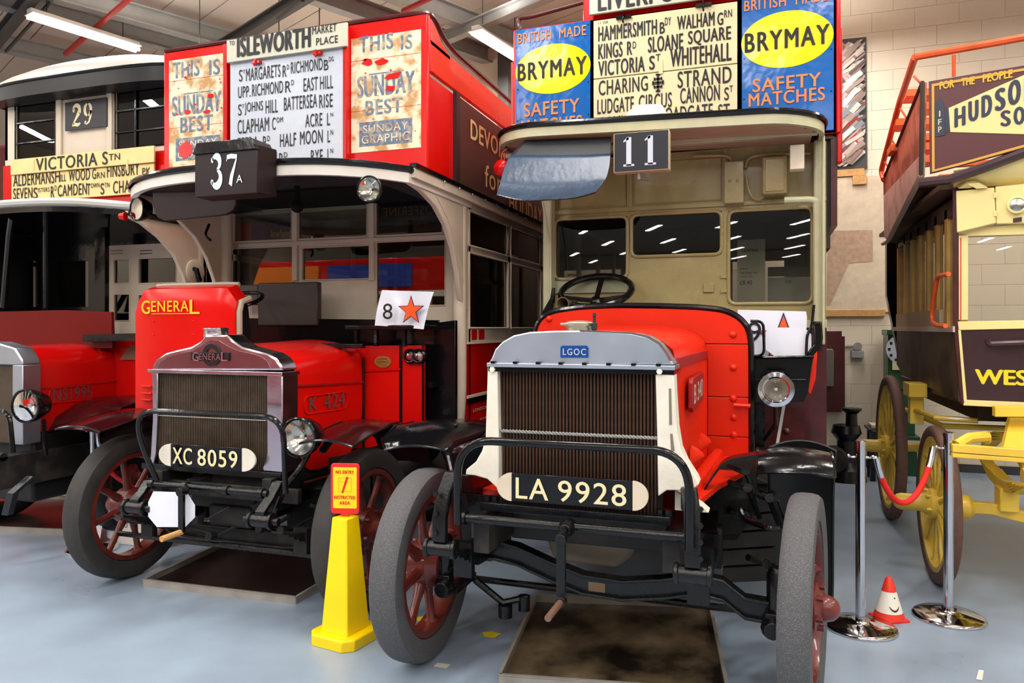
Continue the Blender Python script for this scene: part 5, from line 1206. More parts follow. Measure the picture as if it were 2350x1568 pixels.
# ---- upper deck
UY2 = 4.24
XA, XB = at(375, 300, Y=UY2).x, at(983, 300, Y=UY2).x
z_t = at(983, 30, Y=UY2).z; z_b = 2.56
ud2 = part(MB().box(XA, XB, UY2, UY2+.035, z_b, z_t-.0), 'upper_deck_front', RED, K, .012)
m = MB()
pthf = [Vector((XA, UY2+.02, z_t+.02)), Vector((XB-.02, UY2+.02, z_t+.02)), Vector((XB+.0, UY2+.1, z_t+.0)), Vector((XB, UY2+.22, 3.51)), Vector((XB, UY2+.4, 3.48)), Vector((XB, 9.0, 3.48))]
part(MB().tube(rnd(pthf, .15, 6), .017, 8), 'top_rail', MAROON, K)
part(MB().box(XB-.03, XB, UY2+.03, 9.1, 3.23, 3.43), 'upper_side_band', RED2, K, .004)
# stepped front end of the band
part(MB().prism([Vector((XB-.03, y, z)) for y, z in ((UY2+.03, z_t-.02), (UY2+.12, z_t-.05), (UY2+.22, z_t-.12), (UY2+.34, 3.43), (UY2+.34, 3.40), (UY2+.03, 3.40))], (.03, 0, 0)), 'side_wing', RED2, K, .003)
part(MB().box(XB-.04, XB-.01, UY2+.03, 9.1, 2.58, 3.20), 'upper_side_panel', RED, K, .004)
part(MB().box(XA, XA+.03, UY2+.03, 9.1, 2.56, z_t-.3), 'upper_side_far', RED3, K)
part(MB().box(XA, XB, 9.07, 9.1, 2.56, z_t-.3), 'upper_back', RED3, K)
part(MB().box(-4.06, -1.99, 4.3, 9.1, 2.53, 2.57), 'upper_deck_floor', MATTE, K)
ya = at(1050, 218, X=XB+.015).y
ad = part(MB().box(XB-.01, XB+.012, ya, 8.9, at(1050, 420, X=XB+.015).z+.0, at(1050, 218, X=XB+.015).z), 'advert_board', BROWN, K, .003)
part(MB().box(XB-.01, XB+.016, ya-.02, ya+.04, at(1050, 422, X=XB).z, at(1050, 214, X=XB).z), 'board_end', M('dark brown frame', C(40, 26, 24), .4), ad)
m = MB(); k_ = dict(X=XB+.0125)
GOLD = M('pale gold lettering', C(232, 196, 128), .4)
tx(m, 'DEVON', 1079, 1158, 318, 272, .03, **k_); tx(m, 'for', 1112, 1150, 428, 376, .01, **k_); tx(m, 'HOLIDAY', 1168, 1243, 486, 440, .02, **k_)
for p in m.v: pass
part(m, 'lettering', GOLD, ad)
# roof edge moulding along the side
part(MB().box(-1.985, -1.955, 3.95, 9.1, 2.49, 2.545), 'cornice', CREAMG, K)
part(MB().box(-1.99, -1.945, 3.95, 9.1, 2.545, 2.575), 'cornice_edge', BLACK, K)
for y in [4.3 + i*.22 for i in range(18)]:
    m = None
st = [Vector((-1.94, 4.35 + i*.24, 2.535)) for i in range(18)]
each(K, 'cornice_bolt', CHROME, st, .009, domes, d=(1, 0, 0))
# peeling posters either side
POST = M('peeling cream poster', C(232, 216, 184), .6, c2=C(188, 144, 92), thr=(.46, .62), vscale=13, detail=6)
POSTB = M('faded blue ink', C(96, 112, 136), .6, c2=C(170, 164, 148), thr=(.46, .66), vscale=22)
RIN = random.Random(2)
for (x0, x1, yt, yb, lines) in ((388, 522, 140, 384, [('THIS', 397, 458, 182, 144, 3), ('IS', 480, 505, 174, 138, 3), ('SUNDAY', 395, 508, 268, 222, 1), ('BEST', 414, 489, 306, 270, 1)]),
        (806, 966, 90, 352, [('THIS', 824, 903, 122, 85, 3), ('IS', 920, 947, 115, 82, 3), ('SUNDAY', 820, 952, 226, 177, 1), ('BEST', 839, 924, 266, 232, 1)])):
    Yp = UY2-.003
    a = at(x0, 300, Y=Yp).x; b2 = at(x1, 300, Y=Yp).x; zt3 = at(x0, yt, Y=Yp).z; zb3 = at(x0, yb, Y=Yp).z
    hgt = zt3 - zb3
    po = part(MB().box(a, b2, Yp, UY2, zb3, zt3), 'poster', POST, ud2)
    m = MB()
    for s_, l, r_, b3, t3, _ in lines: tx(m, s_, l, r_, b3, t3, .03, Y=Yp, lift=.0015)
    zl = zb3 + hgt*.665; m.box(a+.13, b2-.12 , Yp-.0015, Yp-.001, zl, zl+.008)
    bx0, bx1, bz0, bz1 = a + (b2-a)*.12, b2 - (b2-a)*.12, zb3 + hgt*.05, zb3 + hgt*.26
    part(m, 'poster_lettering', POSTB, po)
    part(MB().box(bx0, bx1, Yp-.0015, Yp-.0008, bz0, bz1), 'blue_block', POSTB, po)
    m = MB(); 
    write(m, 'SUNDAY', Vector((bx0+.03, Yp-.003, bz0 + (bz1-bz0)*.54)), Vector((bx1-bx0-.06, 0, 0)), Vector((0, 0, (bz1-bz0)*.32)), .0, 1.1)
    write(m, 'GRAPHIC', Vector((bx0+.02, Yp-.003, bz0 + (bz1-bz0)*.10)), Vector((bx1-bx0-.04, 0, 0)), Vector((0, 0, (bz1-bz0)*.34)), .0, 1.1)
    part(m, 'poster_title', POST, po)
    m = MB()
    spots = [(.25, .78, .05), (.45, .765, .05), (.62, .63, .07), (.58, .53, .05), (.2, .8, .02), (.35, .1, .0)] if x0 > 600 else [(.3, .15, .075), (.72, .62, .045), (.32, .50, .04), (.66, .48, .04), (.3, .82, .02), (.15, .49, .02)]
    for u, v, s_ in spots + [(RIN.uniform(.02, .98), RIN.uniform(.05, .95), RIN.uniform(.004, .012)) for _ in range(26)]:
        c_ = Vector((a + (b2-a)*u, Yp-.0045, zb3 + hgt*v)); k2 = 9
        P2 = [c_ + Vector((s_*1.0*RIN.uniform(.5, 1.1)*math.cos(q), 0, s_*.45*RIN.uniform(.5, 1.2)*math.sin(q)*(2.0 if s_ > .07 and x0 < 600 else 1))) for q in [2*math.pi*i/k2 for i in range(k2)]]
        P2 = [Vector((min(max(p.x, a), b2), p.y, p.z)) for p in P2]
        if s_: m.add(P2, [tuple(range(k2))])
    for v in (.80, .36): z = zb3 + hgt*v; m.box(a, b2, Yp-.001, Yp-.0005, z, z+.0025)
    part(m, 'bare_red_patch', RED, po, stuff=True)
# uprights holding the route boards
for px in (523, 797): part(MB().box(at(px-5, 300, Y=UY2-.02).x, at(px+4, 300, Y=UY2-.02).x, UY2-.05, UY2, z_b+.1, at(px, 98 if px > 600 else 140, Y=UY2).z+.1), 'board_upright', RED3, ud2, .004)
# route boards of bus 37
SY2 = UY2-.045
r1 = thing('route_board', 'pale board TO ISLEWORTH MARKET PLACE on top of the red upper deck', 'sign', at(655, 130, Y=SY2), None)
x0, x1 = at(520, 120, Y=SY2-.03).x, at(796, 120, Y=SY2-.03).x; z1_, z0_ = at(520, 93, Y=SY2-.03).z, at(527, 143, Y=SY2-.03).z
part(MB().box(x0, x1, SY2-.03, SY2-.012, z0_, z1_), 'board', BOARDG, r1, .003)
m = MB(); k_ = dict(Y=SY2-.03)
tx(m, 'TO', 527, 539, 105, 95, .01, **k_); tx(m, 'ISLEWORTH', 544, 714, 133, 87, .045, **k_); tx(m, 'MARKET', 717, 773, 80, 62, .015, **k_); tx(m, 'PLACE', 726, 776, 105, 88, .015, **k_)
part(m, 'lettering', INK, r1)
r2 = thing('route_board', 'white board listing ST MARGARETS, EAST HILL, ACRE LN and HALF MOON LN', 'sign', at(655, 360, Y=SY2), None)
x0, x1 = at(528, 200, Y=SY2).x, at(790, 200, Y=SY2).x; z1_, z0_ = at(528, 142, Y=SY2).z, at(528, 390, Y=SY2).z
part(MB().box(x0, x1, SY2, SY2+.014, z0_, z1_), 'board', BOARDW, r2, .003)
m = MB(); k_ = dict(Y=SY2)
bd_ = .004
for s_, l, r_, b3, t3 in (('S', 549, 557, 188, 161), ('T', 558, 563, 170, 161), ('MARGARETS', 565, 644, 187, 158), ('R', 649, 658, 178, 151), ('D', 659, 664, 160, 149), ('RICHMOND', 668, 741, 170, 143), ('B', 744, 754, 162, 138), ('DG', 755, 766, 142, 131),
        ('UPP.', 547, 575, 226, 200), ('RICHMOND', 579, 650, 222, 194), ('R', 655, 668, 213, 187), ('D', 669, 675, 196, 184), ('EAST', 697, 730, 211, 180), ('HILL', 735, 765, 206, 176),
        ('S', 547, 555, 266, 240), ('T', 556, 561, 249, 240), ('JOHNS', 562, 604, 265, 236), ('HILL', 610, 638, 261, 231), ('BATTERSEA', 652, 728, 255, 224), ('RISE', 733, 764, 249, 218),
        ('CLAPHAM', 546, 618, 308, 276), ('C', 625, 633, 299, 270), ('OM', 635, 650, 282, 270), ('ACRE', 701, 740, 293, 263), ('L', 751, 758, 288, 260), ('N', 759, 765, 268, 259),
        ('EFFRA', 546, 593, 350, 317), ('R', 604, 613, 343, 313), ('D', 614, 620, 324, 312), ('HALF', 643, 680, 338, 308), ('MOON', 689, 741, 333, 302), ('L', 752, 758, 327, 300), ('N', 759, 765, 310, 298),
        ('DULWICH', 580, 636, 385, 353), ('R', 641, 651, 380, 352), ('D', 652, 660, 362, 350), ('RYE', 714, 741, 375, 345), ('L', 752, 758, 370, 342), ('N', 759, 765, 352, 341)):
    tx(m, s_, l, r_, b3, t3, bd_, **k_)
part(m, 'lettering', INK, r2)
for px, py in ((586, 143), (726, 122)):
    c_ = at(px, py, Y=SY2-.03); part(MB().box(c_.x-.03, c_.x+.03, SY2-.03, SY2-.0, c_.z-.006, c_.z+.012).tube(rnd([c_ + Vector((0, -.005, .02)), c_ + Vector((0, -.015, -.01)), c_ + Vector((0, -.008, -.03))], .01), .006, 6), 'board_hook', RED3, ud2)
# number box 37A
NY = 3.46
a, b_ = at(447, 340, Y=NY), at(590, 450, Y=NY)
z1_, z0_ = at(447, 344, Y=NY).z, at(447, 453, Y=NY).z
NB = thing('number_box', 'dark box with white stencilled 37A on front of canopy', 'sign', ((a.x+b_.x)/2, NY+.1, z0_))
DKB = M('dark maroon box', C(24, 9, 11), .4, var=.15, spec=.3)
part(MB().prism([Vector((x, y, z0_)) for x, y in ((a.x, NY), (b_.x, NY), (b_.x+.02, NY+.15), (a.x, NY+.15))], (0, 0, z1_-z0_)), 'box', DKB, NB, .004)
part(MB().prism([Vector((x, NY-.012, z)) for x, z in ((a.x-.006, z1_-.03), (b_.x+.006, z1_-.03), (b_.x-.03, z1_+.035), (a.x+.02, z1_+.035))], (0, .17, 0)), 'lid', BLACK, NB, .004)
m = MB(); o = at(480, 437, Y=NY-.003); e = at(513, 437, Y=NY-.003); V = Vector((0, 0, (z1_-z0_)*.66)); zb4 = z0_ + .05
digit(m, '3', Vector((o.x, NY-.003, zb4)), Vector((e.x-o.x, 0, 0)), V, Vector((0, 0, 0)))
o = at(517, 437, Y=NY-.003); e = at(546, 437, Y=NY-.003); digit(m, '7', Vector((o.x, NY-.003, zb4)), Vector((e.x-o.x, 0, 0)), V, Vector((0, 0, 0)))
tx(m, 'A', 543, 557, 420, 402, .0, Y=NY-.003)
part(m, 'numeral', M('pale blue numerals', C(206, 228, 232), .4), NB)
# rounded board hanging under the canopy
part(MB().prism(pp(rnd([(350, 440, 0), (538, 436, 0), (536, 478, 0), (505, 497, 0), (372, 507, 0), (350, 470, 0)], 18, 4, closed=True) if False else [(350, 440), (542, 440), (541, 470), (534, 483), (518, 492), (505, 494), (378, 507), (362, 500), (354, 488), (350, 470)], Y=3.72), (0, .03, 0)), 'destination_panel', DKB, K, .004)
bb = part(MB().ball(at(682, 474, Y=4.1), .042, 14).tube([at(682, 470, Y=4.1), at(682, 462, Y=4.1) + Vector((0, 0, .1))], .02, 8), 'horn_bulb', MATTE, K)
for (px, py, Y_, dx) in ((848, 434, 3.72, .12), (317, 480, 3.86, -.25)):
    c_ = at(px, py, Y=Y_)
    lamp(K, 'side_lamp', c_, .072 if px > 600 else .078, .09, BLACK, (dx, -1, -.05))
part(MB().lathe([(.03, 0), (.02, .04), (.002, .05)], at(288, 497, Y=3.86), (-1, -.3, 0), 10), 'rear_glass', RED3, K)
# grab handle on the left pillar
part(MB().tube(rnd([at(480, 515, Y=4.3), at(470, 540, Y=4.25), at(484, 552, Y=4.3)], .03), .01, 6), 'door_handle', BLACK, K)
# head lamps
for px, py, Y_ in ((688, 1004, 3.38), (318, 985, 3.42)):
    c_ = at(px, py, Y=Y_)
    if px > 600:
        lamp(K, 'head_lamp', c_, .104, .16, BLACK, (.05, -1, 0), label='large head lamp with black rim')
        part(MB().tube(rnd([c_ + Vector((0, .08, -.1)), at(690, 1075, Y=3.42), at(655, 1115, Y=3.42), at(630, 1180, Y=3.42)], .08), .016, 8), 'lamp_bracket', BLACK, K)
# mudguards
def guardK(prof, xa, xb, mat, name='mudguard'):
    rows = [[Vector((xa(y) + (xb(y)-xa(y))*k/8, y, z + .025*(1-(2*k/8-1)**2))) for k in range(9)] for y, z in prof]
    o = part(MB().grid(rows, (0, 0, -.006)), name, mat, K, sharp=60)
    part(MB().tube(rows[0], .007, 6).tube([r_[0] for r_ in rows], .006, 6).tube([r_[-1] for r_ in rows], .007, 6), 'edge_bead', BLACK, o)
    return o
DM = M('dark maroon enamel', C(52, 10, 12), .14, spec=.35)
guardK([(3.36, .985), (3.45, 1.0), (3.6, 1.03), (3.78, 1.05), (4.0, 1.02), (4.2, .9), (4.32, .72)], lambda y: -2.34 - .02*(y-3.36), lambda y: -2.02, DM)
guardK([(3.36, .985), (3.45, 1.0), (3.6, 1.03), (3.8, 1.05), (4.05, 1.0), (4.25, .85), (4.35, .65)], lambda y: -4.08, lambda y: -3.72 + .02*(y-3.36), DM)
tipp = pp([(175, 958), (200, 948), (260, 940), (318, 938), (330, 950), (270, 962), (205, 970), (180, 968)], Y=3.5)
part(MB().beam([at(740, 1035, Y=3.5), at(765, 1000, Y=3.55), at(800, 985, Y=3.6)], (.02, 0, 0), (0, 0, .012)), 'mudguard_stay', BLACK, K)
part(MB().box(-2.1, -1.95, 4.35, 4.9, .35, .4), 'side_step', BLACK, K)
part(MB().prism(pp([(655, 1070), (840, 1035), (850, 1055), (850, 1230), (660, 1240)], Y=4.0), (0, .03, 0)), 'under_panel', GREASE, K)
# number 8 star card on the shelf
c8 = pp([(868, 665), (988, 669), (972, 756), (860, 747)], Y=4.28)
r = thing('numbered_card', 'white card with 8 and orange star on cab shelf of bus 37A', 'card', at(915, 750, Y=4.28), None)
rows = []
for i in range(7):
    t = i/6; rows.append([c8[3]*(1-t) + c8[0]*t + ((c8[2]-c8[3])*(1-t) + (c8[1]-c8[0])*t)*(k/8) + Vector((0, .03*math.sin(k/8*math.pi) + .05*t*t, 0)) for k in range(9)])
part(MB().grid(rows, (0, .002, 0)), 'sheet', PAPER, r)
def oncard(Y_): return None
sc_c = at(943, 713, Y=4.26)
part(MB().prism([p for p in star(sc_c, .098)], (0, .003, 0)), 'star_outline', STARB, r); part(MB().prism(star(sc_c + Vector((0, -.003, 0)), .085), (0, .002, 0)), 'star', STARO, r)
m = MB(); tx(m, '8', 879, 901, 733, 697, 0, Y=4.262); part(m, 'numeral', INK, r)
# octagonal tag hung on the starting handle
oc = pp([(352, 1128), (428, 1131), (447, 1160), (447, 1188), (425, 1210), (360, 1210), (340, 1186), (340, 1153)], Y=3.29)
solo(MB().prism(oc, (0, .003, 0)), 'octagonal_tag', PAPER, 'plain white octagonal tag hung on the starting handle of bus 37A', 'tag')
# ================================================================ drip trays
OIL = M('oily tray floor', C(132, 114, 88), .16, c2=C(34, 28, 22), thr=(.36, .62), vscale=2.4, bump=.2, bscale=12, detail=7)
OILD = M('dark oily tray floor', C(44, 30, 26), .3, c2=C(24, 18, 16), thr=(.4, .62), vscale=2, detail=6)
def tray(c4, hh, floorm, label, wallm=STEEL):
    r = thing('drip_tray', label, 'tray', sum(c4, Vector((0, 0, 0)))/4 * 1, 'drip trays under the buses'); 
    part(MB().prism([Vector((p.x, p.y, .002)) for p in c4], (0, 0, .006)), 'tray_floor', floorm, r)
    for i in range(4):
        a, b2 = c4[i], c4[(i+1) % 4]; t = (b2-a).normalized(); n_ = Vector((-t.y, t.x, 0))
        part(MB().beam([a + Vector((0, 0, hh/2)), b2 + Vector((0, 0, hh/2))], n_*.003, (0, 0, hh/2)).beam([a + Vector((0, 0, hh)), b2 + Vector((0, 0, hh))], n_*.008, (0, 0, .002)), 'tray_side', wallm, r)
    return r
g = lambda px, py, z=0: at(px, py, Z=z)
def v2(x, y): return Vector((x, y, 0))
a, b_, d = g(1152, 1568), g(1240, 1400), g(1646, 1418)
tray([v2(-1.125, 3.12), v2(-.15, 3.30), v2(-.30, 4.35), v2(-1.26, 4.12)], .05, OIL, 'shallow steel drip tray with oily brown floor under the front axle of bus 11')
tray([v2(-3.64, 3.60), v2(-2.57, 3.65), v2(-2.60, 4.75), v2(-3.75, 4.62)], .045, OILD, 'low dark drip tray with bright edge under bus 37A')
tray([v2(-6.6, 4.0), v2(-5.12, 4.3), v2(-5.5, 5.3), v2(-6.9, 5.0)], .045, OILD, 'low dark drip tray under the bus at far left')
# ================================================================ far-left bus: route 29
S = thing('covered_top_bus', 'red covered-top bus on route 29 with white domed roof at far left', 'bus', (-5.4, 4.2, 0))
def sp(pts, Y, th, name, mat, par=S, bev=0, **k): return part(MB().prism(pp(pts, Y=Y), (0, th, 0)), name, mat, par, bev, **k)
UY3 = 4.75; SXR = -4.42; SXL = -6.36
def sz(px, py, Y=UY3): return at(px, py, Y=Y).z
zw0, zw1, zf1 = sz(180, 352), sz(180, 219), at(180, 186, Y=4.56).z
hol = [(at(36, 300, Y=UY3).x, at(128, 300, Y=UY3).x, zw0, zw1), (at(265, 300, Y=UY3).x, at(392, 300, Y=UY3).x, zw0, zw1)]
fr = part(wall_with_holes(MB(), SXL, SXR, 2.58, zf1, hol, UY3, .03), 'upper_deck_front', CREAMG, S)
part(MB().box(SXL-.01, SXR+.01, UY3-.012, UY3+.032, 2.5, zw0-.05), 'red_waist', RED3, S)
for h in hol:
    part(MB().box(h[0], h[1], UY3+.012, UY3+.016, h[2], h[3]), 'pane', glass('clear pane', (.8, .8, .78)) if h is hol[0] else bpy.data.materials['clear pane'], fr)
    for f_ in (.36, .72): z = h[2] + (h[3]-h[2])*(1-f_); part(MB().box(h[0], h[1], UY3-.005, UY3+.005, z-.005, z+.005), 'guard_bar', BLACK, fr)
    part(MB().tube([(h[0], UY3-.004, h[2]), (h[0], UY3-.004, h[3]), (h[1], UY3-.004, h[3]), (h[1], UY3-.004, h[2])], .008, 6, closed=True), 'window_frame', BLACK, fr)
x = at(311, 300, Y=UY3).x; part(MB().box(x-.008, x+.008, UY3-.005, UY3+.005, zw0, zw1), 'guard_bar', BLACK, fr)
for px in (138, 254): x = at(px, 300, Y=UY3).x; part(MB().box(x-.03, x+.03, UY3-.02, UY3, zw0-.02, zw1+.03), 'pillar', CREAMG, fr, .005)
# roof dome
zR = at(180, 168, Y=4.56).z; zRb = at(180, 204, Y=4.56).z
ROOFW = M('silver white roof', C(186, 184, 176), .35, var=.08, vscale=3)
rows = []
ys = [4.56, 4.57, 4.585, 4.61, 4.68, 4.8, 5.0, 5.3, 6.5, 9.0]
for y in ys:
    k = math.sin(math.pi/2*min(1, ((y-4.56)/.5)))**.45 if y > 4.56 else 0
    rows.append([Vector((-5.39 + 1.02*math.sin(math.pi/2*(i/8-1)) , y + .16*(abs(i/8-1))**3*(1 if y < 6 else 0), zR + (at(190, 124, Y=4.95).z - zR)*.76*k*math.cos(math.pi/2*(i/8-1))**.9)) for i in range(17)])
part(MB().grid(rows, (0, 0, -.02)), 'roof_dome', ROOFW, S, sharp=60)
m = MB(); fa = [Vector((-5.39 + 1.03*math.sin(math.pi/2*(i/10-1)), 4.55 + .18*abs(i/10-1)**3, 0)) for i in range(21)] + [Vector((SXR+.05, 9.0, 0))]
fa = [Vector((SXL-.05, 9.0, 0))] + fa
n = len(fa); m.add([p + Vector((0, 0, zRb)) for p in fa] + [p + Vector((0, 0, zR)) for p in fa], [(i, i+1, n+i+1, n+i) for i in range(n-1)])
m.add([p + Vector((0, 0, zRb)) for p in fa[1:-1]] + [Vector((p.x, UY3, zRb)) for p in fa[1:-1]], [(i, i+1, n-2+i+1, n-2+i) for i in range(n-3)])
part(m, 'roof_fascia', M('dull black paint', C(7, 8, 10), .4, spec=.3), S, sharp=60)
part(MB().tube([p + Vector((0, 0, zR)) for p in fa], .012, 6), 'gutter', BLACK, S)
part(MB().box(SXL, SXR, 5.2, 9.0, zR-.02, zR-.01), 'roof_lining', M('varnished roof lining', C(150, 110, 70), .5), S)
# sides and rear of upper deck
cy_ = [4.78, 5.7, 6.7, 7.7, 8.97]
for sx in (SXR, SXL+.03):
    m = MB().box(sx-.03, sx, 4.78, 9, 2.5, zw0).box(sx-.03, sx, 4.78, 9, zw1, zf1)
    for y in cy_: m.box(sx-.03, sx, y-.03, y+.03, zw0, zw1)
    part(m, 'upper_side', RED3, S)
    for i in range(4): part(MB().box(sx-.018, sx-.012, cy_[i]+.03, cy_[i+1]-.03, zw0, zw1), 'pane', GLASS, S)
part(wall_with_holes(MB(), SXL, SXR, 2.5, zf1, [(-6.2, -5.5, zw0, zw1), (-5.3, -4.6, zw0, zw1)], 8.97, .03), 'rear_end', RED3, S)
part(MB().box(SXL, SXR, 4.75, 9, 2.5, 2.54), 'upper_floor', MATTE, S)
ad3 = part(MB().box(SXR, SXR+.015, 5.0, 8.4, 2.62, 3.1), 'advert_board', RED3, S, .003)
m = MB(); write(m, "Wright's Coal Tar", Vector((SXR+.017, 5.2, 2.75)), Vector((0, 2.8, 0)), Vector((0, 0, .24)), .01); part(m, 'lettering', M('dull gold paint', C(200, 150, 60), .5), ad3)
# lower saloon
lw = [1.62, 2.16, 2.2, 2.42]
for sx in (SXR, SXL+.03):
    m = MB().box(sx-.03, sx, 4.98, 9, 1.5, lw[0]).box(sx-.03, sx, 4.98, 9, lw[3], 2.5).box(sx-.03, sx, 4.98, 9, lw[1], lw[2])
    for y in (5.0, 5.9, 6.9, 7.9, 8.95): m.box(sx-.03, sx, y-.035, y+.035, 1.6, 2.45)
    part(m, 'saloon_side', CREAMG, S); part(MB().box(sx-.03, sx, 4.98, 9, .7, 1.5), 'waist_panel', RED3, S)
    for i in range(4):
        ya_, yb_2 = (5.0, 5.9, 6.9, 7.9, 8.95)[i:i+2]
        for za, zb3 in ((lw[0], lw[1]), (lw[2], lw[3])): part(MB().box(sx-.018, sx-.012, ya_+.035, yb_2-.035, za, zb3), 'pane', GLASS, S)
part(MB().box(SXL, SXR, 8.97, 9, .7, 2.5), 'rear_end', RED3, S)
part(MB().box(SXL, SXR, 5, 9, .72, .76), 'saloon_floor', INT, S)
BY = 5.0
hol = []
for (a0, a1, yt, yb, rf) in ((262, 298, 596, 650, 280), (318, 405, 592, 650, 360), (262, 298, 676, 736, 280), (318, 405, 676, 736, 360), (36, 98, 600, 705, 60), (112, 205, 600, 705, 160)):
    hol.append((at(a0, 500, Y=BY).x, at(a1, 500, Y=BY).x, at(rf, yb, Y=BY).z, at(rf, yt, Y=BY).z))
xm = at(250, 600, Y=BY).x
bl_ = part(wall_with_holes(MB(), xm, SXR, 1.5, 2.32, hol[:4], BY, .03), 'bulkhead', CREAMG, S)
b2_ = part(wall_with_holes(MB(), SXL, xm, 1.0, 2.5, hol[4:], BY-.01, .04), 'cab_back', BLACK, S)
part(MB().box(xm, SXR, BY, BY+.03, 2.32, 2.5), 'cab_header', BLACK, S)
part(MB().box(SXL-.01, SXL+.05, 4.5, 4.975, 1.3, 2.44), 'cab_side', BLACK, S)
for i, h in enumerate(hol):
    par_ = bl_ if i < 4 else b2_
    part(MB().box(h[0], h[1], BY+.012, BY+.016, h[2], h[3]), 'pane', GLASS if i < 4 else GLASSDK, par_)
    if i < 4: part(MB().tube([(h[0], BY-.003, h[2]), (h[0], BY-.003, h[3]), (h[1], BY-.003, h[3]), (h[1], BY-.003, h[2])], .006, 6, closed=True), 'window_frame', CREAM, bl_)
for a0 in (255, 322):
    for dy in (0, 7): 
        a = at(a0, 576+dy, Y=BY); part(MB().box(a.x, a.x+.13, BY-.004, BY, a.z-.003, a.z+.003), 'vent_slot', BLACK, bl_)
a, b_ = at(330, 610, Y=5.04), at(402, 645, Y=5.04); no = part(MB().box(a.x, b_.x, 5.04, 5.05, b_.z, a.z), 'notice', M('navy notice', C(22, 32, 66), .5), bl_)
m = MB()
for i, y in enumerate((620, 628, 636)): tx(m, 'seats upstairs', 345, 392, y, y-4, 0, Y=5.039)
part(m, 'lettering', M('pale blue print', C(110, 130, 160), .6), no)
# cab canopy and brackets
cb3 = [Vector((SXL, 5.0, 0))] + [Vector((-5.39 + .99*u, 4.08 + .16*abs(u)**3, 0)) for u in [-1+i/8 for i in range(17)]] + [Vector((SXR+.02, 5.0, 0))]
m = MB(); n = len(cb3); crn = lambda p: .05*(1-((p.x+5.39)/1.0)**2)
m.add([p + Vector((0, 0, 2.42 + crn(p))) for p in cb3] + [p + Vector((0, 0, 2.475 + crn(p))) for p in cb3], [(i, i+1, n+i+1, n+i) for i in range(n-1)])
part(m, 'canopy_fascia', BLACK, S)
part(MB().tube([p + Vector((0, 0, 2.495 + crn(p))) for p in cb3], .03, 8), 'canopy_edge', ROOFW, S)
part(MB().grid([[Vector((p.x, 5.0*(1-t)+p.y*t, 2.46 + .05*(1-((p.x+5.39)/1.0)**2) + .03*(1-t))) for t in (0, .5, 1)] for p in cb3[1:-1]], (0, 0, .035)), 'canopy_roof', ROOFW, S)
part(MB().grid([[Vector((p.x, 5.0*(1-t)+p.y*t, 2.44 + .05*(1-((p.x+5.39)/1.0)**2))) for t in (0, 1)] for p in cb3[1:-1]]), 'canopy_lining', BLACK, S)
bo_ = [(4.22, 2.46), (5.0, 2.46), (5.0, 1.62), (4.90, 1.62), (4.86, 1.82), (4.78, 2.02), (4.68, 2.18), (4.52, 2.30), (4.36, 2.38), (4.25, 2.41)]
brk = part(MB().prism([Vector((SXR, y, z)) for y, z in bo_], (-.035, 0, 0)), 'corner_bracket', CREAM, S, .006)
part(MB().lathe([(.10, 0), (.10, .012), (.09, .016)], (SXR, 4.90, 2.06), (1, 0, 0), 20), 'lamp_plate', CREAM, brk)
part(MB().tube([(SXR+.03, 4.86, 2.08), (SXR+.05, 4.86, 2.08), (SXR+.05, 4.9, 1.98)], .02, 8), 'side_light', BLACK, brk)
part(MB().tube([(SXR-.03, 4.97, 2.5), (SXR-.03, 4.97, 1.0), (SXR-.06, 4.97, .8)], .045, 10), 'corner_pillar', CREAM, S)
# cab front: red dash, posts
sp([(-40, 716), (150, 712), (255, 716), (258, 800), (-40, 800)], 4.5, .03, 'dash', M('dark red dash paint', C(104, 4, 6), .35, spec=.2), S, .004)
sp([(190, 768), (312, 765), (312, 782), (190, 785)], 4.42, .12, 'dash_shelf', BLACK)
sp([(-40, 780), (256, 775), (320, 782), (390, 782), (390, 925), (256, 925), (-40, 925)], 4.62, .03, 'cowl', RED3)
sp([(274, 826), (312, 826), (312, 792), (300, 792)], 4.6, .012, 'triangular_plate', M('brown cast plate', C(112, 84, 68), .5), S)
part(MB().tube([at(8, 705, Y=4.45), at(22, 540, Y=4.3), at(28, 500, Y=4.2)], .025, 8), 'screen_post', BLACK, S)
part(MB().tube([at(105, 712, Y=4.6), at(105, 500, Y=4.5)], .02, 8), 'screen_post', BLACK, S)
part(MB().box(at(222, 600, Y=4.8).x, at(245, 600, Y=4.8).x, 4.78, 4.82, 1.4, 2.45), 'door_pillar', BLACK, S)
# bonnet and radiator
RB3 = 3.80
m = MB().grid([[Vector((-5.72, y, .85)), Vector((-5.72, y, 1.34)), Vector((-5.6, y, 1.43+.02*t)), Vector((-5.3, y, 1.46+.02*t)), Vector((-5.08, y, 1.44+.02*t)), Vector((-4.98, y, 1.38+.02*t)), Vector((-4.95, y, 1.30+.02*t)), Vector((-4.95, y, 1.05)), Vector((-4.95, y, .85))] for y, t in ((RB3+.12, 0), (4.2, .5), (4.63, 1))])
bn3 = part(m, 'bonnet', RED3, S, sharp=50)
part(MB().beam([(-4.948, RB3+.12, 1.16), (-4.948, 4.63, 1.17)], (.004, 0, 0), (0, 0, .005)), 'hinge', REDTRIM, bn3)
part(MB().tube(rnd([(-4.95, 4.63, .85), (-4.945, 4.63, 1.33), (-4.97, 4.63, 1.42), (-5.1, 4.63, 1.47)], .05), .007, 6), 'bonnet_edge', RED3, bn3)
part(MB().tube(rnd(pp([(113, 893), (212, 884), (212, 917), (113, 926)], X=-4.944), .04, 5, closed=True), .004, 6, closed=True), 'plate_border', RED3, bn3)
m = MB(); tx(m, 'NS1995', 121, 210, 922, 893, .02, X=-4.948); part(m, 'lettering', M('worn steel figures', C(130, 100, 100), .4, .6), bn3)
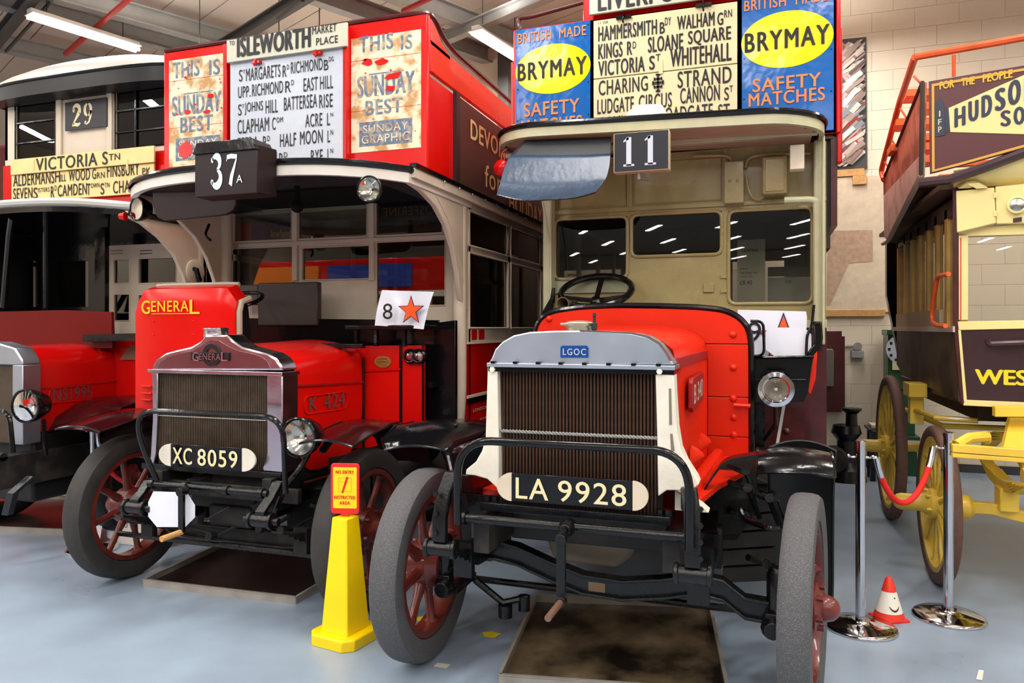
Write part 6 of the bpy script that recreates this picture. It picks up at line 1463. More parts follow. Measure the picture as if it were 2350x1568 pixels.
hh_ = [(-5.78, 1.36), (-5.7, 1.46), (-5.5, 1.5), (-5.2, 1.5), (-5.0, 1.46), (-4.93, 1.38), (-4.92, 1.34), (-5.78, 1.34)]
part(MB().prism([Vector((x, RB3, z)) for x, z in hh_], (0, .14, 0)), 'radiator_header', ALU, S, .01)
for x0, x1 in ((-5.78, -5.7), (-5.02, -4.92)): part(MB().box(x0, x1, RB3, RB3+.14, .78, 1.34), 'radiator_column', ALU, S, .006)
part(MB().box(-5.7, -5.02, RB3+.04, RB3+.12, .78, 1.34), 'radiator_core', FIN, S)
c_ = at(62, 932, Y=3.72); c3 = c_
lamp(S, 'head_lamp', c_, .112, .16, BLACK, (.12, -1, 0)); part(MB().tube([c_ + Vector((.03, .1, -.1)), c_ + Vector((.05, .1, -.35))], .014, 8), 'lamp_bracket', BLACK, S)
part(MB().tube(rnd([at(-10, 938, Y=3.6), at(22, 950, Y=3.6), at(30, 1040, Y=3.6)], .08), .016, 8), 'guard_rail', BLACK, S)
part(MB().tube([(-5.8, 3.65, .72), (-4.9, 3.65, .72)], .03, 8).box(-5.0, -4.9, 3.6, 4.6, .5, .72), 'cross_tube', GREASE, S)
part(MB().box(-5.75, -4.95, 3.9, 4.9, .35, .84), 'engine', M('black oily casing', C(20, 19, 20), .6, bump=.6), S, .02)
part(MB().box(-4.95, -4.45, 4.5, 5.0, .3, .8), 'step_box', MATTE, S)
for sx, sy in ((-4.66, 4.55), (-6.12, 4.55), (-4.7, 8.1), (-6.1, 8.1)):
    wheel(S, 'wheel', (sx, sy, .44), .44, .18, 6, WHEELRED, M('black pneumatic tyre', C(30, 30, 32), .6, bump=.5) if sx == -4.66 else bpy.data.materials['black pneumatic tyre'], 0, 1 if sx > -5 else -1, .06)
m = MB()
prof = [(4.0, .86), (4.06, .95), (4.2, 1.02), (4.4, 1.06), (4.65, 1.05), (4.85, .96), (4.97, .8)]
part(m.grid([[Vector((-4.92 + .48*k/8, y, z + .02*(1-(2*k/8-1)**2))) for k in range(9)] for y, z in prof], (0, 0, -.008)), 'mudguard', DM, S, sharp=60)
part(MB().beam([(-4.7, 3.7, .6), (-4.75, 3.6, .5), (-4.8, 3.6, .35)], (.03, 0, 0), (0, .02, 0)), 'dumb_iron', IRON, S)
# boards on bus 29
BY3 = UY3-.05
r = thing('route_board', 'cream board reading VICTORIA STN at far left', 'sign', at(190, 460, Y=BY3), None)
def brd(px0, px1, yt, yb, Y, mat, par, th=.018):
    x0, x1 = at(px0, 300, Y=Y).x, at(px1, 300, Y=Y).x; return part(MB().box(x0, x1, Y, Y+th, at(px0, yb, Y=Y).z, at(px0, yt, Y=Y).z), 'board', mat, par, .003)
brd(24, 353, 367, 402, BY3-.02, BOARDY, r)
m = MB(); k_ = dict(Y=BY3-.02); tx(m, 'VICTORIA S', 83, 248, 393, 364, .022, **k_); tx(m, 'TN', 250, 276, 369, 354, .02, **k_); part(m, 'lettering', INK, r)
for px in (75, 290): part(MB().box(at(px, 380, Y=BY3-.03).x-.008, at(px, 380, Y=BY3-.03).x+.008, BY3-.026, BY3-.02, at(px, 392, Y=BY3).z, at(px, 368, Y=BY3).z), 'catch', BOARDY, r)
r = thing('route_board', 'cream board reading ALDERMANS HILL, SEVEN SISTERS and CAMDEN TOWN', 'sign', at(190, 470, Y=BY3), None)
brd(26, 353, 404, 466, BY3, BOARDY, r)
m = MB(); k_ = dict(Y=BY3)
for s_, l, r_, b3, t3 in (('ALDERMANS', 31, 125, 429, 402), ('H', 127, 138, 419, 392), ('ILL', 139, 152, 417, 401), ('WOOD', 158, 207, 417, 391), ('G', 212, 221, 412, 388), ('RN', 223, 241, 410, 396), ('FINSBURY', 246, 320, 408, 379), ('PK', 327, 346, 402, 386),
        ('SEVEN', 31, 75, 459, 433), ('S', 77, 87, 457, 431), ('ISTERS', 88, 114, 442, 432), ('R', 117, 125, 454, 428), ('D', 126, 131, 438, 426), ('CAMDEN', 133, 200, 452, 425), ('T', 200, 208, 448, 422), ('OWN', 209, 229, 432, 421), ('S', 231, 240, 447, 421), ('TN', 241, 252, 431, 420), ('CHALK', 260, 320, 445, 416)):
    tx(m, s_, l, r_, b3, t3, .012, **k_)
part(m, 'lettering', INK, r)
r = thing('number_board', 'navy board with white 29 in upper window of far left bus', 'sign', at(196, 300, Y=UY3-.03), None)
x0, x1 = at(149, 300, Y=UY3-.03).x, at(245, 300, Y=UY3-.03).x; z0, z1 = at(149, 301, Y=UY3-.03).z, at(149, 236, Y=UY3-.03).z
part(MB().box(x0, x1, UY3-.03, UY3-.018, z0, z1), 'board', M('navy board', C(14, 17, 30), .4), r, .002)
m = MB()
for d_, a0, a1 in (('2', 163, 187), ('9', 190, 213)):
    o = at(a0, 300, Y=UY3-.032); e = at(a1, 300, Y=UY3-.032); digit(m, d_, Vector((o.x, UY3-.032, z0+.03)), Vector((e.x-o.x, 0, 0)), Vector((0, 0, (z1-z0)*.76)), Vector((0, 0, 0)))
part(m, 'numeral', BOARDC, r)

# a further red bus deep in the hall at the far left edge
Dk = thing('parked_bus', 'dark red bus glimpsed far behind the white-roofed bus at left edge', 'bus', (-9.5, 7.4, 0))
part(MB().box(-10.6, -8.5, 6.6, 9.1, .5, 1.5).box(-10.6, -8.5, 6.6, 9.1, 2.4, 3.0), 'body', RED3, Dk, .03)
part(MB().box(-10.6, -8.5, 6.6, 9.1, 1.5, 1.6).box(-10.6, -8.5, 6.6, 9.1, 2.3, 2.4).box(-10.6, -8.5, 6.6, 9.1, 3.0, 3.1), 'cream_band', CREAM, Dk, .01)
part(MB().box(-10.55, -8.55, 6.65, 9.05, 1.6, 2.3), 'window_band', BLACK, Dk)
part(MB().box(-10.5, -8.6, 6.7, 9.0, 3.1, 3.9), 'upper_body', MAROON, Dk, .05)
for sx in (-10.4, -8.7): wheel(Dk, 'wheel', (sx, 7.4, .5), .5, .2, 6, WHEELRED, RUBBER2, 0, 1, .05)

# a red double-decker standing across the hall behind the camera: it shows in the window glass of bus 37A
Rb = thing('parked_bus', 'red bus seen only as a reflection in the windows of bus 37A', 'bus', (-10, -6.5, 0))
part(MB().box(-13.5, -6.5, -8.5, -6.2, .5, 1.6), 'lower_body', RED3, Rb, .03)
part(MB().box(-13.5, -6.5, -8.5, -6.2, 2.5, 3.3), 'upper_body', RED3, Rb, .03)
part(MB().box(-13.5, -6.5, -8.5, -6.18, 2.35, 2.5), 'cream_band', CREAM, Rb, .01)
part(MB().box(-13.4, -6.6, -8.4, -6.3, 1.6, 2.35), 'window_band', BLACK, Rb)
for k in range(8): part(MB().box(-13.5 + k*.98, -13.4 + k*.98, -6.32, -6.18, 1.6, 2.35), 'pillar', CREAM, Rb)
part(MB().box(-12.8, -10.6, -6.2, -6.15, 2.6, 3.15), 'advert_board', M('orange advert board', C(230, 120, 30), .4), Rb)
part(MB().box(-10.3, -8.0, -6.2, -6.15, 2.6, 3.15), 'advert_board', M('blue advert board', C(30, 60, 150), .4), Rb)
for sx in (-12.4, -7.8): wheel(Rb, 'wheel', (sx, -6.4, .5), .5, .2, 6, WHEELRED, RUBBER2, math.pi/2, 1, .05)

# ================================================================ horse-drawn omnibus at right
CYEL = M('yellow carriage paint', C(236, 196, 66), .38, var=.12, vscale=5, bump=.3, bscale=30, coat=.2)
CCRM = M('pale yellow body paint', C(238, 220, 148), .36, var=.06, vscale=5, bump=.2, bscale=20, coat=.2)
PURP = M('dark purple brown paint', C(58, 32, 34), .3, var=.1, coat=.3)
ORNG = M('orange painted iron', C(226, 92, 44), .4, var=.15, vscale=12, bump=.3)
HB = thing('horse_omnibus', 'yellow and maroon horse omnibus with HUDSON advert at right edge', 'carriage', (1.9, 6.0, 0))
def hp(mb, name, mat, par=HB, bev=0, **k): return part(mb, name, mat, par, bev, **k)
P0 = at(2200, 800, Y=5.08); FD = Vector((.979, -.203, 0)); FN = Vector((-.203, -.979, 0))
def fp_(px, py, off=0):      # the carriage's end plane, slightly askew to the buses
    u = px-1175; v = 753-py; d = Vector((-_s*1700 + _c*u, _c*1700 + _s*u, v)); e = Vector((0, 0, EYE)); q = P0 + FN*off
    t = (q - e).dot(FN)/d.dot(FN); return e + d*t
def fpp(pts, off=0):         # points given at px 2480 are carried on along their own edge to the far corner of the body
    P = [fp_(a, b, off) for a, b in pts]; n = len(P); out = list(P)
    for i, (a, b) in enumerate(pts):
        if a == 2480:
            for j in (i-1, i+1):
                if (0 <= j < n or n > 3) and pts[j % n][0] != 2480:
                    q = P[j % n]; out[i] = q + (P[i]-q)*((2.74-q.x)/(P[i].x-q.x)); break
    return out
def fpr(pts, th, name, mat, par=HB, off=0, bev=0, **k): return hp(MB().prism(fpp(pts, off), -FN*th), name, mat, par, bev, **k)
def ftx(m, s, x0, x1, yb0, yb1, yt, bold=.02, off=.002):
    o = fp_(x0, yb0, off); e = fp_(x1, yb1, off); t = fp_(x0, yt, off); write(m, s, o, e-o, t-o, bold)
# end: lower panel, window frame, upper box
lowp = fpr([(2200, 757), (2480, 750), (2480, 935), (2216, 922)], .03, 'end_panel', PURP)
fpr([(2198, 738), (2480, 733), (2480, 752), (2200, 758)], .05, 'waist_rail', CCRM, HB, .012, .003)
fpr([(2214, 918), (2480, 929), (2480, 945), (2210, 931)], .05, 'bottom_rail', CCRM, HB, .012, .003)
fpr([(2199, 757), (2205, 757), (2219, 919), (2212, 922)], .02, 'panel_edge', CCRM, HB, .01)
fpr([(2186, 420), (2200, 420), (2203, 740), (2214, 930), (2204, 928), (2192, 800), (2187, 740)], .05, 'corner_strip', MAROON, HB, .004, .003)
wf = fpr([(2200, 535), (2222, 535), (2222, 735), (2200, 735)], .04, 'window_stile', CCRM, HB, .006, .004)
fpr([(2200, 524), (2480, 505), (2480, 535), (2200, 543)], .04, 'window_head', CCRM, HB, .006, .004)
fpr([(2204, 545), (2206, 545), (2206, 735), (2204, 735)], .002, 'lining', RED3, HB, .0085)
fpr([(2222, 540), (2480, 532), (2480, 735), (2222, 737)], .005, 'pane', GLASS, HB, -.01)
bxp = fpr([(2194, 438), (2282, 430), (2286, 512), (2196, 534)], .12, 'lamp_box', CCRM, HB, .06, .005)
fpr([(2284, 428), (2480, 410), (2480, 510), (2286, 514)], .12, 'lamp_box', CCRM, HB, .05, .005)
c_ = fp_(2334, 471, .06)
hp(MB().lathe([(.05, 0), (.05, .02), (.04, .024), (.036, .012), (.002, .012)], c_, FN, 24), 'lamp_ring', CCRM, bxp)
hp(MB().lathe([(.037, .014), (.002, .02)], c_, FN, 20), 'lamp_glass', LENS, bxp)
fpr([(2325, 501), (2345, 498), (2345, 508), (2325, 511)], .006, 'vent', PURP, bxp, .06)
for y in (448, 490): fpr([(2281, y-6), (2287, y-6), (2287, y+6), (2281, y+6)], .01, 'hinge', CCRM, bxp, .07)
# domed end above the box (yellow) and dark roof edge
m = MB(); 
rows = [[fp_(2188 + (2480-2188)*i/8, 432 + (-20)*i/8 - (40 + 34*i/8)*t, .0 + .10*math.sin(t*math.pi/2)) for i in range(9)] for t in (0, .3, .6, 1)]
hp(m.grid(rows, -FN*.02), 'end_dome', CCRM, sharp=60)
m = MB().tube(fpp([(2108, 420), (2180, 412), (2260, 384), (2350, 350), (2480, 300)], .12), .03, 8)
hp(m, 'roof_edge', PURP)
hp(MB().beam([fp_(2212, 430, .05), fp_(2230, 418, .08), fp_(2252, 430, .06)], (.03, 0, 0), (0, .02, .01)), 'hood', CCRM)
# handle and lettering
hp(MB().tube(rnd(fpp([(2268, 780), (2268, 790), (2480, 782)], .05), .02), .018, 8), 'grab_handle', PURP, lowp)
m = MB(); ftx(m, 'WESTMINSTER', 2237, 2237+430, 882, 896, 847, .05); hp(m, 'lettering', M('gold yellow lettering', C(240, 216, 40), .4), lowp)
# left side of the body
XS_ = 1.10
def sx_(pts, X=XS_): return pp(pts, X=X)
SIDEB = M('weathered dark side panel', C(84, 64, 50), .45, c2=C(44, 30, 28), thr=(.4, .6), vscale=3, detail=6)
TAN = M('ochre window pillar', C(196, 160, 84), .45, var=.15, vscale=9)
SB_ = [(5.08, 1.16), (5.08, 1.58), (7.3, 1.58), (7.3, 1.28), (7.0, 1.2)]
hp(MB().prism([Vector((XS_, y, z)) for y, z in SB_], (.04, 0, 0)), 'side_panel', SIDEB)
hp(MB().box(XS_-.03, XS_+.05, 5.08, 7.3, 1.575, 1.61), 'waist_ledge', CREAMG)
hp(MB().box(XS_-.02, XS_+.02, 5.5, 7.2, 1.61, 1.72), 'side_sill', M('pale sill board', C(186, 164, 130), .5), HB)
for i, y in enumerate([5.12, 5.42, 5.72, 6.02, 6.32, 6.62, 6.92, 7.25]):
    hp(MB().box(XS_, XS_+.05, y-.035, y+.035, 1.6, 2.36), 'window_pillar', TAN)
for i in range(7):
    y = 5.12 + .3*i; hp(MB().box(XS_+.02, XS_+.026, y+.035, y+.265, 1.6, 2.3), 'pane', GLASS)
hp(MB().box(XS_, XS_+.05, 5.08, 7.3, 2.3, 2.4), 'cant_rail', SIDEB)
hp(MB().prism([Vector((XS_+.06, 7.4, z)) for z in (1.2, 2.4)] + [Vector((XS_-.05, 7.5, z)) for z in (2.4, 1.9)], (0, .1, 0)), 'rear_shell', BLACK)
hp(MB().box(1.15, 2.75, 5.2, 7.3, 2.38, 2.44).box(1.0, 2.85, 5.1, 7.6, 2.44, 2.47), 'roof', M('dark roof boards', C(88, 66, 50), .5))
hp(MB().box(2.72, 2.76, 5.0, 7.3, 1.2, 2.4), 'far_side', SIDEB)
hp(MB().box(1.12, 2.75, 5.1, 7.3, 1.14, 1.18), 'floor', SIDEB)
hp(MB().box(1.3, 1.6, 5.4, 7.2, 1.4, 1.46).box(2.3, 2.6, 5.4, 7.2, 1.4, 1.46), 'bench', MAROON)
hp(MB().tube(rnd(pp([(2177, 629), (2152, 634), (2148, 650), (2137, 735), (2150, 748), (2170, 748)], X=1.02), .08), .014, 8), 'grab_rail', ORNG)
# overhang underside and decency board
hp(MB().add([at(2183, 420, X=1.12), at(2105, 428, X=.96), at(2036, 556, X=.96), at(2062, 560, X=1.12)], [(0, 1, 2, 3)]), 'overhang_lining', SIDEB)
DB = M('weathered wooden board', C(196, 122, 92), .6, c2=C(150, 90, 66), thr=(.45, .6), vscale=7, detail=6)
DB2 = M('pale weathered board', C(226, 202, 182), .6, c2=C(186, 150, 130), thr=(.5, .75), vscale=6)
db_ = pp([(2117, 190), (2113, 402), (2037, 552), (2029, 545), (2027, 415)], X=.94)
zs_ = at(2070, 402, X=.94).z; hp(MB().prism(clipz(db_, zs_, 9), (.025, 0, 0)), 'decency_board', DB); hp(MB().prism(clipz(db_, 0, zs_), (.025, 0, 0)), 'decency_board', DB2, label='pale weathered lower board')
hp(MB().tube(pp([(2027, 415), (2117, 190), (2114, 402)], X=.94), .014, 6), 'board_edge', M('worn dark edge', C(70, 60, 52), .7), HB)
hp(MB().tube(pp([(2113, 402), (2037, 554), (2026, 560)], X=.94), .016, 6), 'bottom_moulding', CREAMG)
# top rail and steps in orange iron
YR = 4.95
tr = fpp([(2480, 62), (2350, 86), (2100, 131)], .12)
hp(MB().tube(tr, .022, 8), 'top_rail', ORNG)
lf = [fp_(2100, 131, .12), at(2066, 230, X=.93), at(2028, 370, X=.93), at(2022, 395, X=.93), at(2028, 412, X=.93)]
hp(MB().tube(rnd(lf, .08), .022, 8), 'corner_rail', ORNG)
hp(MB().tube([fp_(2189, 126, .12), fp_(2189, 176, .10)], .010, 6), 'rail_stay', ORNG)
for a, b2 in (((2097, 175), (2112, 190)), ((2066, 250), (2080, 270)), ((2042, 315), (2055, 335)), ((2030, 372), (2040, 386))): hp(MB().tube([at(*a, X=.93), at(*b2, X=.95)], .008, 6), 'rail_stay', ORNG)
SLAT = M('orange seat slat', C(232, 104, 40), .45, var=.15)
for a, b2, py in ((2075, 2140, 222), (2050, 2140, 288), (2040, 2140, 345), (2112, 2140, 252), (2112, 2140, 322), (2112, 2140, 372)):
    p, q = at(a, py, Y=6.3), at(b2, py-3, Y=6.3); hp(MB().beam([p, q], (0, .10, 0), (0, 0, .028)), 'seat_slat', SLAT, HB, .004)
for k in range(4): hp(MB().beam([Vector((1.25, 5.5+k*.45, 2.75)), Vector((2.6, 5.5+k*.45, 2.75))], (0, .03, 0), (0, 0, .015)), 'seat_slat', SLAT)
p, q = fp_(2300, 372, -.15), fp_(2480, 330, -.15); hp(MB().beam([p, q], (0, .03, 0), (0, 0, .02)), 'seat_slat', SLAT)
# HUDSON advert board
hs = fpr([(2131, 187), (2480, 128), (2480, 310), (2350, 341), (2200, 382), (2134, 399)], .02, 'advert_board', M('plum advert enamel', C(84, 38, 40), .35), HB, .14, .002)
GB = M('ochre border line', C(206, 154, 60), .4); NV = M('navy advert ink', C(40, 48, 66), .4); CW = M('buff advert wedge', C(238, 208, 140), .4); YL = M('yellow advert lettering', C(236, 178, 40), .4)
m = MB(); bq_ = fpp([(2138, 193), (2480, 134), (2480, 140), (2144, 198), (2145, 389), (2205, 373), (2350, 332), (2480, 298), (2480, 304), (2350, 338), (2204, 379), (2139, 395)], .1445)
m.add(bq_, [tuple(range(len(bq_)))]); hp(m, 'border', GB, hs)
m = MB(); m.add(fpp([(2177, 248), (2480, 115), (2480, 312), (2177, 301)], .1435), [(0, 1, 2, 3)]); 
m = MB(); m.add(fpp([(2177, 248), (2350, 172), (2480, 138), (2480, 296), (2350, 308), (2181, 303)], .1435), [(0, 1, 2, 3, 4, 5)])
hp(m, 'buff_wedge', CW, hs)
m = MB(); ftx(m, 'FOR', 2156, 2190, 206, 200, 188, .03, .146); ftx(m, 'THE', 2206, 2237, 198, 193, 180, .03, .146); ftx(m, 'PEOPLE', 2255, 2324, 190, 178, 171, .03, .146); hp(m, 'slogan_lettering', YL, hs)
m = MB()
for s_, x0, x1, yb0, yb1, yt in (('H', 2190, 2216, 294, 287, 249), ('U', 2222, 2246, 281, 276, 233), ('D', 2252, 2277, 271, 264, 221), ('S', 2283, 2308, 258, 250, 206), ('O', 2313, 2343, 246, 236, 188), ('N', 2350, 2382, 236, 226, 178), ('S', 2296, 2320, 291, 289, 254), ('O', 2326, 2352, 288, 285, 246), ('AP', 2358, 2420, 286, 282, 240)):
    ftx(m, s_, x0, x1, yb0, yb1, yt, .045, .146)
hp(m, 'advert_lettering', NV, hs)
m = MB(); m.add(fpp([(2144, 244), (2148, 236), (2153, 229), (2156, 223), (2160, 228), (2164, 235), (2168, 242), (2169, 310), (2146, 314)], .1455), [tuple(range(9))])
m.add(fpp([(2169, 246), (2176, 250), (2179, 275), (2177, 300), (2170, 306)], .1455), [(0, 1, 2, 3, 4)])
hp(m, 'bottle_print', NV, hs)
m = MB()
for s_, y in (('I', 268), ('F', 287), ('P', 304)): ftx(m, s_, 2153 if s_ != 'I' else 2155, 2161 if s_ != 'I' else 2158, y, y-1, y-13, .01, .1475)
hp(m, 'bottle_lettering', BOARDC, hs)
# wheels, springs, axle, pole
YW = M('yellow ochre wheel', C(214, 178, 66), .4, var=.2, vscale=8, bump=.3)
TYB = M('brown rubber tyre', C(104, 74, 62), .65, var=.2, vscale=30, bump=.4)
for sx, sy, R_ in ((1.03, 5.30, .49), (1.0, 6.95, .6), (2.8, 5.0, .49), (2.85, 6.95, .6)):
    wheel(HB, 'wheel', (sx, sy, R_), R_, .085, 12, YW, TYB, 0, -1 if sx < 2 else 1, .14, spoke_w=.026, inner=.86, hub_r=.07)
hp(MB().tube([(1.05, 6.95, .6), (2.82, 6.95, .6)], .035, 8), 'rear_axle', CYEL)
hp(MB().beam([(1.12, 5.26, .49), (1.3, 5.23, .5), (1.6, 5.2, .44), (1.95, 5.14, .42), (2.3, 5.08, .46), (2.7, 5.02, .49)], (0, .03, 0), (0, 0, .035)), 'front_axle', CYEL, HB, .006)
hp(MB().lathe([(.06, -.05), (.075, -.02), (.075, .03), (.05, .06)], (1.16, 5.26, .49), (1, 0, 0), 14), 'axle_collar', CYEL)
for x0 in (1.38, 2.4):
    m = MB()
    for k in range(5):
        f_ = 1-k*.13; m.beam([(x0, 5.2 + .48*f_*t, .62 - .0*k + k*.014 + .12*(f_*t)**2) for t in (-1, -.5, 0, .5, 1)], (.035, 0, 0), (0, 0, .006))
    for k in range(4):
        f_ = 1-k*.13; m.beam([(x0, 5.2 + .48*f_*t, .92 + k*.014 - .14*(f_*t)**2) for t in (-1, -.5, 0, .5, 1)], (.035, 0, 0), (0, 0, .006))
    hp(m, 'leaf_spring', CYEL); hp(MB().box(x0-.05, x0+.05, 5.14, 5.26, .5, .64), 'spring_block', CYEL, HB, .006)
    hp(MB().lathe([(.04, -.06), (.04, .06)], (x0, 4.7, .8), (1, 0, 0), 12), 'spring_shackle', CYEL)
hp(MB().beam([fp_(2184, 1028, .5), fp_(2480, 1050, .5)], (0, .02, 0), (0, 0, .022)).beam([fp_(2184, 1044, .5), fp_(2480, 1066, .5)], (0, .02, 0), (0, 0, .012)), 'draw_bar', CYEL, HB, .004)
hp(MB().tube([fp_(2196, 1022, .45), fp_(2222, 1006, .4), fp_(2262, 1002, .3), fp_(2262, 1010, .2)], .03, 8), 'draw_hook', CYEL)
hp(MB().beam([fp_(2280, 944, .1), fp_(2480, 944, .1)], (0, .03, 0), (0, 0, .03)), 'foot_rail', CYEL, HB, .004)
m = MB().lathe([(.02, 0), (.03, .1), (.12, .3), (.13, .34)], (1.9, 5.2, .66), n=18)
hp(MB().lathe([(.5, .0), (.5, .03)], (1.92, 5.3, 1.0), n=28).lathe([(.44, -.08), (.44, 0)], (1.92, 5.3, 1.0), n=28), 'turntable', CYEL)
hp(MB().prism([fp_(2318, 960, .0), fp_(2420, 960, .0), fp_(2420, 1060, .3), fp_(2300, 1040, .3)], (0, .05, .0)), 'foot_board', CYEL)
hp(MB().box(1.3, 2.6, 5.5, 7.2, 1.0, 1.14), 'underframe', M('dark brown timber', C(60, 40, 26), .6), HB)
hp(MB().box(1.0, 1.09, 6.05, 6.15, .9, 1.12).box(.98, 1.1, 5.98, 6.22, 1.1, 1.2), 'brake_block', CYEL, HB, .006)
hp(MB().tube([(1.03, 6.1, 1.0), (1.08, 5.6, 1.0), (1.3, 5.5, 1.0)], .018, 8), 'brake_rod', CYEL)
hp(MB().tube([(1.05, 6.6, .95), (1.2, 6.0, .9), (2.4, 6.0, .9)], .02, 8), 'brake_rod', CYEL)
# ================================================================ small things on the floor
def post(px, pyb, htop_px, label, grp='chrome rope stanchions', base_r=.18, rope_mat=None, R_=.0255):
    c = at(px, pyb, Z=0); h = at(px, htop_px, Y=c.y).z
    r = thing('rope_stanchion', label, 'stanchion', c, grp)
    part(MB().lathe([(base_r, 0), (base_r+.003, .006), (base_r, .014), (base_r*.93, .022), (base_r*.5, .034), (.05, .042), (.045, .05)], c, n=40), 'base', CHROME, r, sharp=50)
    part(MB().lathe([(R_, .04), (R_, h-.025), (R_*1.12, h-.024), (R_*1.12, h-.004), (R_*.9, h)], c, n=24), 'pole', CHROME, r)
    for sx in (-1, 1): part(MB().tube([c + Vector((sx*R_, 0, h-.09)), c + Vector((sx*(R_+.02), 0, h-.09)), c + Vector((sx*(R_+.03), 0, h-.085))], .006, 8).ball(c + Vector((sx*(R_+.034), 0, h-.085)), .011, 10), 'eye', CHROME, r)
    return c, h
c1, h1 = post(1975, 1442, 1011, 'chrome rope stanchion beside front wheel of bus 11, left one of the red rope pair')
c2, h2 = post(2177, 1418, 992, 'chrome rope stanchion in front of the yellow omnibus wheel')
ROPE = M('red velvet rope', C(226, 30, 24), .7, bump=.8, bscale=220)
def rope(a, b, sag, label, mat, r_=.016, n=24, tips=True):
    pts = [a + (b-a)*t + Vector((0, 0, -sag*(1-(2*t-1)**2)**.8)) for t in [i/n for i in range(n+1)]]
    r = thing('barrier_rope', label, 'rope', (a+b)/2 - Vector((0, 0, sag)))
    k = 2
    part(MB().tube(pts[k:n-k+1], r_, 12), 'cord', mat, r)
    part(MB().tube(pts[:k+1], r_*1.12, 12), 'end_cap', CHROME, r); part(MB().tube(pts[n-k:], r_*1.12, 12), 'end_cap', CHROME, r)
    for p in (a, b): part(MB().ball(p, .012, 8), 'hook', CHROME, r)
d12 = (c2-c1).normalized()
rope(c1 + Vector((.075, 0, h1-.09)), c2 + Vector((-.075, 0, h2-.09)), .27, 'red velvet rope slung between two chrome stanchions', ROPE)
# small orange and white cone with a smile
cc = at(2040, 1420, Z=0)
r = thing('toy_traffic_cone', 'small red and white traffic cone with drawn smile between stanchions', 'cone', cc)
CR = M('red plastic cone', C(226, 52, 34), .45); CWt = M('white plastic cone', C(232, 226, 212), .5)
Rc = lambda z: .068*(1 - z/.235) + .014
part(MB().prism([cc + Vector((math.cos(a)*.105*s_, math.sin(a)*.105*s_, 0)) for a, s_ in [(math.pi/4 + i*math.pi/2 + .5, 1) for i in range(4)]], (0, 0, .012)), 'base', CR, r, .003)
part(MB().lathe([(.08, .012), (Rc(.045), .045)], cc, n=24), 'foot', CR, r)
part(MB().lathe([(Rc(.03), .03), (Rc(.155), .155)], cc, n=24), 'body', CWt, r)
part(MB().lathe([(Rc(.155)+.001, .155), (Rc(.22), .22), (Rc(.22)*.6, .229)], cc, n=24), 'tip', CR, r)
vd = Vector((EYE*0 - cc.x, -cc.y, 0)).normalized(); ang0 = math.atan2(vd.y, vd.x) + math.radians(28)
def oncone(a, z): return cc + Vector((math.cos(ang0+a)*(Rc(z)+.0015), math.sin(ang0+a)*(Rc(z)+.0015), z))
m = MB(); m.tube([oncone(-.45 + .9*i/8, .085 - .022*(1-(i/4-1)**2)) for i in range(9)], .003, 6, rr=[.001, .0025, .0035, .004, .0045, .004, .0035, .0025, .001])
part(m, 'smile', INK, r); part(MB().ball(oncone(.15, .128), .004, 8), 'eye', INK, r)
# yellow warning cone with its sign
wc = at(793, 1467, Z=0)
r = thing('warning_cone', 'tall yellow four-sided cone with red NO ENTRY RESTRICTED AREA sign', 'cone', wc)
vd = Vector((-wc.x, -wc.y, 0)).normalized(); a0 = math.atan2(vd.y, vd.x) + math.radians(4)
def sq(rad, z, cut=0):
    pts = []
    for i in range(4):
        a = a0 + i*math.pi/2
        if cut:
            for s_ in (-1, 1): pts.append(wc + Vector((math.cos(a + s_*cut)*rad, math.sin(a + s_*cut)*rad, z)))
        else: pts.append(wc + Vector((math.cos(a)*rad, math.sin(a)*rad, z)))
    return pts
def loft(m, rings):
    n = len(rings[0]); vs = [p for r_ in rings for p in r_]
    fs = [(i*n+k, i*n+(k+1) % n, (i+1)*n+(k+1) % n, (i+1)*n+k) for i in range(len(rings)-1) for k in range(n)] + [tuple(range(n-1, -1, -1)), tuple(range((len(rings)-1)*n, len(rings)*n))]
    return m.add(vs, fs)
part(loft(MB(), [sq(.172, 0, .19), sq(.172, .05, .19), sq(.166, .058, .19)]), 'base', YEL, r, .004, sharp=20)
part(loft(MB(), [sq(.128, .055), sq(.12, .08), sq(.069, .625), sq(.067, .632)]), 'body', YEL, r, .006, sharp=20)
SGR = M('red plastic sign', C(224, 40, 36), .4); SGY = M('yellow sign face', C(250, 216, 20), .4)
s0 = at(793, 1187, Y=wc.y)
sdir = Vector((.97, .24, 0)).normalized(); sn = Vector((.24, -.97, 0)).normalized()
def sp3(u, z, off=0): return Vector((wc.x, wc.y, 0)) + sdir*u + sn*off + Vector((0, 0, z))
def rr_(w_, z0, z1, r_, off, th, lean=.0):
    P = rnd([sp3(-w_, z0, off), sp3(w_, z0, off), sp3(w_, z1, off), sp3(-w_, z1, off)], r_, 4, closed=True); return MB().prism(P, -sn*th)
sg = part(rr_(.075, .645, .905, .02, .01, .012), 'sign_frame', SGR, r, .003)
part(rr_(.062, .675, .885, .006, .0115, .003), 'sign_face', SGY, sg)
part(rr_(.02, .625, .65, .004, .008, .01), 'sign_clip', SGR, sg)
m = MB()
def sw_(s_, u0, u1, z0, z1, b_=.05): write(m, s_, sp3(u0, z0, .013), sdir*(u1-u0), Vector((0, 0, z1-z0)), b_, 1.15)
sw_('NO ENTRY', -.048, .048, .852, .870); sw_('RESTRICTED', -.056, .056, .722, .740); sw_('AREA', -.028, .028, .694, .712)
part(m, 'lettering', SGR, sg)
m = MB(); m.add([sp3(-.018, .755, .013), sp3(-.008, .752, .013), sp3(.020, .835, .013), sp3(.008, .838, .013)], [(0, 1, 2, 3)]); part(m, 'slash', SGR, sg)
m = MB()
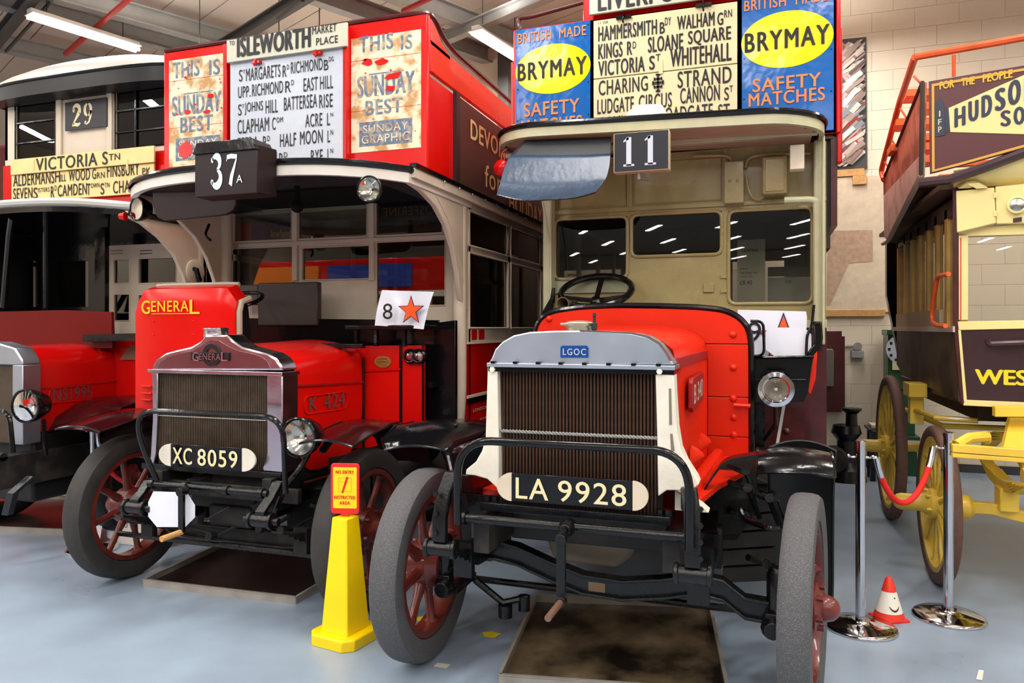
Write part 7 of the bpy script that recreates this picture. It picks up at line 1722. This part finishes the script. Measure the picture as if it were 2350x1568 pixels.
for (u0, z0, u1, z1) in ((-.035, .76, .035, .762), (-.035, .81, .035, .812), (-.035, .83, .035, .832), (-.035, .76, -.033, .832), (.033, .76, .035, .832)): m.add([sp3(u0, z0, .0125), sp3(u1, z0, .0125), sp3(u1, z1, .0125), sp3(u0, z1, .0125)], [(0, 1, 2, 3)])
part(m, 'pictogram', GB, sg)
# left stanchion behind the wheel of bus 37A with braided rope
c3, h3 = post(212, 1262, 962, 'chrome rope stanchion behind the left wheel of bus 37A', base_r=.17, R_=.02)
BR = M('braided dark red rope', C(170, 24, 30), .6, bump=1, bscale=60)
a = c3 + Vector((.05, 0, h3-.09)); 
r = thing('barrier_rope', 'braided dark red rope hanging from the left stanchion behind the wheel', 'rope', a)
bp3 = [a, a + Vector((.01, .0, -.08)), a + Vector((.03, .05, -.3)), a + Vector((.2, .25, -.5)), a + Vector((.55, .55, -.45)), a + Vector((.75, .75, -.1))]
bp3 = rnd(bp3, .2, 8)
part(MB().tube(bp3[:9], .017, 10), 'end_cap', CHROME, r)
m = MB()
for ph in (0, 2.1, 4.2):
    q = []; N_ = 120; Lb = bp3[8:]
    for i in range(N_+1):
        f_ = i/N_*(len(Lb)-1); j = min(int(f_), len(Lb)-2); p = Lb[j]*(1-(f_-j)) + Lb[j+1]*(f_-j); q.append(p + Vector((math.cos(i*.7+ph)*.009, math.sin(i*.7+ph)*.009, 0)))
    m.tube(q, .010, 6)
part(m, 'cord', BR, r)
# cards on the floor behind the wheel
k1 = pp([(170, 1268), (168, 1240), (200, 1228), (232, 1245), (236, 1284), (205, 1282)], Y=4.05)
k1 = [p for p in k1]
def leaning(pts_px, Y, lean, name, mat, label, cat):
    P = pp(pts_px, Y=Y); z0 = min(p.z for p in P); P = [p + Vector((0, lean*(p.z-z0), -z0+.002)) for p in P]
    return solo(MB().prism(P, (0, .003, 0)), name, mat, label, cat)
leaning([(162, 1265), (170, 1240), (190, 1230), (200, 1226), (225, 1240), (228, 1280)], 4.22, .3, 'octagonal_tag', PAPER, 'white octagonal tag on floor left of the left wheel of bus 37A', 'tag')
leaning([(234, 1202), (250, 1202), (270, 1216), (270, 1245), (256, 1258), (244, 1250), (240, 1230)], 4.3, .2, 'octagonal_tag', PAPER, 'white octagonal tag seen through left wheel spokes of bus 37A', 'tag')
P = pp([(268, 1272), (296, 1150), (372, 1160), (372, 1285)], Y=4.25)
INF = M('printed information board', C(214, 208, 200), .5)
r = thing('information_board', 'pale printed information board behind the left wheel of bus 37A', 'board', at(320, 1285, Y=4.25))
dz = min(p.z for p in P); P = [p - Vector((0, 0, dz-.002)) for p in P]
part(MB().prism(P, (0, .01, 0)), 'panel', INF, r)
o = P[0] + Vector((.10, -.003, .12)); m = MB(); write(m, 'GOODMAN', o, Vector((.07, 0, .22)), Vector((-.03, 0, .012)), .0)
write(m, 'Do not touch', o + Vector((.07, 0, -.05)), Vector((.06, 0, .2)), Vector((-.02, 0, .008)), .0)
part(m, 'lettering', INK, r)
# scraps on the floor
TAPE = M('yellow tape scrap', C(236, 212, 40), .5); PAP = M('pale paper scrap', C(206, 204, 196), .8); GR = M('grey floor stain', C(126, 130, 134), .7)
def scrap(pts, mat, name, label, cat='scrap'):
    P = [at(a, b, Z=.002) for a, b in pts]; return solo(MB().prism(P, (0, 0, .0015)), name, mat, label, cat)
scrap([(848, 1397), (872, 1400), (880, 1408), (852, 1406)], TAPE, 'tape_scrap', 'yellow tape scrap on floor right of the warning cone')
scrap([(955, 1418), (968, 1415), (985, 1424), (958, 1427)], TAPE, 'tape_scrap', 'yellow tape scrap seen through left wheel of bus 11')
scrap([(1106, 1452), (1130, 1450), (1150, 1455), (1136, 1464), (1112, 1462)], TAPE, 'tape_scrap', 'yellow tape scrap on floor between wheel and oily tray of bus 11')
scrap([(2240, 1560), (2246, 1538), (2258, 1540), (2254, 1562)], PAP, 'paper_scrap', 'small pale paper scrap on floor at lower right')
scrap([(995, 1530), (1004, 1522), (1034, 1526), (1024, 1535)], PAP, 'paper_scrap', 'faint pale paper scrap on floor left of the oily tray')
